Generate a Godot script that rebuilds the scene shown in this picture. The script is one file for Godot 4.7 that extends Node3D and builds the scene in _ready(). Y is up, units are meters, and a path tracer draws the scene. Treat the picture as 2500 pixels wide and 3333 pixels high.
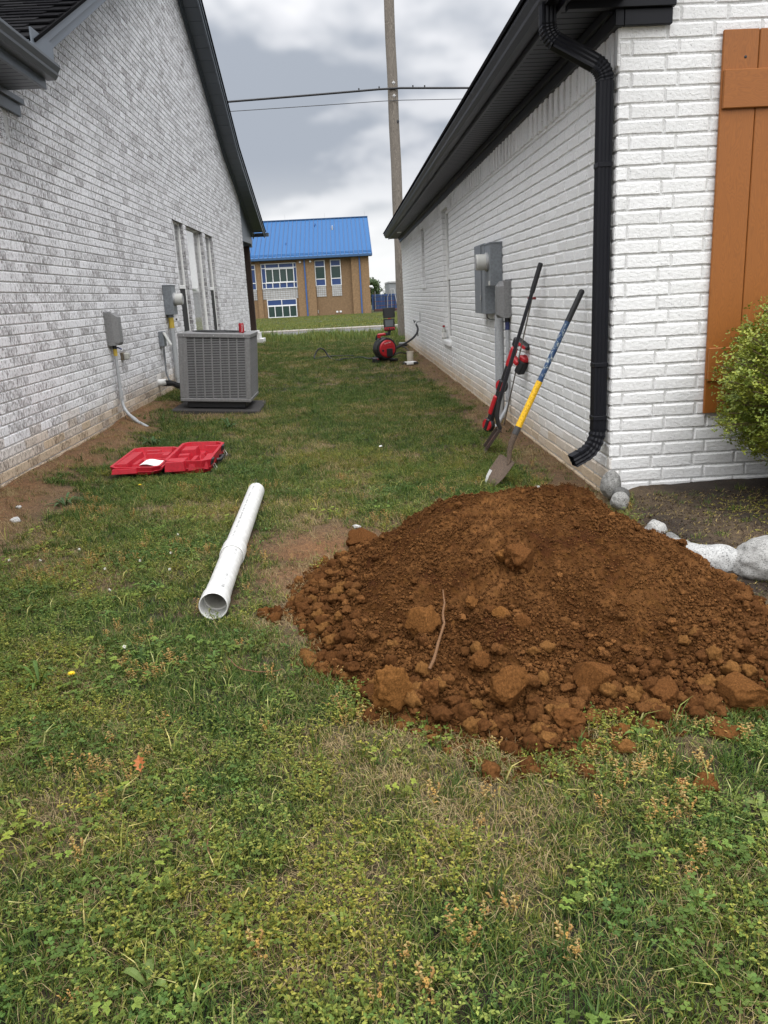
extends Node3D

# ---------------------------------------------------------------- mesh builder
class MB:
	var v := PackedVector3Array()
	var n := PackedVector3Array()
	var u := PackedVector2Array()
	var c := PackedColorArray()
	var col := Color(1, 1, 1)

	func vert(p: Vector3, nn: Vector3, uv: Vector2) -> void:
		v.append(p); n.append(nn); u.append(uv); c.append(col)

	# a, b, d run counter-clockwise seen from outside
	func tri(a: Vector3, b: Vector3, d: Vector3, ua := Vector2(0, 0), ub := Vector2(1, 0), ud := Vector2(1, 1)) -> void:
		var nn := (b - a).cross(d - a).normalized()
		vert(a, nn, ua); vert(d, nn, ud); vert(b, nn, ub)

	func quad(a: Vector3, b: Vector3, d: Vector3, e: Vector3, r := Rect2(0, 0, 1, 1)) -> void:
		var u0 := Vector2(r.position.x, r.end.y)
		var u1 := r.end
		var u2 := Vector2(r.end.x, r.position.y)
		var u3 := r.position
		tri(a, b, d, u0, u1, u2)
		tri(a, d, e, u0, u2, u3)

	func tris(a: Vector3, b: Vector3, d: Vector3, na: Vector3, nb: Vector3, nd: Vector3, ua := Vector2(), ub := Vector2(), ud := Vector2()) -> void:
		vert(a, na, ua); vert(d, nd, ud); vert(b, nb, ub)

	func box(at: Vector3, s: Vector3, bs := Basis(), ch := 0.0) -> void:
		var h := s * 0.5
		ch = minf(ch, minf(h.x, minf(h.y, h.z)) * 0.6)
		for ax in 3:
			for sg in [-1.0, 1.0]:
				var nn := Vector3(); nn[ax] = sg
				var a1 := (ax + 1) % 3
				var a2 := (ax + 2) % 3
				var p: Array[Vector3] = []
				for k in [[-1, -1], [1, -1], [1, 1], [-1, 1]]:
					var q := Vector3()
					q[ax] = sg * h[ax]
					q[a1] = k[0] * (h[a1] - ch) * sg
					q[a2] = k[1] * (h[a2] - ch)
					p.append(at + bs * q)
				var r := Rect2(0, 0, s[a1], s[a2])
				quad(p[0], p[1], p[2], p[3], r)
		if ch <= 0.0:
			return
		for ax in 3:
			var a1 := (ax + 1) % 3
			var a2 := (ax + 2) % 3
			for s1 in [-1.0, 1.0]:
				for s2 in [-1.0, 1.0]:
					var e: Array[Vector3] = []
					for k in [[-1.0, 0], [1.0, 0], [1.0, 1], [-1.0, 1]]:
						var q := Vector3()
						q[ax] = k[0] * (h[ax] - ch)
						q[a1] = s1 * (h[a1] - (ch if k[1] == 1 else 0.0))
						q[a2] = s2 * (h[a2] - (0.0 if k[1] == 1 else ch))
						e.append(at + bs * q)
					if s1 * s2 > 0:
						quad(e[0], e[1], e[2], e[3])
					else:
						quad(e[3], e[2], e[1], e[0])
		for sx in [-1.0, 1.0]:
			for sy in [-1.0, 1.0]:
				for sz in [-1.0, 1.0]:
					var a := at + bs * Vector3(sx * h.x, sy * (h.y - ch), sz * (h.z - ch))
					var b := at + bs * Vector3(sx * (h.x - ch), sy * h.y, sz * (h.z - ch))
					var d := at + bs * Vector3(sx * (h.x - ch), sy * (h.y - ch), sz * h.z)
					if sx * sy * sz > 0: tri(a, b, d)
					else: tri(a, d, b)

	func bb(lo: Vector3, hi: Vector3, ch := 0.0) -> void:
		box((lo + hi) * 0.5, hi - lo, Basis(), ch)

	# smooth tube along points; r is one radius or an array of radii; sx squashes the section sideways
	func tube(pts: Array, r, sides := 10, cap := true) -> void:
		var up := Vector3(0, 1, 0)
		var rings: Array = []
		var nrm: Array = []
		var prev := Vector3()
		var leng := 0.0
		var lens: Array[float] = []
		for i in pts.size():
			var p: Vector3 = pts[i]
			var t: Vector3
			if i == 0: t = (pts[1] - p).normalized()
			elif i == pts.size() - 1: t = (p - pts[i - 1]).normalized()
			else: t = ((pts[i + 1] - p).normalized() + (p - pts[i - 1]).normalized()).normalized()
			if i == 0:
				prev = t.cross(up)
				if prev.length() < 0.1: prev = t.cross(Vector3(1, 0, 0))
				prev = prev.normalized()
			else:
				prev = (prev - t * prev.dot(t)).normalized()
				leng += (p - pts[i - 1]).length()
			lens.append(leng)
			var b := t.cross(prev)
			var rr: float = r[i] if r is Array else r
			var ring: Array[Vector3] = []
			var nr: Array[Vector3] = []
			for k in sides:
				var a := TAU * k / sides
				var d := prev * cos(a) + b * sin(a)
				ring.append(p + d * rr)
				nr.append(d)
			rings.append(ring); nrm.append(nr)
		for i in pts.size() - 1:
			for k in sides:
				var k2 := (k + 1) % sides
				var ua := Vector2(float(k) / sides, lens[i])
				var ub := Vector2(float(k + 1) / sides, lens[i])
				var uc := Vector2(float(k + 1) / sides, lens[i + 1])
				var ud := Vector2(float(k) / sides, lens[i + 1])
				tris(rings[i][k], rings[i][k2], rings[i + 1][k2], nrm[i][k], nrm[i][k2], nrm[i + 1][k2], ua, ub, uc)
				tris(rings[i][k], rings[i + 1][k2], rings[i + 1][k], nrm[i][k], nrm[i + 1][k2], nrm[i + 1][k], ua, uc, ud)
		if cap:
			for e in [0, pts.size() - 1]:
				for k in range(1, sides - 1):
					if e == 0: tri(rings[e][0], rings[e][k + 1], rings[e][k])
					else: tri(rings[e][0], rings[e][k], rings[e][k + 1])

	# profile of (radius, height) turned round the y axis of xf, from bottom outside to top
	func lathe(xf: Transform3D, prof: Array, sides := 20) -> void:
		for i in prof.size() - 1:
			var p: Vector2 = prof[i]
			var q: Vector2 = prof[i + 1]
			var d := (q - p).normalized()
			for k in sides:
				var a := TAU * k / sides
				var b := TAU * (k + 1) / sides
				var pa := xf * Vector3(p.x * cos(a), p.y, -p.x * sin(a))
				var pb := xf * Vector3(p.x * cos(b), p.y, -p.x * sin(b))
				var qa := xf * Vector3(q.x * cos(a), q.y, -q.x * sin(a))
				var qb := xf * Vector3(q.x * cos(b), q.y, -q.x * sin(b))
				var na := (xf.basis * Vector3(d.y * cos(a), -d.x, -d.y * sin(a))).normalized()
				var nb := (xf.basis * Vector3(d.y * cos(b), -d.x, -d.y * sin(b))).normalized()
				var ua := Vector2(float(k) / sides, p.y)
				var ub := Vector2(float(k + 1) / sides, p.y)
				var va := Vector2(float(k) / sides, q.y)
				var vb := Vector2(float(k + 1) / sides, q.y)
				if p.x > 1e-6: tris(pa, pb, qb, na, nb, nb, ua, ub, vb)
				if q.x > 1e-6: tris(pa, qb, qa, na, nb, na, ua, vb, va)

	# polygon in the xy plane of xf, thickened along z by depth (front at z = 0, back at z = -depth)
	func prism(poly: Array, xf: Transform3D, depth: float) -> void:
		var p2 := PackedVector2Array(poly)
		if Geometry2D.is_polygon_clockwise(p2): p2.reverse()
		var idx := Geometry2D.triangulate_polygon(p2)
		for i in range(0, idx.size(), 3):
			var a := p2[idx[i]]
			var b := p2[idx[i + 1]]
			var d := p2[idx[i + 2]]
			if (b - a).cross(d - a) < 0:
				var t := b; b = d; d = t
			tri(xf * Vector3(a.x, a.y, 0), xf * Vector3(b.x, b.y, 0), xf * Vector3(d.x, d.y, 0), a, b, d)
			tri(xf * Vector3(a.x, a.y, -depth), xf * Vector3(d.x, d.y, -depth), xf * Vector3(b.x, b.y, -depth), a, d, b)
		for i in p2.size():
			var a := p2[i]
			var b := p2[(i + 1) % p2.size()]
			quad(xf * Vector3(a.x, a.y, -depth), xf * Vector3(b.x, b.y, -depth), xf * Vector3(b.x, b.y, 0), xf * Vector3(a.x, a.y, 0), Rect2(0, 0, (b - a).length(), depth))

	func mesh(off := Vector3()) -> ArrayMesh:
		var arr := []
		arr.resize(Mesh.ARRAY_MAX)
		if off != Vector3():
			for i in v.size(): v[i] -= off
		arr[Mesh.ARRAY_VERTEX] = v
		arr[Mesh.ARRAY_NORMAL] = n
		arr[Mesh.ARRAY_TEX_UV] = u
		arr[Mesh.ARRAY_COLOR] = c
		var m := ArrayMesh.new()
		m.add_surface_from_arrays(Mesh.PRIMITIVE_TRIANGLES, arr)
		return m

# ---------------------------------------------------------------- nodes
var origin := {}
var used := {}
var M := {}
var T := {}
var rng := RandomNumberGenerator.new()
var nz := FastNoiseLite.new()
var nz2 := FastNoiseLite.new()

func numbered(called: String) -> String:
	var k: int = used.get(called, 0)
	used[called] = k + 1
	return called if k == 0 else "%s_%03d" % [called, k]

func tag(o: Node3D, label: String, category: String, group := "", kind := "") -> void:
	if label: o.set_meta("label", label)
	if category: o.set_meta("category", category)
	if group: o.set_meta("group", group)
	if kind: o.set_meta("kind", kind)

func thing(called: String, label: String, category: String, at: Vector3, group := "") -> Node3D:
	var o := Node3D.new()
	o.name = numbered(called)
	add_child(o)
	o.position = at
	origin[o] = at
	tag(o, label, category, group)
	return o

func part(par: Node3D, called: String, mb: MB, mat: Material, label := "", kind := "") -> MeshInstance3D:
	var o := MeshInstance3D.new()
	o.mesh = mb.mesh(origin[par])
	o.material_override = mat
	var key := str(par.get_instance_id()) + called
	var k: int = used.get(key, 0)
	used[key] = k + 1
	o.name = called if k == 0 else "%s_%03d" % [called, k]
	par.add_child(o, true)
	origin[o] = origin[par]
	if label: o.set_meta("label", label)
	if kind: o.set_meta("kind", kind)
	return o

func single(called: String, mb: MB, mat: Material, label: String, category: String, at: Vector3, group := "", kind := "") -> MeshInstance3D:
	var o := MeshInstance3D.new()
	o.mesh = mb.mesh(at)
	o.material_override = mat
	o.name = numbered(called)
	add_child(o)
	o.position = at
	origin[o] = at
	tag(o, label, category, group, kind)
	return o

func structure(called: String, mb: MB, mat: Material, label := "") -> MeshInstance3D:
	var o := single(called, mb, mat, label, "", Vector3())
	o.set_meta("kind", "structure")
	return o

# a mesh shared between alike pieces
func piece(par: Node3D, called: String, mesh: Mesh, mat: Material, xf: Transform3D) -> MeshInstance3D:
	var o := MeshInstance3D.new()
	o.mesh = mesh
	o.material_override = mat
	var key := str(par.get_instance_id()) + called
	var k: int = used.get(key, 0)
	used[key] = k + 1
	o.name = called if k == 0 else "%s_%03d" % [called, k]
	par.add_child(o, true)
	xf.origin -= origin[par]
	o.transform = xf
	return o

func many(par: Node3D, called: String, mesh: Mesh, mat: Material, xfs: Array, cols: Array, label := "", category := "") -> MultiMeshInstance3D:
	var mm := MultiMesh.new()
	mm.transform_format = MultiMesh.TRANSFORM_3D
	mm.use_colors = cols.size() > 0
	mm.mesh = mesh
	mm.instance_count = xfs.size()
	for i in xfs.size():
		mm.set_instance_transform(i, xfs[i])
		if cols.size(): mm.set_instance_color(i, cols[i])
	var o := MultiMeshInstance3D.new()
	o.multimesh = mm
	o.material_override = mat
	o.name = numbered(called) if par == self else called
	par.add_child(o, true)
	tag(o, label, category, "", "stuff")
	return o

# ---------------------------------------------------------------- materials
func lin(r: float, g: float, b: float) -> Color:
	return Color(r, g, b).linear_to_srgb()

func mat(r: float, g: float, b: float, rough := 0.8, metal := 0.0) -> StandardMaterial3D:
	var m := StandardMaterial3D.new()
	m.albedo_color = lin(r, g, b)
	m.roughness = rough
	m.metallic = metal
	m.vertex_color_use_as_albedo = true
	return m

func rough_tex(m: StandardMaterial3D, tex: Texture2D, scale: float, height: Texture2D = null, cm := 0.2) -> StandardMaterial3D:
	m.albedo_texture = tex
	m.uv1_triplanar = true
	m.uv1_world_triplanar = true
	m.uv1_scale = Vector3.ONE * scale
	if height:
		m.heightmap_enabled = true
		m.heightmap_texture = height
		m.heightmap_scale = cm
	return m

func sm(a: float, b: float, x: float) -> float:
	var t := clampf((x - a) / (b - a), 0.0, 1.0)
	return t * t * (3.0 - 2.0 * t)

func grain(seed_: int, freq: float, size: int, lo: float, hi: float, oct := 5, gain := 0.6, power := 1.0) -> Image:
	var f := FastNoiseLite.new()
	f.seed = seed_
	f.frequency = freq
	f.fractal_octaves = oct
	f.fractal_gain = gain
	var im := f.get_seamless_image(size, size)
	im.convert(Image.FORMAT_L8)
	var d := im.get_data()
	var lut := PackedByteArray()
	for i in 256: lut.append(int(clampf(lerpf(lo, hi, pow(i / 255.0, power)), 0, 1) * 255))
	for i in d.size(): d[i] = lut[d[i]]
	return Image.create_from_data(size, size, false, Image.FORMAT_L8, d)

func itex(im: Image) -> ImageTexture:
	return ImageTexture.create_from_image(im)

# brick faces: an atlas of 4 x 16 cells of 256 x 64; whitewash dragged over grey, in upright streaks
func brick_atlas(white: bool) -> Array:
	var W := 1024
	var f1 := FastNoiseLite.new(); f1.seed = 11 + int(white); f1.frequency = 1.0; f1.fractal_octaves = 3
	var f2 := FastNoiseLite.new(); f2.seed = 23; f2.frequency = 1.0; f2.fractal_octaves = 2
	var al := PackedByteArray(); al.resize(W * W * 3)
	var he := PackedByteArray(); he.resize(W * W)
	var r := RandomNumberGenerator.new(); r.seed = 5 + int(white)
	for cy in 16:
		for cx in 4:
			var tone := r.randf()
			var cov := r.randf_range(-0.28, 0.30)
			if not white and r.randf() < 0.10: cov = -0.42
			var ox := r.randf() * 900.0
			for y in 64:
				for x in 256:
					var px := cx * 256 + x
					var py := cy * 64 + y
					var i := py * W + px
					if white:
						var big := f1.get_noise_2d(ox + x * 0.028, py * 0.05)
						var fine := f2.get_noise_2d(ox + x * 0.25, py * 0.16)
						var pit := f2.get_noise_2d(ox + x * 0.12 + 300.0, py * 0.10)
						var h := 0.55 + 0.28 * big + 0.12 * fine
						var g := 0.895 + 0.02 * tone + 0.025 * big + 0.012 * fine
						if pit > 0.52:
							var k := minf(1.0, (pit - 0.52) * 9.0)
							h -= 0.5 * k
							g -= 0.16 * k
						he[i] = int(clampf(h, 0, 1) * 255)
						var gb := int(clampf(g, 0, 1) * 255)
						al[i * 3] = gb; al[i * 3 + 1] = gb; al[i * 3 + 2] = int(clampf(g - 0.002, 0, 1) * 255)
					else:
						var st := f1.get_noise_2d(ox + x * 0.085, py * 0.011 + ox)
						var st2 := f1.get_noise_2d(ox + x * 0.30 + 70.0, py * 0.020 + ox)
						var sp := f2.get_noise_2d(ox + x * 0.03, py * 0.03)
						var fn := f2.get_noise_2d(ox + x * 0.45, py * 0.3)
						var k2 := sm(-0.06, 0.10, st + 0.55 * st2 + 0.6 * sp + 0.10 * fn + cov + 0.26)
						var g2 := lerpf(0.52 + 0.09 * tone, 0.875 + 0.04 * tone, k2) + 0.02 * fn
						var warm := (1.0 - k2) * 0.025
						he[i] = int(clampf(0.35 + 0.4 * k2 + 0.2 * fn, 0, 1) * 255)
						al[i * 3] = int(clampf(g2 + warm * 0.5, 0, 1) * 255)
						al[i * 3 + 1] = int(clampf(g2, 0, 1) * 255)
						al[i * 3 + 2] = int(clampf(g2 - warm * 0.3 + 0.008, 0, 1) * 255)
			if white:   # trowel and brush scratches
				for s in 7:
					var p := Vector2(r.randf() * 250, r.randf() * 60)
					var ang := r.randf_range(-1.4, 1.4)
					var L := r.randi_range(8, 50)
					for t in L:
						p += Vector2(cos(ang), sin(ang))
						ang += r.randf_range(-0.12, 0.12)
						if p.x < 1 or p.y < 1 or p.x > 254 or p.y > 62: break
						var j := (cy * 64 + int(p.y)) * W + cx * 256 + int(p.x)
						he[j] = maxi(0, he[j] - 60)
						he[j - W] = mini(255, he[j - W] + 40)
	return [itex(Image.create_from_data(W, W, false, Image.FORMAT_RGB8, al)), itex(Image.create_from_data(W, W, false, Image.FORMAT_L8, he))]

# sawn timber: long fibres with cathedral figure and a few knots; u runs across the board, v along it
func wood_image(seed_: int, lo: float, hi: float, knots: int) -> Image:
	var W := 256
	var H := 1024
	var f := FastNoiseLite.new(); f.seed = seed_; f.frequency = 1.0; f.fractal_octaves = 3
	var r := RandomNumberGenerator.new(); r.seed = seed_
	var kn: Array[Vector2] = []
	for k in knots: kn.append(Vector2(r.randf() * W, r.randf() * H))
	var d := PackedByteArray(); d.resize(W * H)
	for y in H:
		for x in W:
			var warp := f.get_noise_2d(x * 0.006, y * 0.0035) * 5.0
			for q in kn:
				var dd := Vector2((x - q.x) * 0.05, (y - q.y) * 0.016)
				warp += 2.2 * exp(-dd.length_squared())
			var ring := 0.5 + 0.5 * sin((x * 0.03 + warp) * 9.0)
			var fib := f.get_noise_2d(x * 0.5, y * 0.012 + 50.0)
			var g := lerpf(lo, hi, clampf(0.55 + 0.3 * (ring - 0.5) + 0.4 * fib, 0, 1))
			for q in kn:
				var dk := Vector2((x - q.x), (y - q.y) * 0.8).length()
				if dk < 5.0: g *= 0.6
			d[y * W + x] = int(clampf(g, 0, 1) * 255)
	return Image.create_from_data(W, H, false, Image.FORMAT_L8, d)

# dry clippings and roots lying on soil
func thatch_image() -> Array:
	var W := 1024
	var im := grain(77, 0.012, W, 0.42, 0.72, 5, 0.7)
	var al := im.get_data()
	var he := PackedByteArray(); he.resize(W * W); he.fill(90)
	var r := RandomNumberGenerator.new(); r.seed = 9
	for s in 9000:
		var p := Vector2(r.randf() * W, r.randf() * W)
		var ang := r.randf() * TAU
		var L := r.randi_range(12, 60)
		var b := r.randf_range(0.55, 1.0) if r.randf() < 0.65 else r.randf_range(0.15, 0.4)
		var cv := r.randf_range(-0.04, 0.04)
		for t in L:
			p += Vector2(cos(ang), sin(ang))
			ang += cv
			var x := posmod(int(p.x), W)
			var y := posmod(int(p.y), W)
			al[y * W + x] = int(b * 255)
			al[y * W + posmod(x + 1, W)] = int(b * 230)
			he[y * W + x] = 220
			he[y * W + posmod(x + 1, W)] = 190
	return [itex(Image.create_from_data(W, W, false, Image.FORMAT_L8, al)), itex(Image.create_from_data(W, W, false, Image.FORMAT_L8, he))]

func speckle_image(seed_: int) -> Image:
	var W := 512
	var im := grain(seed_, 0.02, W, 0.74, 0.92, 4, 0.6)
	var d := im.get_data()
	var r := RandomNumberGenerator.new(); r.seed = seed_
	for s in 14000:
		var x := r.randi() % W
		var y := r.randi() % W
		var b := int(r.randf_range(0.18, 0.55) * 255)
		var k := 1 + r.randi() % 2
		for j in k:
			for i in k + r.randi() % 2:
				d[posmod(y + j, W) * W + posmod(x + i, W)] = b
	return Image.create_from_data(W, W, false, Image.FORMAT_L8, d)

# overcast: a cloud deck seen in perspective, brighter overhead, pale in the distance
func sky_image() -> Image:
	var W := 1536
	var H := 768
	var f := FastNoiseLite.new(); f.seed = 41; f.frequency = 1.0; f.fractal_octaves = 5; f.fractal_gain = 0.52
	var g := FastNoiseLite.new(); g.seed = 7; g.frequency = 1.0; g.fractal_octaves = 4
	var d := PackedFloat32Array(); d.resize(W * H * 3)
	for y in H:
		var el := (0.5 - (y + 0.5) / H) * PI
		for x in W:
			var i := (y * W + x) * 3
			if el < -0.02:
				d[i] = 0.30; d[i + 1] = 0.30; d[i + 2] = 0.28
				continue
			var az := (x + 0.5) / W * TAU
			var e := maxf(el, 0.0)
			var rad := cos(e) / (sin(e) + 0.20)
			var px := cos(az) * rad
			var pz := sin(az) * rad
			var w := g.get_noise_2d(px * 0.5 + 9.0, pz * 0.5) 
			var q := f.get_noise_2d(px * 0.95 + w * 0.6, pz * 0.95 - w * 0.45)
			var fine := f.get_noise_2d(px * 3.4 + 40.0, pz * 3.4)
			var deck := sm(0.02, 0.16, e)               # the distant pale edge below the deck
			var t := clampf(0.52 + 0.95 * q + 0.46 * fine + 0.45 * w, 0.0, 1.0)
			t = t * t * (3.0 - 2.0 * t)
			# the underside is darkest a little above the far edge, where one looks along the base
			t = clampf(t - 0.42 * sm(0.07, 0.13, e) * (1.0 - sm(0.17, 0.30, e)), 0.0, 1.0)
			var cr := lerpf(0.385, 0.90, t)
			var cg := lerpf(0.425, 0.905, t)
			var cb := lerpf(0.49, 0.935, t)
			var far := 1.0 - deck
			cr = lerpf(cr, 0.86 + 0.06 * t, far)
			cg = lerpf(cg, 0.87 + 0.06 * t, far)
			cb = lerpf(cb, 0.87 + 0.06 * t, far)
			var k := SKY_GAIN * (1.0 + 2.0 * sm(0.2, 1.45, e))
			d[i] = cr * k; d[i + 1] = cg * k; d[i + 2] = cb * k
	return Image.create_from_data(W, H, false, Image.FORMAT_RGBF, d.to_byte_array())

# ---------------------------------------------------------------- bricks
func add_brick(mb: MB, xf: Transform3D, L: float, H: float, cell: int, ch: float, jit: float, r: RandomNumberGenerator, segs: int, deep := 0.016) -> void:
	var cu := (cell % 4) * 0.25
	var cv := (cell / 4) / 16.0
	var ring := [[], [], []]
	var per: Array[Vector2] = []
	for i in segs + 1: per.append(Vector2(-0.5 + float(i) / segs, -0.5))
	for i in segs + 1: per.append(Vector2(0.5 - float(i) / segs, 0.5))
	var tilt := Vector2(r.randf_range(-1, 1), r.randf_range(-1, 1)) * jit * 0.5
	for p in per:
		var out := Vector2(p.x * L, p.y * H) + Vector2(r.randf_range(-jit, jit), r.randf_range(-jit, jit)) * 0.55
		var inn := Vector2(out.x - signf(p.x) * (ch if absf(p.x) > 0.49 else 0.0), out.y - (ch * 1.7 if p.y > 0.0 else -ch * 0.6))
		var z := p.x * 2.0 * tilt.x + p.y * 2.0 * tilt.y + r.randf_range(-jit, jit) * 0.25
		ring[0].append(Vector3(inn.x, inn.y, z))
		ring[1].append(Vector3(out.x, out.y, z - ch * (1.25 if p.y > 0.0 else 0.9)))
		ring[2].append(Vector3(out.x, out.y, -deep))
	var uvf := func(q: Vector3) -> Vector2:
		return Vector2(cu + 0.25 * clampf((q.x / 0.262 + 0.5) * 0.96 + 0.02, 0.01, 0.99), cv + clampf((0.5 - q.y / 0.0735) * 0.9 + 0.05, 0.03, 0.97) / 16.0)
	for i in segs:
		var a: Vector3 = ring[0][i]
		var b: Vector3 = ring[0][i + 1]
		var d: Vector3 = ring[0][2 * segs - i]
		var e: Vector3 = ring[0][2 * segs + 1 - i]
		mb.tri(xf * a, xf * b, xf * d, uvf.call(a), uvf.call(b), uvf.call(d))
		mb.tri(xf * a, xf * d, xf * e, uvf.call(a), uvf.call(d), uvf.call(e))
	var nP := per.size()
	for k in 2:
		for i in nP:
			var j := (i + 1) % nP
			if k == 1 and segs == 1: break
			var a: Vector3 = ring[k + 1][i]
			var b: Vector3 = ring[k + 1][j]
			var d: Vector3 = ring[k][j]
			var e: Vector3 = ring[k][i]
			mb.tri(xf * a, xf * b, xf * d, uvf.call(a), uvf.call(b), uvf.call(d))
			mb.tri(xf * a, xf * d, xf * e, uvf.call(a), uvf.call(d), uvf.call(e))
	if segs == 1:   # cheap sides straight back
		for i in nP:
			var j := (i + 1) % nP
			var a: Vector3 = ring[2][i]
			var b: Vector3 = ring[2][j]
			var d: Vector3 = ring[1][j]
			var e: Vector3 = ring[1][i]
			mb.tri(xf * a, xf * b, xf * d, uvf.call(a), uvf.call(b), uvf.call(d))
			mb.tri(xf * a, xf * d, xf * e, uvf.call(a), uvf.call(d), uvf.call(e))

# bricks of one wall as records [place, length, upright?]; u runs along the wall from o; spans(y) gives the stretches that carry brick
func lay(recs: Array, o: Vector3, bs: Basis, ycourse: float, k0: int, k1: int, module: float, joint: float, shift: float, spans: Callable) -> void:
	for k in range(k0, k1):
		var y := ycourse + 0.0813 * k + 0.0813 * 0.5
		var off := shift if posmod(k, 2) == 0 else shift + module * 0.5
		for s in spans.call(y):
			var a: float = s[0]
			var b: float = s[1]
			var i0 := int(floor((a - off) / module))
			var u := off + i0 * module
			while u < b:
				var ua := maxf(u, a)
				var ub := minf(u + module, b)
				if ub - ua > joint + 0.025:
					var mid := (ua + ub) * 0.5
					var full := (ub - ua) > module - 0.001
					var at := Vector3(o.x, 0, o.z) + bs.x * mid + Vector3(0, y, 0)
					recs.append([Transform3D(bs, at), ub - ua - joint, full])
				u += module

func cut(s: Array, holes: Array) -> Array:
	var out := s
	for h in holes:
		var nxt := []
		for a in out:
			if h[1] <= a[0] or h[0] >= a[1]: nxt.append(a); continue
			if h[0] > a[0]: nxt.append([a[0], h[0]])
			if h[1] < a[1]: nxt.append([h[1], a[1]])
		out = nxt
	return out

# the 300 nearest whole bricks as parts, the others joined
func set_bricks(house: Node3D, wall: Node3D, recs: Array, L: float, H: float, mats: Array, rest_mat: Material, jit: float, ch: float, stain: Callable) -> void:
	var cam := Vector3(0, 1.33, 0)
	var whole := []
	for qi in recs.size():
		var q = recs[qi]
		if q[2] and absf(q[1] - L) < 0.002:
			var at: Vector3 = q[0].origin
			# only those that stand in the picture
			var d := at - cam
			var zz := d.dot(FWD)
			if zz > 0.5 and absf(d.dot(RGT) / zz) < 0.50 and absf(d.dot(UPV) / zz) < 0.66:
				whole.append([d.length_squared() / maxf(0.05, absf(q[0].basis.z.dot(d.normalized()))), qi])
	whole.sort_custom(func(a, b): return a[0] < b[0])
	var chosen := {}
	for i in mini(300, whole.size()): chosen[whole[i][1]] = true
	var variants := []
	var r := RandomNumberGenerator.new(); r.seed = 31 + int(L * 1000)
	for i in 24:
		var mb := MB.new()
		add_brick(mb, Transform3D(), L, H, r.randi() % 64, ch, jit, r, 3)
		variants.append(mb.mesh())
	var rest := MB.new()
	for qi in recs.size():
		var q = recs[qi]
		var at: Vector3 = q[0].origin
		var s: float = stain.call(at)
		if chosen.has(qi):
			var lvl := clampi(int(s * (mats.size() - 0.01)), 0, mats.size() - 1)
			piece(house, "brick", variants[r.randi() % variants.size()], mats[lvl], q[0])
		else:
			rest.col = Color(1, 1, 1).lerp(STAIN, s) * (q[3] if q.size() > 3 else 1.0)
			var near := (at - cam).length() < 9.0
			add_brick(rest, q[0], q[1], H, r.randi() % 64, ch, jit, r, 2 if near else 1)
	part(house, "bricks", rest, rest_mat, "", "stuff")

# ---------------------------------------------------------------- windows: a child of the house, with frame and panes under it
func window(house: Node3D, x: float, side: float, z0: float, z1: float, y0: float, y1: float, rail: float, frame: Material, screened := true) -> void:
	var back := x - side * 0.10
	var f := MB.new()
	var w := 0.045
	var a := minf(z0, z1)
	var b := maxf(z0, z1)
	for s in [[a, a + w, y0, y1], [b - w, b, y0, y1], [a + w, b - w, y1 - w, y1], [a + w, b - w, y0, y0 + w]]:
		f.bb(Vector3(minf(back, back + side * 0.035), s[2], s[0]), Vector3(maxf(back, back + side * 0.035), s[3], s[1]), 0.004)
	if rail > 0.0:
		f.bb(Vector3(minf(back, back + side * 0.03), rail - 0.03, a + w), Vector3(maxf(back, back + side * 0.03), rail + 0.03, b - w), 0.004)
	var wn := part(house, "window", f, frame)
	var g := MB.new()
	g.bb(Vector3(back + 0.006, y0 + w * 0.5, a + w * 0.5), Vector3(back + 0.010, (rail if rail > 0.0 else y1) - w * 0.5, b - w * 0.5))
	part(wn, "pane", g, M.glass)
	if rail > 0.0:
		var g2 := MB.new()
		g2.bb(Vector3(back + side * 0.016, rail, a + w * 0.5), Vector3(back + side * 0.016 + 0.004, y1 - w * 0.5, b - w * 0.5))
		part(wn, "pane", g2, M.glass)
		if not screened: return
		var sc := MB.new()   # dark insect screen over the lower sash
		sc.bb(Vector3(back + side * 0.022, y0 + w, a + w), Vector3(back + side * 0.022 + 0.003, rail - 0.03, b - w))
		part(wn, "insect_screen", sc, M.screen)

func extr(mb: MB, prof: Array, z0: float, z1: float) -> void:   # profile in x, y drawn along z
	mb.prism(prof, Transform3D(Basis(), Vector3(0, 0, maxf(z0, z1))), absf(z1 - z0))

func gutter_profile(xo: float, y: float, dir: float) -> Array:   # K-style trough; dir points away from the wall
	var p := [Vector2(0, 0), Vector2(0.07, 0), Vector2(0.092, 0.03), Vector2(0.095, 0.05), Vector2(0.118, 0.085), Vector2(0.118, 0.105), Vector2(0.108, 0.105), Vector2(0.106, 0.09), Vector2(0.086, 0.055), Vector2(0.066, 0.01), Vector2(0.006, 0.01), Vector2(0.006, 0.105), Vector2(0, 0.105)]
	var o := []
	for q in p: o.append(Vector2(xo + dir * q.x, y + q.y))
	return o

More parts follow.
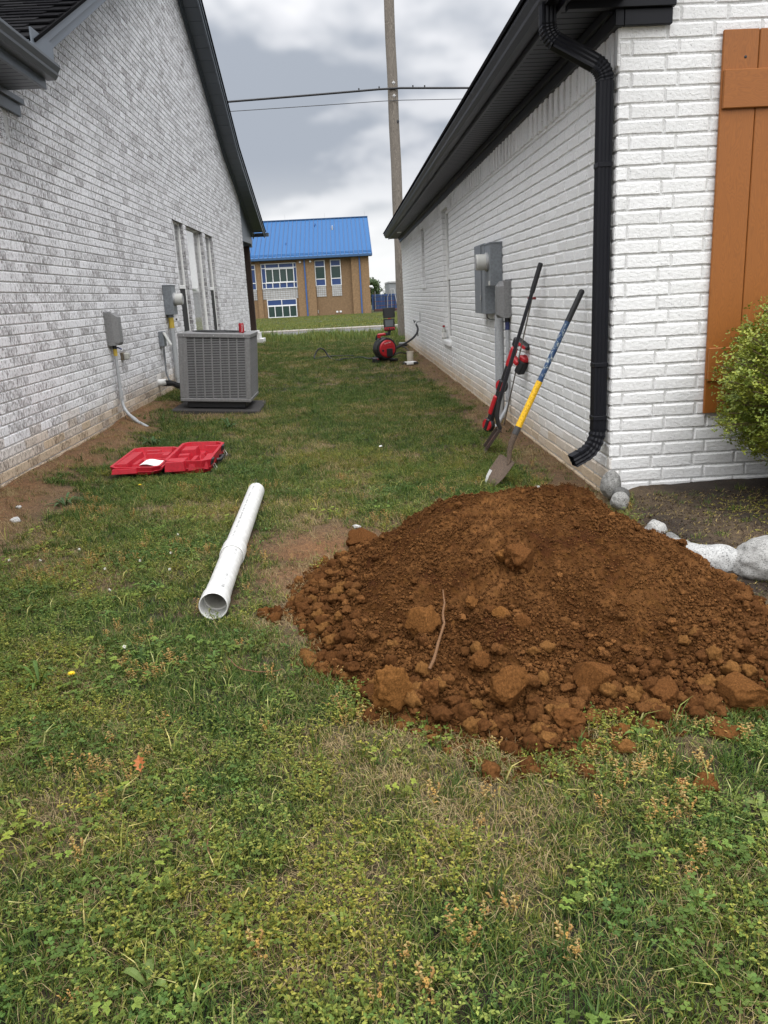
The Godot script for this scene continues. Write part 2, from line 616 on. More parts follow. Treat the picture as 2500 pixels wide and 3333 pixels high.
# ---------------------------------------------------------------- ground
func ground_y(x: float, z: float) -> float:
	var y := 0.0
	y += 0.09 * sm(-1.9, -2.55, x) * sm(-3.5, -5.0, z) * sm(-40.0, -23.0, z)
	y += 0.03 * sm(-1.0, -2.2, x) * sm(-8.5, -9.5, z) * sm(-30.0, -14.0, z)
	y -= 0.45 * sm(-25.0, -38.0, z)
	y -= 0.40 * sm(-48.0, -80.0, z)
	y -= 1.6 * sm(-110.0, -330.0, z)
	var bed := sm(1.42, 1.66, x + 0.25 * (z + 4.3)) * sm(-3.05, -3.45, z)
	y += 0.075 * bed
	var near := sm(-34.0, -22.0, z)
	y += (nz.get_noise_2d(x * 1.3, z * 1.3) * 0.02 + nz2.get_noise_2d(x * 9.0, z * 9.0) * 0.008) * near
	# the scrape beside the mound
	var sx := (x - 0.05) / 0.55
	var sz := (z + 4.15) / 0.35
	y -= 0.03 * exp(-(sx * sx + sz * sz))
	y -= 0.06 * exp(-(pow((x - 0.36) / 0.2, 2) + pow((z + 4.5) / 0.12, 2)))
	return y

# how much bare soil shows: 0 turf, 1 bare
func bare(x: float, z: float) -> float:
	var w := nz.get_noise_2d(x * 2.1 + 40.0, z * 2.1) * 0.42 + nz2.get_noise_2d(x * 5.0, z * 5.0 + 9.0) * 0.25
	var left := sm(-2.08, -2.38, x + w * 0.8 - 0.25 * sm(-7.0, -5.2, z)) * sm(-30.0, -20.0, z)
	if z < -10.8: left *= 0.35
	var right := sm(1.10, 1.38, x + w * 0.55) * sm(-26.0, -19.0, z) * sm(-4.4, -5.0, z)
	var scrape := 1.25 * exp(-(pow((x + 0.12) / 0.58, 2) + pow((z + 4.38) / 0.42, 2))) + w * 0.4
	var scrape2 := 1.2 * exp(-(pow((x + 0.30) / 0.30, 2) + pow((z + 3.75) / 0.40, 2))) + w * 0.3
	var bed := sm(1.48, 1.62, x + 0.25 * (z + 4.3) + w * 0.08) * sm(-3.12, -3.3, z + w * 0.1)
	var mound := sm(1.12, 0.8, Vector2((x - 0.78) / 1.25, (z + 3.4) / 1.15).length())
	var reel := 0.75 * exp(-(pow((x - 1.0) / 0.9, 2) + pow((z + 15.2) / 1.6, 2)))
	var bits := sm(0.30, 0.52, nz.get_noise_2d(x * 1.7 + 90.0, z * 1.7 - 30.0)) * 0.62
	var pad := exp(-(pow((x + 1.7) / 0.8, 2) + pow((z + 10.0) / 0.75, 2))) * 0.9
	return clampf(maxf(maxf(maxf(left, right), maxf(scrape, scrape2)), maxf(maxf(bed, mound), maxf(maxf(reel, bits), pad))), 0.0, 1.0)

func soil_colour(x: float, z: float) -> Color:
	var orange := Color(0.46, 0.215, 0.083)
	var brown := Color(0.35, 0.225, 0.115)
	var k := clampf(exp(-(pow((x + 0.15) / 0.7, 2) + pow((z + 4.1) / 0.6, 2))) + sm(-1.9, -2.5, x) * 0.75 + 0.3 * nz.get_noise_2d(x * 3.0, z * 3.0), 0, 1)
	if x > 1.0 and z < -5.0: k = 0.42 + 0.3 * nz.get_noise_2d(x * 3.0, z * 3.0)
	var cc := brown.lerp(orange, clampf(k, 0, 1))
	var bed := sm(1.5, 1.62, x + 0.25 * (z + 4.3)) * sm(-3.05, -3.2, z)
	if bed > 0.0:
		var tan_path := clampf(exp(-pow((x - 1.85 - 0.25 * (z + 4.2)) / 0.22, 2)) * 0.9 + nz.get_noise_2d(x * 4.0, z * 4.0) * 0.5, 0, 1)
		cc = cc.lerp(Color(0.075, 0.049, 0.030).lerp(Color(0.24, 0.16, 0.085), tan_path), bed)
	return cc

# dry (1) to lush (0)
func dryness(x: float, z: float) -> float:
	return clampf(0.48 - 0.17 * sm(-4.8, -6.5, z) + 1.15 * nz.get_noise_2d(x * 1.2 + 11.0, z * 1.2) + 0.75 * nz2.get_noise_2d(x * 3.0, z * 3.0 + 70.0), 0, 1)

func make_ground() -> void:
	var xs: Array[float] = []
	var zs: Array[float] = []
	for q in [-600.0, -300.0, -150.0, -80.0, -40.0, -20.0, -10.0, -6.0, -4.0, -3.2]: xs.append(q)
	var x := -2.75
	while x < 2.85: xs.append(x); x += 0.05
	for q in [3.1, 3.6, 4.5, 6.0, 10.0, 20.0, 40.0, 80.0, 150.0, 300.0, 600.0]: xs.append(q)
	for q in [60.0, 20.0, 8.0, 4.0, 2.0, 1.0, 0.0, -0.6]: zs.append(q)
	var z := -0.9
	while z > -8.0: zs.append(z); z -= 0.05
	while z > -26.0: zs.append(z); z -= 0.12
	while z > -60.0: zs.append(z); z -= 0.9
	while z > -130.0: zs.append(z); z -= 3.0
	for q in [-140.0, -160.0, -200.0, -260.0, -330.0, -420.0, -600.0, -900.0]: zs.append(q)
	var mb := MB.new()
	var nx := xs.size()
	var P := PackedVector3Array()
	var C := PackedColorArray()
	for zz in zs:
		for xx in xs:
			var yy := ground_y(xx, zz)
			P.append(Vector3(xx, yy, zz))
			var d := dryness(xx, zz)
			var turf := Color(0.034, 0.036, 0.014).lerp(Color(0.25, 0.195, 0.09), d * d * 0.9)
			if zz < -24.0:
				var f := sm(-24.0, -34.0, zz)
				var st := clampf(0.5 + 0.7 * nz.get_noise_2d(xx * 0.12, zz * 0.45) + 0.35 * nz2.get_noise_2d(xx * 0.6, zz * 1.2), 0, 1)
				turf = turf.lerp(Color(0.075, 0.110, 0.022).lerp(Color(0.17, 0.165, 0.045), st), f)
			C.append(turf.lerp(soil_colour(xx, zz), bare(xx, zz) * sm(-32.0, -24.0, zz)))
	var N := PackedVector3Array()
	N.resize(P.size())
	for i in P.size():
		var p := P[i]
		var e := 0.06 if absf(p.x) < 3.0 and p.z > -26.0 else 2.0
		N[i] = Vector3(ground_y(p.x - e, p.z) - ground_y(p.x + e, p.z), 2.0 * e, ground_y(p.x, p.z - e) - ground_y(p.x, p.z + e)).normalized()
	var idx := PackedInt32Array()
	for j in zs.size() - 1:
		for i in nx - 1:
			var a := j * nx + i
			idx.append_array([a, a + nx, a + 1, a + 1, a + nx, a + nx + 1])
	var arr := []
	arr.resize(Mesh.ARRAY_MAX)
	arr[Mesh.ARRAY_VERTEX] = P
	arr[Mesh.ARRAY_NORMAL] = N
	arr[Mesh.ARRAY_COLOR] = C
	arr[Mesh.ARRAY_INDEX] = idx
	var m := ArrayMesh.new()
	m.add_surface_from_arrays(Mesh.PRIMITIVE_TRIANGLES, arr)
	var o := MeshInstance3D.new()
	o.mesh = m
	o.material_override = M.ground
	o.name = "ground"
	add_child(o)
	o.set_meta("kind", "structure")
	o.set_meta("label", "worn lawn and bare reddish soil between the two houses")

# ---------------------------------------------------------------- turf
func blade(mb: MB, r: RandomNumberGenerator, p: Vector3, L: float, w: float, lean: float, cc: Color) -> void:
	var az := r.randf() * TAU
	var d := Vector3(cos(az), 0, sin(az))
	var s := Vector3(-sin(az), 0, cos(az)).rotated(Vector3.UP, r.randf_range(-0.8, 0.8)) * w * 0.5
	mb.col = cc
	var a := p
	var b := p + d * L * lean * 0.35 + Vector3(0, L * 0.6 * (1.0 - lean * 0.35), 0)
	var e := p + d * L * lean + Vector3(0, L * (1.0 - lean * lean * 0.8), 0)
	mb.quad(a - s, a + s, b + s * 0.85, b - s * 0.85)
	mb.tri(b - s * 0.85, b + s * 0.85, e)

func tuft(seed_: int, count: int, spread: float, lo: float, hi: float, w: float, lean: float, cols: Array) -> ArrayMesh:
	var r := RandomNumberGenerator.new(); r.seed = seed_
	var mb := MB.new()
	for i in count:
		var a := r.randf() * TAU
		var q := sqrt(r.randf()) * spread
		var cc: Color = cols[r.randi() % cols.size()]
		cc = cc * r.randf_range(0.75, 1.25)
		blade(mb, r, Vector3(cos(a) * q, -0.006, sin(a) * q), r.randf_range(lo, hi), w * r.randf_range(0.7, 1.3), clampf(lean + r.randf_range(-0.35, 0.3), 0.05, 0.97), cc)
	return mb.mesh()

func leaf(mb: MB, base: Vector3, dir: Vector3, side: Vector3, L: float, w: float, droop: float, cc: Color) -> void:   # four-facet leaf, folded on its rib
	mb.col = cc
	var up := dir.cross(side).normalized()
	if up.y < 0: up = -up
	var m := base + dir * L * 0.5 - up * 0.02 * L
	var t := base + dir * L - up * droop * L
	var l := base + dir * L * 0.48 + side * w * 0.5 + up * 0.08 * L
	var rr := base + dir * L * 0.48 - side * w * 0.5 + up * 0.08 * L
	mb.tri(base, l, m); mb.tri(l, t, m); mb.tri(base, m, rr); mb.tri(m, t, rr)

func clover_mesh(seed_: int) -> ArrayMesh:
	var r := RandomNumberGenerator.new(); r.seed = seed_
	var mb := MB.new()
	for i in 6:
		var a := r.randf() * TAU
		var q := sqrt(r.randf()) * 0.035
		var p := Vector3(cos(a) * q, -0.005, sin(a) * q)
		var top := p + Vector3(r.randf_range(-0.012, 0.012), r.randf_range(0.018, 0.045), r.randf_range(-0.012, 0.012))
		var cc := Color(0.085, 0.135, 0.028) * r.randf_range(0.6, 1.35)
		mb.col = cc
		mb.quad(p - Vector3(0.0007, 0, 0), p + Vector3(0.0007, 0, 0), top + Vector3(0.0005, 0, 0), top - Vector3(0.0005, 0, 0))
		var rot := r.randf() * TAU
		var sz := r.randf_range(0.0045, 0.0085)
		for k in 3:
			var b := rot + TAU * k / 3.0
			var d := Vector3(cos(b), r.randf_range(-0.15, 0.35), sin(b)).normalized()
			var s := Vector3(-sin(b), 0, cos(b))
			var m0 := top
			var p1 := top + d * sz * 0.55 + s * sz * 0.55
			var p2 := top + d * sz * 1.15 + s * sz * 0.42
			var p3 := top + d * sz * 1.05
			var p4 := top + d * sz * 1.15 - s * sz * 0.42
			var p5 := top + d * sz * 0.55 - s * sz * 0.55
			mb.col = cc * r.randf_range(0.85, 1.2)
			mb.tri(m0, p3, p1); mb.tri(p1, p3, p2); mb.tri(m0, p5, p3); mb.tri(p5, p4, p3)
	return mb.mesh()

func sprig_mesh(seed_: int, cols: Array, L: float, leaf_l: float) -> ArrayMesh:   # low weed: wiry stems with pairs of small leaves
	var r := RandomNumberGenerator.new(); r.seed = seed_
	var mb := MB.new()
	for i in 5:
		var az := r.randf() * TAU
		var p := Vector3(r.randf_range(-0.012, 0.012), -0.004, r.randf_range(-0.012, 0.012))
		var d := Vector3(cos(az) * 0.7, r.randf_range(0.5, 1.1), sin(az) * 0.7).normalized()
		var n := 6
		for k in n:
			var q := p + d * L / n * r.randf_range(0.8, 1.2)
			d = (d + Vector3(r.randf_range(-0.3, 0.3), r.randf_range(-0.15, 0.2), r.randf_range(-0.3, 0.3))).normalized()
			var cc: Color = cols[r.randi() % cols.size()]
			cc = cc * r.randf_range(0.75, 1.3)
			mb.col = cc * 0.8
			var s := Vector3(0.0006, 0, 0.0004)
			mb.quad(p - s, p + s, q + s, q - s)
			for e in 2:
				var a2 := r.randf() * TAU
				var ld := Vector3(cos(a2), r.randf_range(0.0, 0.6), sin(a2)).normalized()
				leaf(mb, q, ld, ld.cross(Vector3.UP).normalized(), leaf_l * r.randf_range(0.6, 1.2), leaf_l * 0.55, 0.1, cc)
			p = q
	return mb.mesh()

func rosette_mesh(seed_: int, n: int, L: float, w: float, rise: float, cc: Color) -> ArrayMesh:   # broad-leaved lawn weed
	var r := RandomNumberGenerator.new(); r.seed = seed_
	var mb := MB.new()
	for i in n:
		var az := TAU * i / n + r.randf_range(-0.4, 0.4)
		var LL := L * r.randf_range(0.6, 1.15)
		var h := rise * r.randf_range(0.5, 1.3)
		var d := Vector3(cos(az), 0, sin(az))
		var s := Vector3(-sin(az), 0, cos(az))
		mb.col = cc * r.randf_range(0.75, 1.25)
		var pr := Vector3(0, -0.003, 0)
		var pw := 0.002
		for k in 5:
			var t := (k + 1) / 5.0
			var ww: float = w * [0.55, 0.95, 1.0, 0.7, 0.03][k] * 0.5
			var q := d * LL * t * (1.0 - 0.12 * h) + Vector3(0, LL * h * sin(t * 2.4) * 0.6, 0)
			var lift := Vector3(0, ww * 0.35, 0)
			var plift := Vector3(0, pw * 0.35, 0)
			mb.quad(pr, pr + s * pw + plift, q + s * ww + lift, q)
			mb.quad(pr - s * pw + plift, pr, q, q - s * ww + lift)
			pr = q; pw = ww
	return mb.mesh()

func lobed_mesh(seed_: int) -> ArrayMesh:
	var r := RandomNumberGenerator.new(); r.seed = seed_
	var mb := MB.new()
	for i in 5:
		var az := r.randf() * TAU
		var out := Vector3(cos(az), 0, sin(az))
		var c := out * r.randf_range(0.008, 0.035) + Vector3(0, r.randf_range(0.012, 0.04), 0)
		var cc := Color(0.17, 0.225, 0.045) * r.randf_range(0.65, 1.3)
		mb.col = cc * 0.8
		mb.quad(Vector3(-0.0008, -0.004, 0), Vector3(0.0008, -0.004, 0), c + Vector3(0.0006, 0, 0), c - Vector3(0.0006, 0, 0))
		var tilt := Vector3(r.randf_range(-0.35, 0.35), 1, r.randf_range(-0.35, 0.35)).normalized()
		for k in 5:
			var a := az + (k - 2) * 0.75 + r.randf_range(-0.12, 0.12)
			var d := Vector3(cos(a), 0, sin(a))
			d = (d - tilt * d.dot(tilt)).normalized()
			leaf(mb, c, d, d.cross(tilt).normalized(), r.randf_range(0.011, 0.017), 0.009, 0.08, cc * r.randf_range(0.9, 1.1))
	return mb.mesh()

func scatter(n: int, z0: float, z1: float, x0: float, x1: float, r: RandomNumberGenerator, keep: Callable, sizef: Callable) -> Array:
	var out := []
	for i in n:
		var z := lerpf(z0, z1, r.randf())
		var x := lerpf(x0, x1, r.randf())
		if x < -2.62 and z > -23.5: continue
		if x > 1.58 and z < -4.7 and z > -23.4: continue
		var k: float = keep.call(x, z)
		if r.randf() > k: continue
		var s: float = sizef.call(x, z) * r.randf_range(0.7, 1.3)
		var b := Basis(Vector3.UP, r.randf() * TAU).scaled(Vector3(s, s * r.randf_range(0.75, 1.25), s))
		out.append(Transform3D(b, Vector3(x, ground_y(x, z), z)))
	return out

func in_pipe_or_case(x: float, z: float) -> bool:
	if x > -2.02 and x < -1.15 and z > -7.28 and z < -6.34: return true
	if x > -2.2 and x < -1.15 and z > -11.0 and z < -9.95: return true
	var t := (z + 3.28) / (-5.42 + 3.28)
	if t > 0.0 and t < 1.0 and absf(x - lerpf(-0.64, -0.70, t)) < 0.05: return true
	return false

func on_mound(x: float, z: float) -> bool:
	return mound_y(x, z) > 0.012

func tints(xfs: Array, a: Color, b: Color, r: RandomNumberGenerator) -> Array:
	var out := []
	for t in xfs:
		var p: Vector3 = t.origin
		var k := clampf(dryness(p.x, p.z) + r.randf_range(-0.25, 0.25), 0, 1)
		out.append(a.lerp(b, k) * r.randf_range(0.8, 1.2))
	return out

func make_turf() -> void:
	var r := RandomNumberGenerator.new(); r.seed = 1234
	var green := [Color(0.08, 0.125, 0.024), Color(0.12, 0.165, 0.032), Color(0.045, 0.085, 0.02), Color(0.20, 0.235, 0.055), Color(0.06, 0.105, 0.022)]
	var mixed := [Color(0.11, 0.145, 0.03), Color(0.22, 0.22, 0.06), Color(0.36, 0.30, 0.13), Color(0.07, 0.105, 0.025), Color(0.30, 0.32, 0.085)]
	var straw := [Color(0.40, 0.32, 0.17), Color(0.30, 0.22, 0.11), Color(0.46, 0.38, 0.22), Color(0.20, 0.15, 0.07)]
	var turf_keep := func(x: float, z: float) -> float:
		if in_pipe_or_case(x, z) or on_mound(x, z): return 0.0
		return clampf(1.0 - 1.15 * bare(x, z), 0.03, 1.0) * lerpf(1.0, 0.42, sm(0.55, 0.9, dryness(x, z)))
	var dry_keep := func(x: float, z: float) -> float:
		if in_pipe_or_case(x, z) or on_mound(x, z): return 0.0
		var bd := sm(1.5, 1.62, x + 0.25 * (z + 4.3)) * sm(-3.05, -3.2, z)
		return clampf(0.25 + 0.8 * dryness(x, z), 0.0, 1.0) * (1.0 - 0.35 * bare(x, z)) * (1.0 - 0.97 * bd)
	var one := func(_x: float, z: float) -> float: return 1.0 + 0.05 * maxf(0.0, -z - 4.0)
	# near band, then farther bands with fewer, larger tufts
	var bands := [[-0.85, -3.2, 3000.0], [-3.2, -6.5, 2200.0], [-6.5, -12.0, 1100.0], [-12.0, -26.0, 420.0]]
	var ga := []
	var gb := []
	var gd := []
	for bnd in bands:
		var area: float = absf(bnd[1] - bnd[0]) * 5.4
		ga.append_array(scatter(int(area * bnd[2] * 0.55), bnd[0], bnd[1], -2.75, 2.6, r, turf_keep, one))
		gb.append_array(scatter(int(area * bnd[2] * 0.45), bnd[0], bnd[1], -2.75, 2.6, r, turf_keep, one))
		gd.append_array(scatter(int(area * bnd[2] * 0.36), bnd[0], bnd[1], -2.75, 2.6, r, dry_keep, one))
	var ca := tints(ga, Color(0.85, 1.0, 0.9), Color(1.5, 1.2, 0.95), r)
	var cb := tints(gb, Color(0.9, 1.0, 0.9), Color(1.45, 1.2, 1.0), r)
	var cd := tints(gd, Color(0.8, 0.82, 0.7), Color(1.1, 1.05, 1.0), r)
	many(self, "grass", tuft(1, 11, 0.022, 0.022, 0.060, 0.0030, 0.55, green), M.leaf, ga, ca, "fine green lawn grass across the whole yard", "grass")
	many(self, "mixed_grass", tuft(2, 12, 0.026, 0.018, 0.048, 0.0026, 0.75, mixed), M.leaf, gb, cb, "olive and yellowing short grass mixed through the lawn", "grass")
	many(self, "dry_clippings", tuft(3, 9, 0.03, 0.025, 0.075, 0.0016, 0.96, straw), M.leaf, gd, cd, "straw coloured dry clippings lying flat in the lawn", "dry grass")
	# coarse clumps of darker grass
	var clump := func(x: float, z: float) -> float:
		if in_pipe_or_case(x, z) or on_mound(x, z): return 0.0
		var edge := exp(-pow((x + 1.95) / 0.22, 2)) * sm(-4.0, -5.0, z) * sm(-12.0, -10.0, z)
		return clampf(sm(0.16, 0.5, nz.get_noise_2d(x * 2.2 - 55.0, z * 2.2)) * 0.5 + edge * 0.9, 0, 1) * (1.0 - 0.8 * bare(x, z))
	var gc := scatter(6500, -0.9, -12.0, -2.6, 2.3, r, clump, func(_x, z): return 1.0)
	many(self, "coarse_grass", tuft(5, 9, 0.02, 0.05, 0.105, 0.0042, 0.6, [Color(0.06, 0.11, 0.028), Color(0.085, 0.135, 0.035)]), M.leaf, gc, tints(gc, Color(0.9, 1, 1), Color(1.25, 1.1, 0.9), r), "taller clumps of broad dark green grass blades", "grass")
	# clover, mostly low and to the left
	var clov := func(x: float, z: float) -> float:
		if in_pipe_or_case(x, z) or on_mound(x, z): return 0.0
		var k := sm(0.05, 0.40, nz.get_noise_2d(x * 1.7 + 210.0, z * 1.7) + 0.35 * nz2.get_noise_2d(x * 7.0, z * 7.0) + 0.30 * sm(0.3, -1.4, x) * sm(-6.0, -3.5, z) - 0.16) * 0.6
		return k * (1.0 - bare(x, z))
	var gk := scatter(17000, -0.85, -6.5, -2.6, 2.3, r, clov, func(_x, _z): return 1.0)
	many(self, "clover", clover_mesh(6), M.leaf, gk, tints(gk, Color(0.85, 1, 1), Color(1.3, 1.15, 0.9), r), "patches of dark three-leaved clover in the near lawn", "clover")
	# pale yellow-green weeds and their dried ones
	var weed := func(x: float, z: float) -> float:
		if in_pipe_or_case(x, z) or on_mound(x, z): return 0.0
		return (sm(-0.05, 0.35, nz2.get_noise_2d(x * 1.4 + 31.0, z * 1.4 - 12.0) + 0.5 * nz.get_noise_2d(x * 6.0, z * 6.0)) * 0.8 + 0.06) * (1.0 - bare(x, z))
	var gw := scatter(17000, -0.85, -7.5, -2.6, 2.3, r, weed, func(_x, _z): return 1.0)
	many(self, "low_weeds", sprig_mesh(8, [Color(0.19, 0.22, 0.038), Color(0.32, 0.33, 0.075), Color(0.10, 0.145, 0.03)], 0.055, 0.010), M.leaf, gw, tints(gw, Color(0.85, 1, 1), Color(1.2, 1.05, 0.8), r), "small yellow green weeds with tiny leaves in the lawn", "weeds")
	var dead := func(x: float, z: float) -> float:
		if in_pipe_or_case(x, z) or on_mound(x, z): return 0.0
		return (sm(0.15, 0.5, nz.get_noise_2d(x * 2.4 + 500.0, z * 2.4)) * 0.8 + 0.04) * (1.0 - bare(x, z))
	var gx := scatter(6500, -0.85, -6.0, -2.6, 2.3, r, dead, func(_x, _z): return 1.0)
	many(self, "withered_weeds", sprig_mesh(9, [Color(0.42, 0.25, 0.07), Color(0.48, 0.36, 0.14), Color(0.30, 0.17, 0.06)], 0.05, 0.009), M.leaf, gx, [], "orange tan withered weeds scattered in the near lawn", "weeds")
	var bl := func(x: float, z: float) -> float:
		if in_pipe_or_case(x, z) or on_mound(x, z): return 0.0
		return (0.25 + sm(0.1, 0.5, nz.get_noise_2d(x * 1.6 - 80.0, z * 1.6))) * (1.0 - bare(x, z)) * 0.7
	var gr := scatter(700, -0.9, -7.0, -2.3, 2.2, r, bl, func(_x, _z): return 1.0)
	many(self, "broad_leaf_weeds", rosette_mesh(4, 5, 0.042, 0.0085, 0.8, Color(0.12, 0.185, 0.045)), M.leaf, gr, tints(gr, Color(0.8, 1, 1), Color(1.35, 1.15, 0.9), r), "broad leaved pale green weeds dotted over the lawn", "weeds")
	# soft lobed leaves, yellow green, thickest on the left
	var lob := func(x: float, z: float) -> float:
		if in_pipe_or_case(x, z) or on_mound(x, z): return 0.0
		return (sm(0.05, 0.4, nz.get_noise_2d(x * 1.9 + 610.0, z * 1.9) + 0.35 * sm(-0.2, -1.3, x)) * 0.8 + 0.03) * (1.0 - bare(x, z))
	var gl := scatter(1500, -0.9, -5.0, -2.4, 1.9, r, lob, func(_x, _z): return 1.0)
	many(self, "lobed_weeds", lobed_mesh(15), M.leaf, gl, tints(gl, Color(0.8, 0.95, 0.9), Color(1.35, 1.2, 0.9), r), "soft lobed yellow green weed leaves in the near lawn", "weeds")
	var tall := scatter(1100, -0.9, -6.0, -2.5, 2.1, r, turf_keep, func(_x, _z): return 1.0)
	many(self, "tall_blades", tuft(25, 3, 0.012, 0.07, 0.13, 0.0036, 0.5, [Color(0.12, 0.18, 0.035), Color(0.26, 0.28, 0.07), Color(0.40, 0.36, 0.15), Color(0.08, 0.13, 0.03)]), M.leaf, tall, tints(tall, Color(0.9, 1, 1), Color(1.2, 1.1, 0.9), r), "taller single grass blades standing out of the near lawn", "grass")
	# dead needles and mulch chips in the bed, and straw on the strip along the right wall
	var chips := scatter(9000, -3.0, -4.88, 1.5, 3.2, r, func(x, z): return sm(1.5, 1.64, x + 0.25 * (z + 4.3)) * 0.9, func(_x, _z): return 1.0)
	var cc := []
	for t in chips: cc.append((Color(0.05, 0.032, 0.02) if r.randf() < 0.7 else Color(0.24, 0.18, 0.07)) * r.randf_range(0.6, 1.8))
	many(self, "mulch", tuft(12, 3, 0.012, 0.012, 0.035, 0.0045, 0.95, [Color(1, 1, 1)]), M.leaf, chips, cc, "dark wood mulch chips and dead leaves in the garden bed", "mulch")
	var leafy := scatter(1500, -3.1, -4.5, 1.9, 3.2, r, func(x, z): return exp(-pow((x - 2.35) / 0.35, 2)), func(_x, _z): return 1.0)
	many(self, "fallen_leaves", rosette_mesh(14, 2, 0.020, 0.009, 0.3, Color(0.26, 0.23, 0.05)), M.leaf, leafy, [], "small yellow leaves dropped under the bush", "leaves")
	# rank grass by the road and turf beyond it
	var rank := scatter(26000, -22.0, -38.5, -14.0, 12.0, r, func(x, z): return 0.25 + 0.75 * sm(-25.0, -30.0, z), func(x, z): return 0.8 + 1.4 * sm(-24.0, -28.0, z) * sm(-35.5, -30.0, z) * (0.5 + 0.5 * sm(-0.2, 0.3, nz.get_noise_2d(x * 0.5, z * 0.5))))
	many(self, "verge_grass", tuft(21, 12, 0.08, 0.07, 0.20, 0.009, 0.45, [Color(0.085, 0.145, 0.03), Color(0.12, 0.175, 0.04), Color(0.20, 0.21, 0.07)]), M.leaf, rank, tints(rank, Color(0.9, 1, 1), Color(1.3, 1.15, 0.9), r), "rank bright green grass along the near side of the road", "grass")
	var far := scatter(30000, -47.5, -104.0, -40.0, 30.0, r, func(x, z): return 1.0, func(x, z): return 1.0)
	many(self, "school_lawn_grass", tuft(22, 9, 0.22, 0.05, 0.12, 0.03, 0.6, [Color(0.08, 0.115, 0.026), Color(0.12, 0.15, 0.035), Color(0.20, 0.19, 0.065)]), M.leaf, far, tints(far, Color(0.9, 1, 1), Color(1.35, 1.15, 0.9), r), "mown grass sloping from the road up to the school", "grass")

# ---------------------------------------------------------------- lumps
var ico_cache := {}
func ico(level: int) -> Array:   # [points, triangles]
	if ico_cache.has(level): return ico_cache[level]
	var t := (1.0 + sqrt(5.0)) / 2.0
	var p: Array[Vector3] = []
	for q in [[-1, t, 0], [1, t, 0], [-1, -t, 0], [1, -t, 0], [0, -1, t], [0, 1, t], [0, -1, -t], [0, 1, -t], [t, 0, -1], [t, 0, 1], [-t, 0, -1], [-t, 0, 1]]:
		p.append(Vector3(q[0], q[1], q[2]).normalized())
	var f := [[0, 11, 5], [0, 5, 1], [0, 1, 7], [0, 7, 10], [0, 10, 11], [1, 5, 9], [5, 11, 4], [11, 10, 2], [10, 7, 6], [7, 1, 8], [3, 9, 4], [3, 4, 2], [3, 2, 6], [3, 6, 8], [3, 8, 9], [4, 9, 5], [2, 4, 11], [6, 2, 10], [8, 6, 7], [9, 8, 1]]
	for l in level:
		var mid := {}
		var g := []
		for tr in f:
			var m := []
			for k in 3:
				var a: int = tr[k]
				var b: int = tr[(k + 1) % 3]
				var key := Vector2i(mini(a, b), maxi(a, b))
				if not mid.has(key):
					mid[key] = p.size()
					p.append((p[a] + p[b]).normalized())
				m.append(mid[key])
			g.append([tr[0], m[0], m[2]]); g.append([tr[1], m[1], m[0]]); g.append([tr[2], m[2], m[1]]); g.append([m[0], m[1], m[2]])
		f = g
	ico_cache[level] = [p, f]
	return ico_cache[level]

# uneven lump: noise on a sphere, a few planar facets broken off, smooth or flat
func lump(mb: MB, at: Vector3, rad: Vector3, seed_: int, rough: float, level: int, facets := 0, smooth := true, freq := 1.1) -> void:
	var s := ico(level)
	var f := FastNoiseLite.new(); f.seed = seed_; f.frequency = freq; f.fractal_octaves = 4; f.fractal_gain = 0.55
	var r := RandomNumberGenerator.new(); r.seed = seed_
	var cuts := []
	for k in facets:
		cuts.append([Vector3(r.randf_range(-1, 1), r.randf_range(-0.6, 1), r.randf_range(-1, 1)).normalized(), r.randf_range(0.55, 0.85)])
	var q := PackedVector3Array()
	for p in s[0]:
		var d: Vector3 = p
		var h := 1.0 + rough * f.get_noise_3d(d.x + 7.0, d.y, d.z)
		var v: Vector3 = d * h
		for c in cuts:
			var e: float = v.dot(c[0])
			if e > c[1]: v -= c[0] * (e - c[1]) * 0.9
		q.append(v * rad)
	var nn := PackedVector3Array()
	nn.resize(q.size())
	for t in s[1]:
		var w := (q[t[1]] - q[t[0]]).cross(q[t[2]] - q[t[0]])
		for k in 3: nn[t[k]] += w
	var sg := 1.0
	if nn[0].dot(q[0]) < 0: sg = -1.0
	for t in s[1]:
		var a := at + q[t[0]]
		var b := at + q[t[1]]
		var c := at + q[t[2]]
		if sg < 0:
			var x := b; b = c; c = x
			if smooth: mb.tris(a, b, c, -nn[t[0]].normalized(), -nn[t[2]].normalized(), -nn[t[1]].normalized())
			else: mb.tri(a, b, c)
		else:
			if smooth: mb.tris(a, b, c, nn[t[0]].normalized(), nn[t[1]].normalized(), nn[t[2]].normalized())
			else: mb.tri(a, b, c)

func mound_y(x: float, z: float) -> float:
	var dx := x - 0.78
	dx = maxf(0.0, absf(dx) - 0.20) * signf(dx)
	var dz := z + 3.50
	var ex := dx / (0.89 if dx < 0 else lerpf(0.45, 0.70, sm(-3.75, -2.9, z)))
	var ez := dz / (1.42 if dz > 0 else 0.92)
	var q := pow(pow(absf(ex), 2.2) + pow(absf(ez), 2.2), 1.0 / 2.2)
	q *= 1.0 + 0.16 * nz.get_noise_2d(x * 1.6 + 5.0, z * 1.6) + 0.07 * nz2.get_noise_2d(x * 6.0, z * 6.0)
	var t := 1.0 - q
	if t <= 0.0: return t * 0.2
	return 0.50 * (0.72 * t + 0.28 * sm(0.0, 1.0, t)) * (1.0 - 0.10 * sm(0.6, 1.0, t))

func mound_fine(x: float, z: float) -> float:
	var h := mound_y(x, z)
	var k := sm(-0.01, 0.05, h)
	return h + k * (0.034 * nz.get_noise_2d(x * 4.5 + 9.0, z * 4.5) + 0.020 * nz2.get_noise_2d(x * 14.0, z * 14.0) + 0.011 * nz2.get_noise_2d(x * 45.0, z * 45.0))

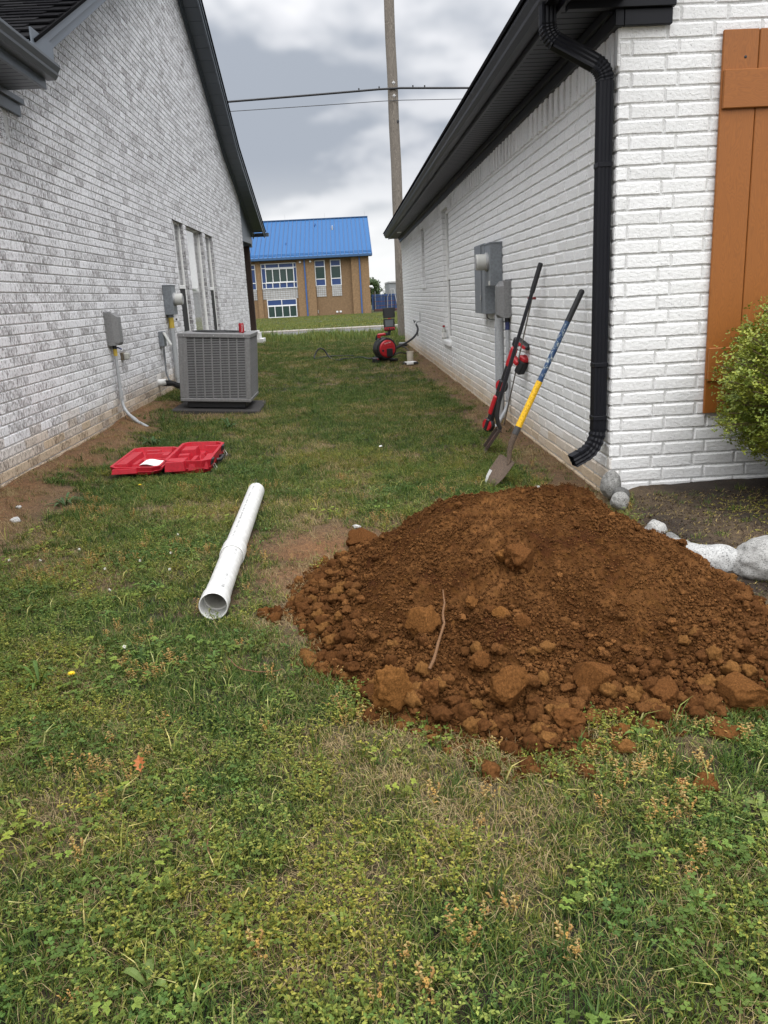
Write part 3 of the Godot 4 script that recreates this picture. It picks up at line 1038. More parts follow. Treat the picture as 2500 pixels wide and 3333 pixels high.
func make_mound() -> void:
	var base := Vector3(0.78, 0.0, -3.4)
	var t := thing("dirt_pile", "big mound of freshly dug reddish brown soil in front of the white house corner", "dirt pile", base)
	var st := 0.0125
	var nx := int(2.5 / st)
	var nzz := int(2.8 / st)
	var P := PackedVector3Array()
	var keep := PackedByteArray()
	for j in nzz + 1:
		for i in nx + 1:
			var x := -0.62 + i * st
			var z := -1.92 - j * st
			var h := mound_fine(x, z)
			keep.append(1 if h > -0.03 else 0)
			P.append(Vector3(x, ground_y(x, z) + maxf(h, -0.03) - 0.004, z) - base)
	var N := PackedVector3Array(); N.resize(P.size())
	var C := PackedColorArray()
	for j in nzz + 1:
		for i in nx + 1:
			var a := P[j * (nx + 1) + maxi(i - 1, 0)]
			var b := P[j * (nx + 1) + mini(i + 1, nx)]
			var c := P[maxi(j - 1, 0) * (nx + 1) + i]
			var d := P[mini(j + 1, nzz) * (nx + 1) + i]
			N[j * (nx + 1) + i] = (b - a).cross(d - c).normalized() * 1.0
			if N[j * (nx + 1) + i].y < 0: N[j * (nx + 1) + i] *= -1.0
			var p := P[j * (nx + 1) + i]
			var k := clampf(0.5 + nz.get_noise_2d(p.x * 3.0, p.z * 3.0) * 0.9 + nz2.get_noise_2d(p.x * 12.0, p.z * 12.0) * 0.5, 0, 1)
			C.append(Color(0.085, 0.035, 0.0125).lerp(Color(0.205, 0.092, 0.032), k))
	var idx := PackedInt32Array()
	for j in nzz:
		for i in nx:
			var a := j * (nx + 1) + i
			var b := a + nx + 1
			if keep[a] + keep[a + 1] + keep[b] + keep[b + 1] == 0: continue
			idx.append_array([a, b, a + 1, a + 1, b, b + 1])
	var arr := []
	arr.resize(Mesh.ARRAY_MAX)
	arr[Mesh.ARRAY_VERTEX] = P; arr[Mesh.ARRAY_NORMAL] = N; arr[Mesh.ARRAY_COLOR] = C; arr[Mesh.ARRAY_INDEX] = idx
	var m := ArrayMesh.new()
	m.add_surface_from_arrays(Mesh.PRIMITIVE_TRIANGLES, arr)
	var o := MeshInstance3D.new()
	o.mesh = m; o.material_override = M.soil; o.name = "soil_mound"
	t.add_child(o)
	# crumbs: three sizes of broken lumps
	var r := RandomNumberGenerator.new(); r.seed = 99
	var lumps := []
	for k in 10:
		var mb := MB.new()
		lump(mb, Vector3(), Vector3(1, 0.82, 0.92), 100 + k, 0.75, 1 if k < 4 else 2, 3, k >= 4, 1.3)
		lumps.append(mb.mesh())
	var place := func(x: float, z: float, s: float, sink: float) -> Transform3D:
		var b := Basis.from_euler(Vector3(r.randf() * TAU, r.randf() * TAU, r.randf() * TAU)).scaled(Vector3(s, s * r.randf_range(0.7, 1.0), s * r.randf_range(0.8, 1.1)))
		return Transform3D(b, Vector3(x, ground_y(x, z) + maxf(mound_fine(x, z), 0.0) + s * (1.0 - sink), z))
	var small := []
	var scol := []
	for i in 150000:
		var x := r.randf_range(-0.5, 1.8)
		var z := r.randf_range(-1.95, -4.6)
		var h := mound_y(x, z)
		if h < -0.012: continue
		if h < 0.0 and r.randf() < 0.65: continue
		var edge := 1.0 - sm(0.0, 0.22, h)
		var zone := sm(-0.25, 0.25, nz.get_noise_2d(x * 2.6 + 33.0, z * 2.6) + 0.4 * nz2.get_noise_2d(x * 9.0, z * 9.0))
		if r.randf() > 0.50 + 0.50 * maxf(zone, edge): continue
		var s := lerpf(0.0020, 0.0062, pow(r.randf(), 3.0)) * (0.8 + 0.35 * zone + 0.9 * edge)
		var tr: Transform3D = place.call(x, z, s, 0.55)
		tr.origin -= base
		small.append(tr)
		scol.append(Color(0.100, 0.041, 0.014).lerp(Color(0.225, 0.101, 0.035), clampf(r.randf() * 0.7 + 0.5 * nz.get_noise_2d(x * 3.0, z * 3.0) + 0.15, 0, 1)) * r.randf_range(0.75, 1.2))
	many(t, "crumbs", lumps[0], M.clod, small, scol)
	var mids := []
	for i in 9000:
		var x := r.randf_range(-0.55, 1.85)
		var z := r.randf_range(-1.92, -4.6)
		var h := mound_y(x, z)
		if h < -0.010: continue
		var edge := 1.0 - sm(0.0, 0.26, h)
		if r.randf() > 0.07 + 0.93 * edge * (1.0 if z > -3.6 else 0.5): continue
		if h < 0.0 and r.randf() < 0.55: continue
		var s := lerpf(0.006, 0.032, pow(r.randf(), 2.8)) * (0.5 + 0.65 * edge)
		mids.append([s, x, z])
	mids.sort_custom(func(a, b): return a[0] / absf(a[2]) > b[0] / absf(b[2]))
	var rest := []
	var rcol := []
	var clod_mats := [M.clod_a, M.clod_b, M.clod_c]
	for i in mids.size():
		var q = mids[i]
		var tr: Transform3D = place.call(q[1], q[2], q[0], 0.45)
		if i < 296:
			piece(t, "clod", lumps[4 + r.randi() % 6], clod_mats[r.randi() % 3], tr)
		else:
			tr.origin -= base
			rest.append(tr)
			rcol.append(Color(0.12, 0.049, 0.017).lerp(Color(0.25, 0.112, 0.038), r.randf()) * r.randf_range(0.75, 1.2))
	many(t, "small_clods", lumps[5], M.clod, rest, rcol)
	# the large lumps, each its own thing: x, z, radii, facets, orange share, label
	var big := [
		[0.075, -2.385, 0.070, 0.080, 0.06, 5, 0.85, "largest ochre lump at the left front foot of the dirt pile"],
		[0.452, -2.315, 0.062, 0.066, 0.055, 4, 0.5, "round ochre lump at the middle front foot of the dirt pile"],
		[0.725, -2.36, 0.075, 0.056, 0.06, 6, 0.35, "angular brown lump right of the middle at the pile's front"],
		[1.19, -2.26, 0.085, 0.072, 0.06, 5, 0.45, "big orange brown lump at the right front edge of the dirt pile"],
		[0.195, -2.365, 0.036, 0.044, 0.035, 4, 0.25, "dark brown lump beside the largest ochre lump"],
		[0.373, -2.465, 0.036, 0.034, 0.03, 4, 0.35, "small brown lump above the middle front of the dirt pile"],
		[0.602, -2.19, 0.056, 0.038, 0.045, 5, 0.3, "low wide brown lump in the grass edge before the pile"],
		[0.94, -2.27, 0.052, 0.040, 0.045, 4, 0.25, "brown lump left of the right front lump of the pile"],
		[0.207, -2.68, 0.060, 0.055, 0.05, 6, 0.60, "ochre boulder half buried left of the root on the slope"],
		[0.487, -2.65, 0.033, 0.026, 0.028, 4, 0.95, "bright ochre lump right of the root on the slope"],
		[0.552, -2.605, 0.033, 0.034, 0.028, 5, 0.3, "brown lump below the bright ochre lump on the slope"],
		[0.391, -2.735, 0.024, 0.024, 0.022, 4, 0.6, "small ochre lump just right of the root top"],
		[0.545, -2.93, 0.030, 0.026, 0.028, 4, 0.9, "small bright ochre lump high in the middle of the slope"],
		[0.60, -2.89, 0.060, 0.060, 0.05, 6, 0.25, "crumbly brown knob in the middle of the pile's face"],
		[1.055, -2.08, 0.050, 0.026, 0.035, 5, 0.45, "outlying flat orange lump in the grass right of the pile's front"],
		[0.75, -2.12, 0.030, 0.026, 0.025, 5, 0.7, "pale pointed lump in the grass before the pile"],
		[-0.437, -3.31, 0.036, 0.024, 0.030, 4, 0.35, "crumbly lump on the grass left of the pile beside the white pipe"],
		[-0.386, -3.215, 0.034, 0.026, 0.03, 4, 0.25, "second crumbly lump on the grass nearer than the first by the white pipe"],
		[0.01, -4.30, 0.085, 0.065, 0.07, 5, 0.25, "dark crumbly clump at the pile's back left end"],
		[0.88, -1.835, 0.034, 0.032, 0.03, 5, 0.45, "single reddish lump alone on the lawn at right"],
		[0.826, -1.865, 0.020, 0.014, 0.018, 4, 0.3, "little flat lump left of the single reddish lump on the lawn"],
		[0.57, -2.0, 0.016, 0.012, 0.015, 4, 0.6, "tiny orange lump alone on the grass before the pile"],
	]
	for k in big.size():
		var q = big[k]
		var mb := MB.new()
		var x: float = q[0]
		var z: float = q[1]
		var y := ground_y(x, z) + maxf(mound_y(x, z), 0.0)
		lump(mb, Vector3(x, y + q[3] * 0.62, z), Vector3(q[2], q[3], q[4]), 300 + k, 0.42, 4, q[5] - 1, true, 1.1)
		var m2: StandardMaterial3D = M.clod_b.duplicate()
		m2.albedo_color = lin(lerpf(0.165, 0.34, q[6]), lerpf(0.066, 0.150, q[6]), lerpf(0.024, 0.044, q[6]))
		single("dirt_clod", mb, m2, q[7], "dirt clod", Vector3(x, y, z), "large clods of dug soil")
	# the root
	var root := MB.new()
	var pts := []
	var a := Vector3(0.205, 0, -2.46)
	var b := Vector3(0.318, 0, -2.83)
	for i in 13:
		var s := i / 12.0
		var p := a.lerp(b, s) + Vector3(0.018 * sin(s * 4.2) + 0.004 * sin(s * 17.0), 0, 0)
		p.y = ground_y(p.x, p.z) + mound_y(p.x, p.z) + 0.032 + 0.010 * sin(s * 6.0) + 0.004 * sin(s * 19.0)
		pts.append(p)
	root.tube(pts, [0.0056, 0.0062, 0.0050, 0.0058, 0.0046, 0.0050, 0.0044, 0.0050, 0.0040, 0.0042, 0.0036, 0.0034, 0.0022], 7)
	single("root", root, M.root, "thin bare brown root lying down the front slope of the dirt pile", "root", a)

func make_stones() -> void:
	var list := [
		[Vector3(1.585, 0.105, -4.83), Vector3(0.058, 0.088, 0.058), "speckled grey stone standing tall against the white house corner", 0.62],
		[Vector3(1.595, 0.085, -4.67), Vector3(0.045, 0.048, 0.045), "dark grey round stone between two pale stones by the corner", 0.28],
		[Vector3(1.54, 0.085, -4.52), Vector3(0.050, 0.052, 0.048), "pale grey stone third from the house corner by the mound", 0.66],
		[Vector3(1.525, 0.075, -3.92), Vector3(0.055, 0.058, 0.055), "small bright white stone half covered by the dirt mound", 0.86],
		[Vector3(1.535, 0.065, -3.74), Vector3(0.050, 0.055, 0.05), "flat mauve grey stone behind the white bean shaped one", 0.40],
		[Vector3(1.515, 0.07, -3.60), Vector3(0.075, 0.062, 0.06), "light grey stone touching the bean shaped stone", 0.60],
		[Vector3(1.83, 0.09, -3.34), Vector3(0.165, 0.105, 0.12), "big rounded speckled stone at the right picture edge", 0.78],
	]
	for k in list.size():
		var q = list[k]
		var mb := MB.new()
		lump(mb, q[0], q[1] * 1.05, 700 + k * 3, 0.22, 4, 0, true, 0.7)
		var m2: StandardMaterial3D = M.stone.duplicate()
		m2.albedo_color = lin(q[3] * 0.62, q[3] * 0.61, q[3] * 0.58)
		single("border_stone", mb, m2, q[2], "stone", Vector3(q[0].x, 0.05, q[0].z), "stones edging the garden bed")
	# the white saddle-shaped one: one body with two rounded ends
	var mb2 := MB.new()
	var s := ico(4)
	var P := PackedVector3Array()
	var f := FastNoiseLite.new(); f.seed = 5; f.frequency = 0.9
	for p in s[0]:
		var d: Vector3 = p
		var h := 1.08 + 0.10 * f.get_noise_3d(d.x, d.y, d.z)
		var pinch := 1.0 - 0.26 * exp(-pow((d.x + 0.05) / 0.34, 2)) * maxf(0.0, d.y)
		var q := Vector3(d.x * 0.142, d.y * 0.082 * pinch, d.z * 0.085) * h
		P.append(Vector3(1.575, 0.085, -3.42) + Basis(Vector3.UP, -0.35) * q)
	var nn := PackedVector3Array(); nn.resize(P.size())
	for t in s[1]:
		var w := (P[t[1]] - P[t[0]]).cross(P[t[2]] - P[t[0]])
		for k in 3: nn[t[k]] += w
	for t in s[1]:
		mb2.tris(P[t[0]], P[t[1]], P[t[2]], nn[t[0]].normalized(), nn[t[1]].normalized(), nn[t[2]].normalized())
	var m3: StandardMaterial3D = M.stone.duplicate()
	m3.albedo_color = lin(0.62, 0.62, 0.605)
	single("border_stone", mb2, m3, "white speckled bean shaped stone with a dip in its back", "stone", Vector3(1.575, 0.05, -3.42), "stones edging the garden bed")
	# small pale stones in the bare soil by the left wall
	var litter := [[Vector3(-2.20, 0.10, -5.06), Vector3(0.035, 0.02, 0.028), "white stone on the bare soil at the left picture edge"], [Vector3(-2.285, 0.10, -5.34), Vector3(0.022, 0.012, 0.02), "smaller pale stone beyond the white stone at left"], [Vector3(0.97, 0.035, -5.0), Vector3(0.02, 0.014, 0.018), "pale pebble on the soil below the black downspout"], [Vector3(1.22, 0.03, -5.25), Vector3(0.024, 0.016, 0.02), "white pebble in the dirt left of the downspout mouth"], [Vector3(-0.02, 0.0, -4.62), Vector3(0.03, 0.012, 0.022), "flat grey stone in the bare scrape behind the pile"]]
	for k in litter.size():
		var q = litter[k]
		var mb := MB.new()
		var y := ground_y(q[0].x, q[0].z)
		lump(mb, Vector3(q[0].x, y + q[1].y * 0.5, q[0].z), q[1], 900 + k, 0.4, 2, 4, true, 1.0)
		single("stone", mb, M.stone, q[2], "stone", Vector3(q[0].x, y, q[0].z))

# ---------------------------------------------------------------- left house
const XL := -2.64
func rake_y(z: float) -> float:   # under edge of the gable fascia
	if z > -14.9: return 3.38 + 0.49 * (-7.42 - z)
	if z > -20.2: return 4.60 + 0.4585 * (z + 20.2)
	return 3.12 + 0.296 * (z + 25.2)

func sloped(mb: MB, p: Vector3, q: Vector3, w: float, h: float, ch := 0.0) -> void:   # board from p to q (same x), w thick in x, h high, p and q on its under edge
	var d := (q - p)
	var L := d.length()
	var zb := d / L
	var xb := Vector3(1, 0, 0)
	var yb := zb.cross(xb)
	if yb.y < 0: yb = -yb; xb = -xb
	var bs := Basis(xb, yb, zb)
	if bs.determinant() < 0: bs = Basis(-xb, yb, zb)
	mb.box((p + q) * 0.5 + yb * h * 0.5, Vector3(w, h, L), bs, ch)

func make_left_house() -> void:
	var t := thing("brick_house", "house of whitewashed grey brick with a tall gable and dark grey trim, on the left", "house", Vector3(-6.0, 0, -15.0))
	var xw := XL - 0.009
	var wins := [[-14.33, -13.474], [-16.197, -14.555], [-17.372, -16.483]]
	var ws := 0.62
	var wt := 2.655
	# wall body: strips between and around the openings, then the gable above
	var wl := MB.new()
	var xf := Transform3D(Basis(Vector3(0, 0, -1), Vector3(0, 1, 0), Vector3(1, 0, 0)), Vector3(xw, 0, 0))   # u = -z
	wl.prism([Vector2(-3.0, -0.25), Vector2(22.6, -0.25), Vector2(22.6, ws), Vector2(-3.0, ws)], xf, 0.30)
	for q in [[-3.0, 13.474], [14.33, 14.555], [16.197, 16.483], [17.372, 22.6]]:
		wl.prism([Vector2(q[0], ws), Vector2(q[1], ws), Vector2(q[1], wt), Vector2(q[0], wt)], xf, 0.30)
	wl.prism([Vector2(-3.0, wt), Vector2(22.6, wt), Vector2(22.6, rake_y(-22.6) + 0.12), Vector2(20.2, 4.72), Vector2(14.9, 7.14), Vector2(7.20, 3.37), Vector2(7.20, 3.06), Vector2(-3.0, 3.06)], xf, 0.30)
	# the other walls and the ceiling, so that the rooms are shut
	wl.bb(Vector3(-9.4, -0.2, -22.6), Vector3(-2.96, 3.3, -22.3))
	wl.bb(Vector3(-9.4, -0.2, 2.6), Vector3(-2.96, 3.0, 3.0))
	wl.bb(Vector3(-9.7, -0.2, -22.6), Vector3(-9.4, 3.3, 3.0))
	wl.bb(Vector3(-9.4, 2.80, -22.3), Vector3(-2.96, 2.90, 2.6))
	wl.bb(Vector3(-9.4, -0.2, -22.3), Vector3(-2.96, 0.0, 2.6))
	wl.bb(Vector3(-6.0, 0.0, -18.3), Vector3(-5.9, 2.8, -12.6))
	var wall := part(t, "wall", wl, M.mortar_grey)
	# bricks
	var recs := []
	var bs := Basis(Vector3(0, 0, -1), Vector3(0, 1, 0), Vector3(1, 0, 0))
	var spans := func(y: float) -> Array:
		var s := []
		if y < 2.67: s = [[2.5, 22.6]]
		elif y < 3.36: s = [[7.22, 22.6]]
		else:
			var a := 7.42 + (y - 3.38) / 0.49 - 0.05
			var b := 22.6
			if y > 4.60: b = 20.2 - (y - 4.60) / 0.4585 + 0.05
			elif y > rake_y(-22.6): b = minf(22.6, 25.2 - (y - 3.12) / 0.296 + 0.05)
			s = [[maxf(a, 7.22), b]]
		if y > ws and y < wt: s = cut(s, [[13.474, 14.33], [14.555, 16.197], [16.483, 17.372]])
		return s
	lay(recs, Vector3(XL, 0, 0), bs, 1.328, -17, 68, 0.254, 0.011, 0.03, spans)
	# soldier course under the front eave
	var sb := bs * Basis(Vector3(0, 0, 1), PI / 2)
	var u := 2.5
	while u < 7.13:
		recs.append([Transform3D(sb, Vector3(XL + 0.004, 2.79, -u - 0.035)), 0.235, false])
		u += 0.0813
	# returns into the window openings
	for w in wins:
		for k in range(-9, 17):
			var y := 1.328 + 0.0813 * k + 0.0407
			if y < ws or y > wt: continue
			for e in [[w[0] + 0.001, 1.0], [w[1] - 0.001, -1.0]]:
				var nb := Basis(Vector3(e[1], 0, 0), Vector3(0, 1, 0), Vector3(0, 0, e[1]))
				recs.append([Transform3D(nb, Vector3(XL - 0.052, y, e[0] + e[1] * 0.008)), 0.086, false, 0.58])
	var stain := func(p: Vector3) -> float:
		var h := p.y - ground_y(-2.5, p.z)
		return clampf(sm(0.42, 0.0, h + 0.10 * nz2.get_noise_2d(p.z * 3.0, p.y * 5.0)), 0, 1)
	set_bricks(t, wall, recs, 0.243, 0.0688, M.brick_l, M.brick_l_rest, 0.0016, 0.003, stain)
	for i in 3:
		window(t, XL, 1.0, wins[i][0], wins[i][1], ws, wt, 1.62 if i != 1 else -1.0, M.vinyl)
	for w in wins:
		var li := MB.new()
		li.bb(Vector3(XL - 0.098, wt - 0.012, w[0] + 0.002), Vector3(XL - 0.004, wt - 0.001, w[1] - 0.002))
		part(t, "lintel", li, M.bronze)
	var sill := MB.new()
	sill.bb(Vector3(XL - 0.12, ws - 0.07, -17.42), Vector3(XL + 0.03, ws, -13.42), 0.006)
	part(t, "window_sill", sill, M.mortar_grey)
	# gable trim: fascia in two steps, frieze on the wall, soffit boards between
	var xo := -2.285
	var knots := [-6.95, -14.9, -20.2, -25.2]
	for k in 3:
		var za: float = knots[k]
		var zb: float = knots[k + 1]
		var pa := Vector3(0, rake_y(za), za)
		var pb := Vector3(0, rake_y(zb + 0.0001), zb)
		var o1 := Vector3(xo - 0.012, 0, 0)
		var f1 := MB.new()
		sloped(f1, pa + o1, pb + o1, 0.024, 0.17, 0.003)
		part(t, "rake_fascia", f1, M.trim_grey)
		var f2 := MB.new()
		var o2 := Vector3(xo + 0.012, 0.085, 0)
		sloped(f2, pa + o2, pb + o2, 0.022, 0.085, 0.004)
		part(t, "rake_moulding", f2, M.trim_grey)
		var f3 := MB.new()
		var o3 := Vector3(XL + 0.018, -0.01, 0)
		if k == 0: pa = Vector3(0, rake_y(-7.25), -7.25)
		sloped(f3, pa + o3, pb + o3, 0.03, 0.15, 0.003)
		var o4 := Vector3(XL + 0.040, 0.065, 0)
		sloped(f3, pa + o4, pb + o4, 0.018, 0.07, 0.003)
		part(t, "frieze_board", f3, M.trim_grey)
	var z := -7.3
	while z > -25.1:
		var z2 := maxf(z - 0.30, -25.15)
		if z > -14.9 and z2 < -14.9: z2 = -14.9
		var p := MB.new()
		sloped(p, Vector3(-2.465, rake_y(z) + 0.125, z - 0.007), Vector3(-2.465, rake_y(z2) + 0.125, z2 + 0.007), 0.335, 0.012, 0.002)
		part(t, "soffit_panel", p, M.trim_grey)
		z = z2 if z2 < z - 0.01 else z - 0.3
	# roof slabs
	var rf := MB.new()
	for k in 3:
		var za: float = knots[k]
		var zb: float = knots[k + 1]
		sloped(rf, Vector3(-6.0, rake_y(za) + 0.165, za), Vector3(-6.0, rake_y(zb + 0.0001) + 0.165, zb), 7.52, 0.025)
	# roof of the front wing, low pitched, behind its gutter
	rf.prism([Vector2(-2.27, 3.16), Vector2(-2.27, 3.19), Vector2(-9.7, 4.9), Vector2(-9.7, 4.86)], Transform3D(Basis(), Vector3(0, 0, 3.3)), 10.2)
	var roof := part(t, "roof", rf, M.shingle)
	# shingles of the slope that faces the street
	var r := RandomNumberGenerator.new(); r.seed = 3
	var tang := Vector3(0, 0.49, -1).normalized()
	var nrm := Vector3(0, 1, 0.49).normalized()
	var sh := []
	for q in 5:
		var m := MB.new()
		m.box(Vector3(), Vector3(0.312, 0.016, 0.185), Basis(), 0.002)
		sh.append(m.mesh())
	var start := Vector3(0, rake_y(-6.95) + 0.165, -6.95) + nrm * 0.030
	for row in 32:
		for cix in 9:
			var along := row * 0.135 + r.randf_range(-0.01, 0.01)
			var x := xo - 0.13 - cix * 0.318 - (0.159 if row % 2 else 0.0) + r.randf_range(-0.006, 0.006)
			var bs2 := Basis(Vector3(1, 0, 0), nrm, Vector3(1, 0, 0).cross(nrm)) * Basis(Vector3(1, 0, 0), -0.075) * Basis(Vector3(0, 1, 0), r.randf_range(-0.01, 0.01))
			piece(t, "shingle", sh[cix % 5], M.shingle_v[r.randi() % 3], Transform3D(bs2, start + tang * (along + 0.09) + Vector3(x, 0, 0) + nrm * r.randf_range(0, 0.004)))
	# front wing eave: gutter, soffit slats, stepped frieze
	var g := MB.new()
	extr(g, gutter_profile(-2.285, 3.115, 1.0), -7.22, 3.3)
	g.prism([Vector2(-2.285, 3.115), Vector2(-2.215, 3.115), Vector2(-2.193, 3.145), Vector2(-2.19, 3.165), Vector2(-2.167, 3.20), Vector2(-2.167, 3.22), Vector2(-2.285, 3.22)], Transform3D(Basis(), Vector3(0, 0, -7.22)), 0.008)
	part(t, "gutter", g, M.trim_dark)
	var fa := MB.new()
	fa.bb(Vector3(-2.315, 3.045, -7.20), Vector3(-2.287, 3.20, 3.3), 0.002)
	part(t, "eave_fascia", fa, M.trim_grey)
	z = -7.195
	while z < 3.0:
		var p := MB.new()
		p.bb(Vector3(XL - 0.02, 3.052, z), Vector3(-2.318, 3.062, z + 0.092), 0.002)
		part(t, "soffit_slat", p, M.trim_dark)
		z += 0.1
	var fr := MB.new()
	fr.bb(Vector3(XL, 3.005, -7.50), Vector3(XL + 0.055, 3.05, 3.0), 0.002)
	fr.bb(Vector3(XL, 2.91, -7.46), Vector3(XL + 0.03, 3.003, 3.0), 0.002)
	part(t, "eave_frieze", fr, M.trim_grey)
	var kp := MB.new()   # upright flashing plate at the foot of the gable rake
	kp.prism([Vector2(6.90, 3.41), Vector2(7.40, 3.42), Vector2(7.36, 3.28), Vector2(6.90, 3.23)], Transform3D(Basis(Vector3(0, 0, -1), Vector3(0, 1, 0), Vector3(1, 0, 0)), Vector3(-2.25, 0, 0)), 0.012)
	part(t, "flashing", kp, M.trim_grey)
	# back porch
	var pp := MB.new()
	pp.prism([Vector2(22.62, 2.90), Vector2(24.95, 2.94), Vector2(24.95, rake_y(-24.95) + 0.12), Vector2(22.62, rake_y(-22.62) + 0.12)], xf, 0.06)
	part(t, "porch_gable_panel", pp, M.trim_grey)
	var be := MB.new()
	be.bb(Vector3(-9.0, 2.86, -25.05), Vector3(-2.66, 3.02, -24.85), 0.004)
	part(t, "porch_beam", be, M.trim_grey)
	var eg := MB.new()
	eg.prism(gutter_profile(25.2, 3.16, 1.0), Transform3D(Basis(Vector3(0, 0, -1), Vector3(0, 1, 0), Vector3(1, 0, 0)), Vector3(-2.17, 0, 0)), 7.0)
	part(t, "porch_gutter", eg, M.trim_dark)
	var po := MB.new()
	po.box(Vector3(-2.83, 1.68, -24.92), Vector3(0.18, 2.42, 0.18), Basis(), 0.008)
	part(t, "porch_post", po, M.post_wood)
	var pd := MB.new()
	pd.bb(Vector3(-3.1, -0.1, -25.25), Vector3(-2.64, 0.42, -24.65), 0.006)
	pd.bb(Vector3(-3.1, -0.3, -25.3), Vector3(-2.53, 0.24, -24.55), 0.006)
	pd.bb(Vector3(-3.06, 0.42, -25.18), Vector3(-2.68, 0.48, -24.72), 0.01)
	part(t, "porch_pedestal", pd, M.mortar_grey)

# ---------------------------------------------------------------- right house
const XR := 1.6
const ZF := -4.91
func make_right_house() -> void:
	var t := thing("brick_house", "white painted brick house with black gutter and trim, on the right", "house", Vector3(4.5, 0, -14.0))
	var wl := MB.new()
	var xs := Transform3D(Basis(Vector3(0, 0, 1), Vector3(0, 1, 0), Vector3(-1, 0, 0)), Vector3(XR + 0.008, 0, 0))   # u = z, outside at -x
	var holes := [[-13.60, -12.73, 0.57], [-17.23, -16.60, 1.49]]
	var wt := 2.56
	wl.prism([Vector2(-23.15, -0.25), Vector2(ZF - 0.008, -0.25), Vector2(ZF - 0.008, 0.57), Vector2(-23.15, 0.57)], xs, 0.28)
	for q in [[-23.15, -17.23, 0.57], [-17.23, -16.60, 0.57], [-16.60, -13.60, 0.57], [-12.73, ZF - 0.008, 0.57]]:
		var top := 1.49 if q[0] == -17.23 else wt
		wl.prism([Vector2(q[0], q[2]), Vector2(q[1], q[2]), Vector2(q[1], top), Vector2(q[0], top)], xs, 0.28)
	wl.prism([Vector2(-23.15, wt), Vector2(ZF - 0.008, wt), Vector2(ZF - 0.008, 2.84), Vector2(-23.15, 2.84)], xs, 0.28)
	wl.prism([Vector2(XR + 0.29, -0.25), Vector2(8.0, -0.25), Vector2(8.0, 2.84), Vector2(6.0, 4.9), Vector2(XR + 0.29, 3.0)], Transform3D(Basis(), Vector3(0, 0, ZF - 0.008)), 0.28)
	wl.bb(Vector3(XR + 0.289, -0.2, -23.15), Vector3(8.0, 2.84, -22.87))
	wl.bb(Vector3(7.72, -0.2, -22.87), Vector3(8.0, 2.84, ZF - 0.289))
	wl.bb(Vector3(XR + 0.289, 2.70, -22.87), Vector3(7.72, 2.80, ZF - 0.289))
	wl.bb(Vector3(XR + 0.289, -0.2, -22.87), Vector3(7.72, 0.0, ZF - 0.289))
	wl.bb(Vector3(4.0, 0.0, -18.0), Vector3(4.1, 2.7, -12.0))
	var wall := part(t, "wall", wl, M.mortar_white)
	var recs := []
	# front face
	var fb := Basis()
	var fs := func(y: float) -> Array: return [[XR, minf(5.9, 5.9)]]
	# bond: courses begin in turn with a whole brick and with a header
	for k in range(-3, 39):
		var y := 0.186 + 0.0813 * k + 0.0407
		var u := XR
		if posmod(k, 2) == 1:
			recs.append([Transform3D(fb, Vector3(XR + 0.031, y, ZF)), 0.066, false])
			u += 0.073
		while u < 4.6:
			var full := true
			recs.append([Transform3D(fb, Vector3(u + 0.1315, y, ZF)), 0.258, full])
			u += 0.268
	# side face
	var sbs := Basis(Vector3(0, 0, 1), Vector3(0, 1, 0), Vector3(-1, 0, 0))
	for k in range(-5, 29):
		var y := 0.186 + 0.0813 * k + 0.0407
		var z := ZF
		var sp := [[-23.15, ZF]]
		if y < wt:
			if y > 0.50: sp = cut(sp, [[-13.60, -12.73]])
			if y > 1.43: sp = cut(sp, [[-17.23, -16.60]])
		if posmod(k, 2) == 0:
			recs.append([Transform3D(sbs, Vector3(XR, y, ZF - 0.033)), 0.066, false])
			z -= 0.073
		while z > -23.15:
			for s in cut([[maxf(z - 0.268, -23.15), z]], [[-99.0, sp[0][0]]]):
				var outs := [s]
				var hs := []
				if y < wt and y > 0.50: hs.append([-13.60, -12.73])
				if y < wt and y > 1.43: hs.append([-17.23, -16.60])
				for q in cut(outs, hs):
					if q[1] - q[0] > 0.04:
						recs.append([Transform3D(sbs, Vector3(XR, y, (q[0] + q[1]) * 0.5)), q[1] - q[0] - 0.010, q[1] - q[0] > 0.2679])
			z -= 0.268
	# soldier course below the frieze, slightly proud, and returns of the openings
	var sold := sbs * Basis(Vector3(0, 0, 1), PI / 2)
	var z2 := ZF - 0.04
	while z2 > -23.12:
		var skip := (z2 < -12.70 and z2 > -13.63) or (z2 < -16.57 and z2 > -17.26)
		if skip: recs.append([Transform3D(sold, Vector3(XR - 0.010, 2.645, z2)), 0.16, false])
		else: recs.append([Transform3D(sold, Vector3(XR - 0.012 - 0.006 * sin(z2 * 37.0), 2.60, z2)), 0.215, false])
		z2 -= 0.0813
	for h in holes:
		for k in range(3, 30):
			var y := 0.186 + 0.0813 * k + 0.0407
			if y < h[2] or y > wt: continue
			for e in [[h[0] + 0.001, 1.0], [h[1] - 0.001, -1.0]]:
				var nb := Basis(Vector3(e[1], 0, 0), Vector3(0, 1, 0), Vector3(0, 0, e[1]))
				recs.append([Transform3D(nb, Vector3(XR + 0.05, y, e[0] + e[1] * 0.008)), 0.084, false])
	var stain := func(p: Vector3) -> float:
		if p.z > ZF - 0.01: return 0.16 * sm(0.28, 0.1, p.y)
		return clampf(sm(0.36, -0.02, p.y - 0.02 + 0.08 * nz2.get_noise_2d(p.z * 3.0, p.y * 5.0)), 0, 1)
	set_bricks(t, wall, recs, 0.258, 0.0720, M.brick_r, M.brick_r_rest, 0.0036, 0.007, stain)
	window(t, XR, -1.0, -13.60, -12.73, 0.57, wt, 1.54, M.vinyl, false)
	window(t, XR, -1.0, -17.23, -16.60, 1.49, wt, -1.0, M.vinyl)
	var si := MB.new()
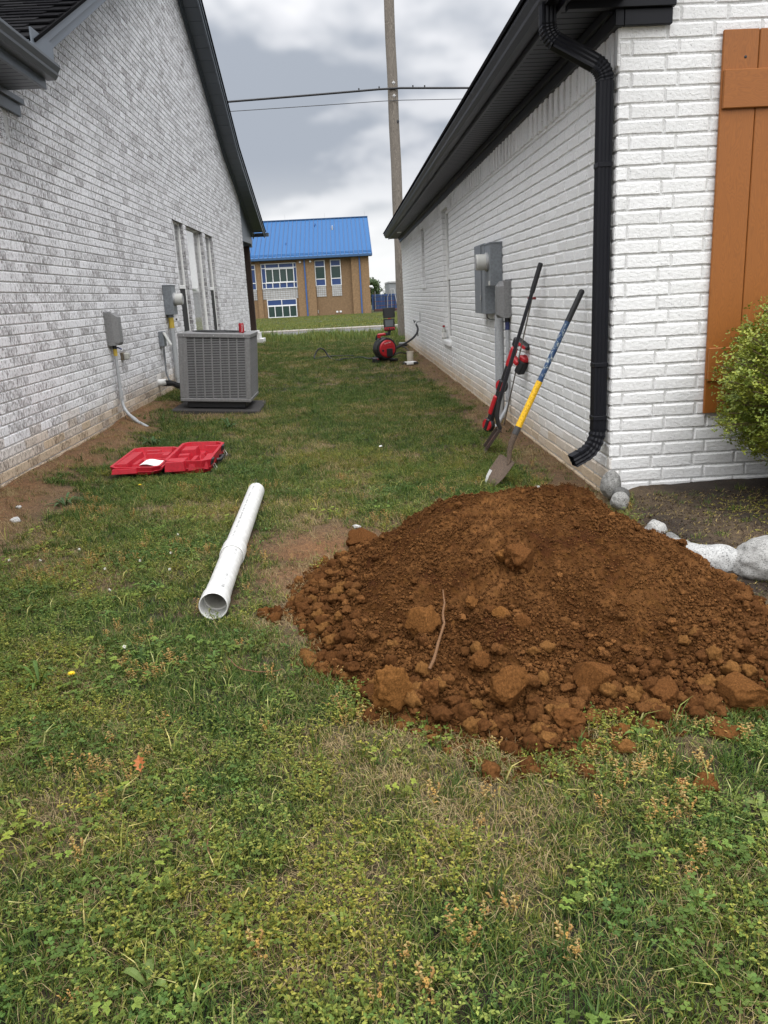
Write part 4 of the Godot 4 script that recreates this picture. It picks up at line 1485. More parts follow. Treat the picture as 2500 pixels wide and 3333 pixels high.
	si.bb(Vector3(XR - 0.04, 0.49, -13.64), Vector3(XR + 0.12, 0.57, -12.69), 0.012)
	part(t, "window_sill", si, M.brick_r[0])
	var si2 := MB.new()
	si2.bb(Vector3(XR - 0.03, 1.40, -17.26), Vector3(XR + 0.12, 1.49, -16.57), 0.012)
	part(t, "window_sill", si2, M.brick_r[0])
	# eave
	var g := MB.new()
	extr(g, gutter_profile(1.262, 2.825, -1.0), -23.38, -4.45)
	g.prism([Vector2(1.262, 2.825), Vector2(1.192, 2.825), Vector2(1.17, 2.855), Vector2(1.167, 2.875), Vector2(1.144, 2.91), Vector2(1.144, 2.93), Vector2(1.262, 2.93)], Transform3D(Basis(), Vector3(0, 0, -23.38)), 0.008)
	part(t, "gutter", g, M.trim_black)
	var fa := MB.new()
	fa.bb(Vector3(1.264, 2.79, -23.36), Vector3(1.290, 2.96, -4.50), 0.003)
	fa.bb(Vector3(1.264, 2.80, -23.36), Vector3(1.60, 2.815, -23.33))
	part(t, "fascia", fa, M.trim_black)
	var z := -23.33
	while z < -4.55:
		var p := MB.new()
		p.bb(Vector3(1.292, 2.806, z), Vector3(1.60, 2.818, z + 0.093), 0.003)
		part(t, "soffit_slat", p, M.trim_black)
		z += 0.1
	var su := MB.new()
	su.bb(Vector3(1.292, 2.822, -23.33), Vector3(1.60, 2.832, -4.55))
	part(t, "soffit_backing", su, M.trim_black)
	var sv := MB.new()
	sv.bb(Vector3(1.37, 2.799, -21.2), Vector3(1.47, 2.805, -20.9), 0.002)
	part(t, "soffit_vent", sv, M.vinyl)
	var fz := MB.new()
	fz.bb(Vector3(1.560, 2.685, -23.22), Vector3(XR + 0.01, 2.804, -4.87), 0.003)
	fz.bb(Vector3(1.535, 2.75, -23.22), Vector3(1.559, 2.803, -4.9), 0.003)
	part(t, "frieze_board", fz, M.trim_black)
	# boxed return round the corner on the front
	var fr := MB.new()
	fr.bb(Vector3(XR + 0.011, 2.685, -4.902), Vector3(1.878, 2.766, -4.868), 0.003)
	part(t, "frieze_return", fr, M.trim_black)
	var rb := MB.new()
	rb.bb(Vector3(1.292, 2.768, -4.905), Vector3(1.888, 2.98, -4.845), 0.003)
	part(t, "eave_return", rb, M.trim_black)
	var rf := MB.new()
	rf.prism([Vector2(1.13, 2.935), Vector2(1.13, 2.965), Vector2(6.0, 5.2), Vector2(10.9, 2.965), Vector2(10.9, 2.935), Vector2(6.0, 5.16)], Transform3D(Basis(), Vector3(0, 0, -4.62)), 18.8)
	part(t, "roof", rf, M.shingle)
	# downspout: rectangular ribbed pipe with crimped elbows
	var ds := MB.new()
	rect_pipe(ds, [Vector3(1.215, 2.84, -4.99), Vector3(1.215, 2.74, -4.99)])
	rect_pipe(ds, [Vector3(1.255, 2.655, -4.99), Vector3(1.485, 2.535, -4.99)])
	rect_pipe(ds, [Vector3(1.545, 2.44, -4.99), Vector3(1.545, 0.44, -4.99)])
	var dsp := part(t, "downspout", ds, M.trim_black)
	for e in [[Vector3(1.215, 2.74, -4.99), Vector3(1.215, 2.69, -4.99), Vector3(1.255, 2.655, -4.99)], [Vector3(1.485, 2.535, -4.99), Vector3(1.54, 2.505, -4.99), Vector3(1.545, 2.44, -4.99)], [Vector3(1.545, 0.445, -4.99), Vector3(1.538, 0.312, -4.985), Vector3(1.425, 0.272, -4.965)]]:
		var el := MB.new()
		var pts := []
		for k in 13:
			var s := k / 12.0
			pts.append(e[0].lerp(e[1], s).lerp(e[1].lerp(e[2], s), s))
		rect_pipe(el, pts, true)
		part(dsp, "elbow", el, M.trim_black)
	var lipm := MB.new()
	rect_pipe(lipm, [Vector3(1.425, 0.272, -4.965), Vector3(1.376, 0.249, -4.957)])
	part(dsp, "outlet", lipm, M.trim_black)
	for y in [1.98, 0.83, 0.50]:
		var st := MB.new()
		st.bb(Vector3(1.5015, y, -5.0335), Vector3(1.5885, y + 0.028, -4.9465), 0.003)
		part(dsp, "strap", st, M.trim_black)
	# shutter: three upright boards with two battens across
	var zs := ZF + 0.002
	var shp := MB.new()
	shp.bb(Vector3(2.18, 0.53, zs), Vector3(2.77, 2.63, zs + 0.012))
	var shut := part(t, "shutter", shp, M.cedar[0], "orange brown board and batten shutter")
	var bx := [2.172, 2.377, 2.582, 2.78]
	for k in 3:
		var b := MB.new()
		b.bb(Vector3(bx[k], 0.519, zs + 0.012), Vector3(bx[k + 1] - 0.004, 2.647, zs + 0.032), 0.004)
		part(shut, "board", b, M.cedar[k % 3])
	for y in [[2.244, 2.443], [0.718, 0.919]]:
		var b := MB.new()
		b.bb(Vector3(2.178, y[0], zs + 0.032), Vector3(2.774, y[1], zs + 0.053), 0.004)
		part(shut, "batten", b, M.cedar_x)
	for q in [Vector3(2.30, 2.506, 0), Vector3(2.32, 0.62, 0), Vector3(2.66, 2.5, 0)]:
		var s := MB.new()
		s.lathe(Transform3D(Basis(Vector3(1, 0, 0), PI / 2), Vector3(q.x, q.y, zs + 0.031)), [Vector2(0.008, 0), Vector2(0.008, 0.003), Vector2(0, 0.005)], 10)
		part(shut, "screw", s, M.black_plastic)

func rect_pipe(mb: MB, pts: Array, crimp := false) -> void:   # 80 x 80 mm with ribs, in the plane of its bends
	var sec := []
	var w := 0.040
	var n := 7
	for f in 4:
		for k in n:
			var u := -1.0 + 2.0 * k / n
			var dip := 0.0 if k == 0 else (0.004 if k % 2 == 0 else 0.0)
			var q: Vector2
			if f == 0: q = Vector2(u * w, -w + dip)
			elif f == 1: q = Vector2(w - dip, u * w)
			elif f == 2: q = Vector2(-u * w, w - dip)
			else: q = Vector2(-w + dip, -u * w)
			sec.append(q)
	var rings := []
	for i in pts.size():
		var t: Vector3
		if i == 0: t = (pts[1] - pts[0]).normalized()
		elif i == pts.size() - 1: t = (pts[i] - pts[i - 1]).normalized()
		else: t = (pts[i + 1] - pts[i - 1]).normalized()
		var zz := Vector3(0, 0, 1)
		var xx := t.cross(zz).normalized()
		zz = xx.cross(t).normalized()
		var k := 1.0
		if crimp: k = 1.06 if i % 2 == 0 else 0.95
		var ring := []
		for q in sec: ring.append(pts[i] + xx * q.x * k + zz * q.y * k)
		rings.append(ring)
	var m := sec.size()
	for i in pts.size() - 1:
		for k in m:
			var k2 := (k + 1) % m
			mb.quad(rings[i][k], rings[i + 1][k], rings[i + 1][k2], rings[i][k2])

# ---------------------------------------------------------------- utilities on the walls
func tapered_box(mb: MB, lo: Vector3, hi: Vector3, side: float, slope: float, ch: float) -> void:   # cabinet on a wall, its cover leaning back towards the top and bevelled along its upright edges
	var xa := lo.x if side > 0 else hi.x     # wall
	var xb := hi.x if side > 0 else lo.x     # cover
	var d := absf(xb - xa)
	var prof := [Vector2(0, lo.y), Vector2(d * 0.82, lo.y), Vector2(d, lo.y + 0.03), Vector2(d, hi.y - slope), Vector2(d * 0.55, hi.y), Vector2(0, hi.y)]
	var n := prof.size()
	var zz := [lo.z, lo.z + ch, hi.z - ch, hi.z]
	var rings := []
	for k in 4:
		var ring := []
		for q in prof:
			var dx: float = q.x if (k == 1 or k == 2) else minf(q.x, d * 0.55)
			ring.append(Vector3(xa + side * dx, q.y, zz[k]))
		rings.append(ring)
	for k in 3:
		for i in n:
			var j := (i + 1) % n
			if side > 0: mb.quad(rings[k][i], rings[k][j], rings[k + 1][j], rings[k + 1][i])
			else: mb.quad(rings[k + 1][i], rings[k + 1][j], rings[k][j], rings[k][i])
	for i in range(1, n - 1):
		if side > 0:
			mb.tri(rings[0][0], rings[0][i + 1], rings[0][i]); mb.tri(rings[3][0], rings[3][i], rings[3][i + 1])
		else:
			mb.tri(rings[0][0], rings[0][i], rings[0][i + 1]); mb.tri(rings[3][0], rings[3][i + 1], rings[3][i])

func meter_can(par: Node3D, at: Vector3, side: float) -> void:   # glass electricity meter on its ring
	var bs := Basis(Vector3(0, 0, 1), -PI / 2 * side)
	var ring := MB.new()
	ring.lathe(Transform3D(bs, at), [Vector2(0.0, 0), Vector2(0.094, 0), Vector2(0.094, 0.018), Vector2(0.086, 0.026), Vector2(0.0, 0.026)], 28)
	part(par, "meter_ring", ring, M.galv)
	var body := MB.new()
	body.lathe(Transform3D(bs, at + Vector3(side * 0.026, 0, 0)), [Vector2(0.080, 0), Vector2(0.080, 0.085), Vector2(0.076, 0.094), Vector2(0, 0.096)], 28)
	var dial := part(par, "meter_dial", body, M.pale_plastic)
	var face := MB.new()
	face.lathe(Transform3D(bs, at + Vector3(side * 0.1225, 0, 0)), [Vector2(0.062, 0), Vector2(0.062, 0.003), Vector2(0.0, 0.003)], 24)
	face.box(at + Vector3(side * 0.128, 0.02, 0), Vector3(0.004, 0.022, 0.06))
	part(dial, "face", face, M.galv)

func make_left_services() -> void:
	# electricity meter
	var t := thing("electric_meter", "grey electric meter box with round dial and yellow taped pipe on the left house", "electric meter", Vector3(-2.58, 0.1, -12.3))
	var b := MB.new()
	b.bb(Vector3(XL, 1.20, -12.46), Vector3(-2.512, 1.61, -12.16), 0.006)
	b.bb(Vector3(XL, 1.605, -12.465), Vector3(-2.506, 1.622, -12.155), 0.003)
	var bx := part(t, "box", b, M.box_grey)
	for e in [0.055, 0.03]:
		var kn := MB.new()
		kn.lathe(Transform3D(Basis(Vector3(1, 0, 0), PI / 2), Vector3(-2.575, 1.29, -12.1605)), [Vector2(e, 0), Vector2(e, 0.003), Vector2(e - 0.006, 0.003), Vector2(e - 0.006, 0)], 24)
		part(bx, "knockout", kn, M.box_grey)
	meter_can(t, Vector3(-2.512, 1.415, -12.31), 1.0)
	var hub := MB.new()
	hub.tube([Vector3(-2.585, 1.20, -12.27), Vector3(-2.585, 1.16, -12.27)], 0.045, 16)
	part(t, "hub", hub, M.box_grey)
	var tape := MB.new()
	tape.tube([Vector3(-2.585, 1.165, -12.27), Vector3(-2.585, 1.01, -12.27)], 0.0395, 16)
	part(t, "tape", tape, M.yellow_tape)
	var pipe := MB.new()
	pipe.tube([Vector3(-2.585, 1.02, -12.27), Vector3(-2.585, 0.0, -12.27)], 0.036, 16)
	pipe.tube([Vector3(-2.585, 0.36, -12.27), Vector3(-2.585, 0.28, -12.27)], 0.044, 16)
	part(t, "conduit", pipe, M.pvc_grey)
	var loose := MB.new()
	loose.box(Vector3(-2.50, 1.13, -12.24), Vector3(0.02, 0.03, 0.02), Basis(Vector3(1, 0, 0), 0.4), 0.004)
	part(t, "seal", loose, M.black_plastic)
	# telephone / cable box
	t = thing("network_box", "rounded grey plastic service box with a pipe bending out to the grass, left wall", "service box", Vector3(-2.58, 0.1, -9.25))
	b = MB.new()
	b.bb(Vector3(XL, 0.945, -9.37), Vector3(XL + 0.012, 1.30, -9.10), 0.003)
	tapered_box(b, Vector3(XL + 0.012, 0.935, -9.36), Vector3(XL + 0.125, 1.285, -9.115), 1.0, 0.05, 0.05)
	part(t, "cover", b, M.nid_grey)
	b = MB.new()
	b.tube([Vector3(-2.595, 0.94, -9.21), Vector3(-2.595, 0.895, -9.21)], 0.024, 12)
	part(t, "hub", b, M.black_plastic)
	b = MB.new()
	b.tube([Vector3(-2.595, 0.90, -9.21), Vector3(-2.595, 0.82, -9.21)], 0.0215, 12)
	part(t, "tape", b, M.yellow_tape)
	b = MB.new()
	b.tube([Vector3(-2.60, 0.915, -9.25), Vector3(-2.55, 0.90, -9.24), Vector3(-2.53, 0.885, -9.24)], 0.008, 8)
	part(t, "blue_cap", b, M.blue_plastic)
	b = MB.new()
	b.tube([Vector3(-2.595, 0.83, -9.21), Vector3(-2.595, 0.40, -9.21), Vector3(-2.59, 0.30, -9.205), Vector3(-2.565, 0.23, -9.17), Vector3(-2.51, 0.17, -9.12), Vector3(-2.40, 0.10, -9.02), Vector3(-2.27, 0.045, -8.93)], 0.0185, 12)
	b.tube([Vector3(-2.595, 0.44, -9.21), Vector3(-2.595, 0.33, -9.208)], 0.025, 12)
	b.tube([Vector3(-2.47, 0.142, -9.085), Vector3(-2.41, 0.107, -9.03)], 0.0225, 12)
	var cd := part(t, "conduit", b, M.pvc_grey)
	b = MB.new()
	b.tube([Vector3(-2.595, 0.365, -9.209), Vector3(-2.595, 0.350, -9.209)], 0.027, 12)
	part(cd, "clamp", b, M.galv)
	b = MB.new()
	b.tube([Vector3(-2.61, 0.80, -9.225), Vector3(-2.61, 0.45, -9.23), Vector3(-2.605, 0.30, -9.235), Vector3(-2.59, 0.20, -9.21), Vector3(-2.56, 0.10, -9.17)], 0.003, 6)
	part(t, "wire", b, M.black_plastic)
	# outdoor socket
	t = thing("outdoor_outlet", "small weathered outdoor power outlet box beside the grey service box", "outlet", Vector3(-2.6, 0.79, -9.6))
	b = MB.new()
	b.bb(Vector3(XL, 0.745, -9.655), Vector3(XL + 0.03, 0.835, -9.555), 0.006)
	part(t, "back_box", b, M.bronze)
	b = MB.new()
	b.bb(Vector3(XL + 0.031, 0.750, -9.65), Vector3(XL + 0.085, 0.83, -9.56), 0.012)
	part(t, "cover", b, M.clear_dull)
	# disconnect for the air conditioner
	t = thing("disconnect_box", "small grey disconnect switch box with a hanging lever between meter and conditioner", "switch box", Vector3(-2.6, 0.88, -11.63))
	b = MB.new()
	b.bb(Vector3(XL, 0.785, -11.72), Vector3(XL + 0.075, 0.99, -11.57), 0.006)
	part(t, "box", b, M.box_grey)
	b = MB.new()
	b.box(Vector3(XL + 0.115, 0.885, -11.60), Vector3(0.018, 0.20, 0.10), Basis(Vector3(0, 0, 1), 0.45), 0.006)
	part(t, "cover_flap", b, M.pale_plastic)
	b = MB.new()
	b.tube([Vector3(-2.60, 0.785, -11.64), Vector3(-2.60, 0.74, -11.64)], 0.016, 10)
	part(t, "hub", b, M.galv)
	b = MB.new()
	b.tube([Vector3(-2.60, 0.75, -11.64), Vector3(-2.60, 0.52, -11.62), Vector3(-2.585, 0.42, -11.55), Vector3(-2.53, 0.33, -11.42), Vector3(-2.42, 0.27, -11.2), Vector3(-2.28, 0.24, -10.95), Vector3(-2.16, 0.24, -10.75)], 0.0135, 12)
	part(t, "flexible_conduit", b, M.conduit_dark)
	# refrigerant line through the wall
	t = thing("line_sleeve", "white pvc sleeve in the wall with black insulated pipes to the conditioner", "pipe sleeve", Vector3(-2.6, 0.31, -11.25))
	b = MB.new()
	b.lathe(Transform3D(Basis(Vector3(0, 0, 1), -PI / 2), Vector3(XL - 0.02, 0.315, -11.26)), [Vector2(0.048, 0), Vector2(0.048, 0.13), Vector2(0.042, 0.13), Vector2(0.042, 0.02)], 20)
	part(t, "sleeve", b, M.pvc_white)
	b = MB.new()
	b.tube([Vector3(XL, 0.30, -11.26), Vector3(-2.45, 0.29, -11.24), Vector3(-2.30, 0.27, -11.0), Vector3(-2.13, 0.27, -10.8)], 0.030, 12)
	b.tube([Vector3(XL, 0.335, -11.25), Vector3(-2.45, 0.335, -11.2), Vector3(-2.30, 0.315, -10.95), Vector3(-2.13, 0.32, -10.78)], 0.009, 8)
	part(t, "insulated_pipe", b, M.black_foam)

func make_conditioner() -> void:
	var tilt := Basis(Vector3(0, 0, 1), -0.068)
	var o := Vector3(-1.68, 0.075, -10.42)
	var pd := MB.new()
	pd.box(o + tilt * Vector3(0.0, -0.045, 0.01), Vector3(1.07, 0.075, 1.04), tilt, 0.012)
	single("equipment_pad", pd, M.pad_dark, "dark composite pad under the air conditioner", "pad", o)
	var t := thing("air_conditioner", "large grey louvered air conditioner unit standing on its pad by the left house", "air conditioner", o)
	var W := 0.86
	var D := 0.86
	var H := 0.86
	var at := func(x: float, y: float, z: float) -> Vector3: return o + tilt * Vector3(x, y, z)
	var b := MB.new()
	b.box(at.call(0, 0.045, 0), Vector3(0.72, 0.09, 0.74), tilt, 0.01)
	part(t, "base_riser", b, M.black_plastic)
	b = MB.new()
	b.box(at.call(0, 0.105, 0), Vector3(W + 0.006, 0.045, D + 0.006), tilt, 0.008)
	part(t, "base_pan", b, M.ac_grey)
	b = MB.new()
	b.box(at.call(0, 0.50, 0), Vector3(W - 0.05, 0.74, D - 0.05), tilt)
	part(t, "coil", b, M.coil_black)
	b = MB.new()
	for sx in [-1.0, 1.0]:
		for sz in [-1.0, 1.0]:
			b.box(at.call(sx * (W / 2 - 0.027), 0.495, sz * (D / 2 - 0.027)), Vector3(0.055, 0.735, 0.055), tilt, 0.006)
	part(t, "corner_post", b, M.ac_grey)
	b = MB.new()
	b.box(at.call(-W / 2 + 0.072, 0.495, D / 2 - 0.008), Vector3(0.036, 0.735, 0.014), tilt, 0.003)
	part(t, "service_strip", b, M.ac_grey)
	# louvre panels: rows of hooded slots between upright ribs
	for side in 2:
		var lv := MB.new()
		var cols := 7 if side == 0 else 8
		var span0 := -W / 2 + 0.095 if side == 0 else -D / 2 + 0.055
		var span1 := W / 2 - 0.055
		var pw := (span1 - span0) / cols
		for c in cols + 1:
			var u := span0 + c * pw
			if side == 0: lv.box(at.call(u, 0.495, D / 2 - 0.010), Vector3(0.016, 0.735, 0.010), tilt, 0.002)
			else: lv.box(at.call(W / 2 - 0.010, 0.495, -u), Vector3(0.010, 0.735, 0.012 if side == 0 else 0.010), tilt, 0.002)
		for c in cols:
			var u := span0 + (c + 0.5) * pw
			for k in 37:
				var y := 0.145 + k * 0.0197
				var bs: Basis
				if side == 0:
					bs = tilt * Basis(Vector3(1, 0, 0), 0.75)
					lv.box(at.call(u, y, D / 2 - 0.011), Vector3(pw - 0.012, 0.0025, 0.0125), bs)
				else:
					bs = tilt * Basis(Vector3(0, 0, 1), -0.75)
					lv.box(at.call(W / 2 - 0.011, y, -u), Vector3(0.0125, 0.0025, pw - 0.010), bs)
		part(t, "louver_panel", lv, M.ac_grey, "", "stuff")
	# back and left side plainly closed
	b = MB.new()
	b.box(at.call(0, 0.495, -D / 2 + 0.012), Vector3(W - 0.1, 0.735, 0.008), tilt)
	b.box(at.call(-W / 2 + 0.012, 0.495, 0), Vector3(0.008, 0.735, D - 0.1), tilt)
	part(t, "side_panel", b, M.ac_grey)
	# top: square lid with a round fan opening
	b = MB.new()
	var n := 40
	var R := 0.335
	for k in n:
		var a := TAU * k / n
		var c := TAU * (k + 1) / n
		var edge := func(g: float) -> Vector2:
			var d := Vector2(cos(g), sin(g))
			return d * (0.436 / maxf(absf(d.x), absf(d.y)))
		var ea: Vector2 = edge.call(a)
		var ec: Vector2 = edge.call(c)
		b.quad(at.call(R * cos(a), 0.912, R * sin(a)), at.call(R * cos(c), 0.912, R * sin(c)), at.call(ec.x, 0.902, ec.y), at.call(ea.x, 0.902, ea.y))
		b.quad(at.call(R * cos(c), 0.912, R * sin(c)), at.call(R * cos(a), 0.912, R * sin(a)), at.call(R * 0.97 * cos(a), 0.80, R * 0.97 * sin(a)), at.call(R * 0.97 * cos(c), 0.80, R * 0.97 * sin(c)))
		b.quad(at.call(ea.x, 0.902, ea.y), at.call(ec.x, 0.902, ec.y), at.call(ec.x, 0.862, ec.y), at.call(ea.x, 0.862, ea.y))
	part(t, "lid", b, M.ac_grey)
	b = MB.new()
	for k in 9:
		var pts := []
		var rr := 0.06 + k * 0.034
		for q in 33: pts.append(at.call(rr * cos(TAU * q / 32.0), 0.916 + 0.006 * (1.0 - rr / 0.34), rr * sin(TAU * q / 32.0)))
		b.tube(pts, 0.0022, 5, false)
	for k in 8:
		var a := TAU * k / 8.0
		b.tube([at.call(0.03 * cos(a), 0.918, 0.03 * sin(a)), at.call(R * cos(a), 0.913, R * sin(a))], 0.003, 5)
	part(t, "fan_guard", b, M.black_plastic)
	b = MB.new()
	for k in 3:
		var a := TAU * k / 3.0
		b.box(at.call(0.17 * cos(a), 0.83, 0.17 * sin(a)), Vector3(0.28, 0.006, 0.16), tilt * Basis(Vector3(0, 1, 0), -a) * Basis(Vector3(1, 0, 0), 0.35))
	part(t, "fan", b, M.coil_black)
	for x in [-0.36, 0.36, 0.0]:
		b = MB.new()
		b.lathe(Transform3D(tilt * Basis(Vector3(1, 0, 0), PI / 2), at.call(x, 0.882, 0.4365)), [Vector2(0.006, 0), Vector2(0.006, 0.002), Vector2(0, 0.003)], 10)
		part(t, "screw", b, M.galv)
	b = MB.new()
	b.box(at.call(0.434, 0.40, 0.395), Vector3(0.002, 0.02, 0.03), tilt)
	part(t, "badge", b, M.bronze)
	# the drink can on top
	var cp: Vector3 = at.call(0.31, 0.9075, 0.20)
	t = thing("soda_can", "red soda can with white script standing on the air conditioner", "can", cp)
	b = MB.new()
	b.lathe(Transform3D(Basis(), cp), [Vector2(0.024, 0.0), Vector2(0.033, 0.010), Vector2(0.033, 0.106), Vector2(0.028, 0.117), Vector2(0.0275, 0.120)], 28)
	part(t, "body", b, M.can_red)
	b = MB.new()
	b.lathe(Transform3D(Basis(), cp), [Vector2(0.0278, 0.119), Vector2(0.028, 0.123), Vector2(0.026, 0.123), Vector2(0.025, 0.119), Vector2(0, 0.119)], 28)
	b.lathe(Transform3D(Basis(), cp), [Vector2(0.0, -0.0), Vector2(0.0245, 0.0), Vector2(0.0245, 0.0015)], 28)
	part(t, "rim", b, M.galv)
	lettering(t, "Coca-Cola", 0.019, M.white_print, Transform3D(Basis(Vector3(0, 1, 0), 0.12) * Basis(Vector3(0, 0, 1), 1.45), cp + Vector3(0.012, 0.058, 0.0315)), 0.0025)

func lettering(par: Node3D, text: String, size: float, m: Material, xf: Transform3D, depth := 0.002) -> void:
	var tm := TextMesh.new()
	var sf := SystemFont.new()
	sf.font_names = ["Droid Serif"]
	tm.font = sf
	tm.text = text
	tm.font_size = 32
	tm.pixel_size = size / 32.0
	tm.depth = depth
	var o := MeshInstance3D.new()
	o.mesh = tm
	o.material_override = m
	o.name = "lettering"
	par.add_child(o, true)
	xf.origin -= origin[par]
	o.transform = xf

func make_right_services() -> void:
	var t := thing("breaker_panel", "tall grey breaker panel box behind the round electric meter, right wall", "electric box", Vector3(1.55, 1.07, -9.2))
	var b := MB.new()
	b.bb(Vector3(1.489, 1.072, -9.50), Vector3(XR, 1.79, -8.86), 0.005)
	var bx := part(t, "box", b, M.box_grey)
	b = MB.new()
	b.bb(Vector3(1.480, 1.075, -9.49), Vector3(1.488, 1.785, -9.05), 0.003)
	part(t, "door", b, M.box_grey)
	b = MB.new()
	b.bb(Vector3(1.482, 1.783, -9.51), Vector3(XR, 1.800, -8.85), 0.003)
	part(t, "rain_hood", b, M.box_grey)
	for e in [0.05, 0.028]:
		var kn := MB.new()
		kn.lathe(Transform3D(Basis(Vector3(1, 0, 0), PI / 2), Vector3(1.545, 1.17, -8.8605)), [Vector2(e, 0), Vector2(e, 0.003), Vector2(e - 0.006, 0.003), Vector2(e - 0.006, 0)], 24)
		part(bx, "knockout", kn, M.box_grey)
	b = MB.new()
	b.bb(Vector3(1.470, 1.22, -9.07), Vector3(1.479, 1.27, -9.04), 0.003)
	part(bx, "latch", b, M.galv)
	b = MB.new()
	b.tube([Vector3(1.53, 1.075, -9.0), Vector3(1.53, 1.03, -8.98), Vector3(1.54, 1.015, -8.85), Vector3(1.55, 1.02, -8.6)], 0.006, 8)
	part(t, "ground_wire", b, M.black_plastic)
	t = thing("electric_meter", "grey meter box with white round dial on the white right wall", "electric meter", Vector3(1.55, 1.36, -8.58))
	b = MB.new()
	b.bb(Vector3(1.476, 1.36, -8.75), Vector3(XR, 1.775, -8.425), 0.005)
	var mb := part(t, "box", b, M.box_grey)
	b = MB.new()
	b.bb(Vector3(1.470, 1.770, -8.756), Vector3(XR, 1.787, -8.419), 0.003)
	part(t, "rain_hood", b, M.box_grey)
	for e in [0.05, 0.028]:
		var kn := MB.new()
		kn.lathe(Transform3D(Basis(Vector3(1, 0, 0), PI / 2), Vector3(1.545, 1.435, -8.4255)), [Vector2(e, 0), Vector2(e, 0.003), Vector2(e - 0.006, 0.003), Vector2(e - 0.006, 0)], 24)
		part(mb, "knockout", kn, M.box_grey)
	b = MB.new()
	b.bb(Vector3(1.466, 1.365, -8.50), Vector3(1.475, 1.41, -8.44), 0.004)
	part(t, "latch", b, M.pale_plastic)
	meter_can(t, Vector3(1.476, 1.60, -8.60), -1.0)
	t = thing("network_box", "rounded grey service box above two pipes on the right wall", "service box", Vector3(1.55, 0.0, -8.1))
	b = MB.new()
	b.bb(Vector3(XR - 0.012, 1.06, -8.26), Vector3(XR, 1.415, -7.98), 0.003)
	tapered_box(b, Vector3(XR - 0.118, 1.05, -8.25), Vector3(XR - 0.012, 1.40, -7.995), -1.0, 0.05, 0.045)
	part(t, "cover", b, M.nid_grey)
	b = MB.new()
	b.tube([Vector3(1.572, 1.05, -8.06), Vector3(1.572, 1.01, -8.06)], 0.026, 12)
	part(t, "hub", b, M.black_plastic)
	b = MB.new()
	b.tube([Vector3(1.572, 1.015, -8.06), Vector3(1.572, 0.935, -8.06)], 0.0225, 12)
	part(t, "tape", b, M.blue_tape)
	b = MB.new()
	b.tube([Vector3(1.572, 0.94, -8.06), Vector3(1.572, 0.27, -8.06), Vector3(1.568, 0.20, -8.055), Vector3(1.54, 0.14, -8.03), Vector3(1.47, 0.05, -7.97), Vector3(1.40, -0.03, -7.91)], 0.0195, 12)
	b.tube([Vector3(1.572, 0.30, -8.06), Vector3(1.572, 0.25, -8.06)], 0.0245, 12)
	var cd := part(t, "conduit", b, M.pvc_grey)
	b = MB.new()
	b.tube([Vector3(1.572, 0.245, -8.06), Vector3(1.572, 0.232, -8.06)], 0.027, 12)
	part(cd, "clamp", b, M.galv)
	b = MB.new()
	b.tube([Vector3(1.58, 1.04, -8.10), Vector3(1.585, 0.98, -8.115), Vector3(1.585, 0.70, -8.11), Vector3(1.585, 0.35, -8.10)], 0.004, 6)
	part(t, "wire", b, M.black_plastic)
	t = thing("service_conduit", "thick grey plastic service pipe running down the right wall to the ground", "pipe", Vector3(1.556, 0, -8.42))
	b = MB.new()
	b.tube([Vector3(1.556, 1.075, -8.42), Vector3(1.556, -0.05, -8.42)], 0.043, 20)
	part(t, "pipe", b, M.pvc_grey)
	b = MB.new()
	b.bb(Vector3(1.55, 0.985, -8.60), Vector3(XR - 0.001, 1.055, -8.47), 0.004)
	part(t, "strap_block", b, M.pale_plastic)
	# small print down the pipe
	b = MB.new()
	var r := RandomNumberGenerator.new(); r.seed = 8
	var y := 0.98
	while y > 0.25:
		var L := r.randf_range(0.006, 0.016)
		b.box(Vector3(1.556 - 0.0425, y - L / 2, -8.413), Vector3(0.002, L, 0.005))
		y -= L + r.randf_range(0.004, 0.012)
	part(t, "print", b, M.blue_print, "", "stuff")
	# hose bib and hose
	t = thing("hose_bib", "brass outdoor tap with black handle low on the far right wall", "tap", Vector3(1.58, 0.72, -17.9))
	b = MB.new()
	b.tube([Vector3(1.60, 0.74, -17.9), Vector3(1.53, 0.735, -17.9), Vector3(1.50, 0.70, -17.9), Vector3(1.495, 0.655, -17.9)], 0.017, 10)
	b.tube([Vector3(1.585, 0.92, -17.93), Vector3(1.585, 0.74, -17.93)], 0.009, 6)
	part(t, "spout", b, M.galv)
	b = MB.new()
	b.lathe(Transform3D(Basis(Vector3(0, 0, 1), PI / 2 + 0.2), Vector3(1.50, 0.745, -17.9)), [Vector2(0.008, 0), Vector2(0.008, 0.04), Vector2(0.038, 0.045), Vector2(0.038, 0.06), Vector2(0, 0.06)], 12)
	part(t, "handle", b, M.black_plastic)
	b = MB.new()
	b.tube([Vector3(1.51, 0.66, -17.88), Vector3(1.512, 0.50, -17.8), Vector3(1.515, 0.44, -17.8)], 0.006, 6)
	b.tube([Vector3(1.515, 0.455, -17.8), Vector3(1.515, 0.425, -17.8)], [0.018, 0.012], 8)
	part(t, "dangling_cap", b, M.black_plastic)
	var hose := MB.new()
	var hp := []
	var key := [Vector3(1.495, 0.66, -17.9), Vector3(1.51, 0.59, -17.75), Vector3(1.47, 0.51, -17.5), Vector3(1.38, 0.44, -17.2), Vector3(1.265, 0.385, -16.95), Vector3(1.10, 0.325, -16.65), Vector3(0.94, 0.275, -16.45), Vector3(0.80, 0.25, -16.40)]
	for k in range(key.size() - 1):
		for s in 4:
			var q0: Vector3 = key[maxi(k - 1, 0)]
			var q3: Vector3 = key[mini(k + 2, key.size() - 1)]
			hp.append(key[k].cubic_interpolate(key[k + 1], q0, q3, s / 4.0))
	hp.append(key[-1])
	hose.tube(hp, 0.022, 10)
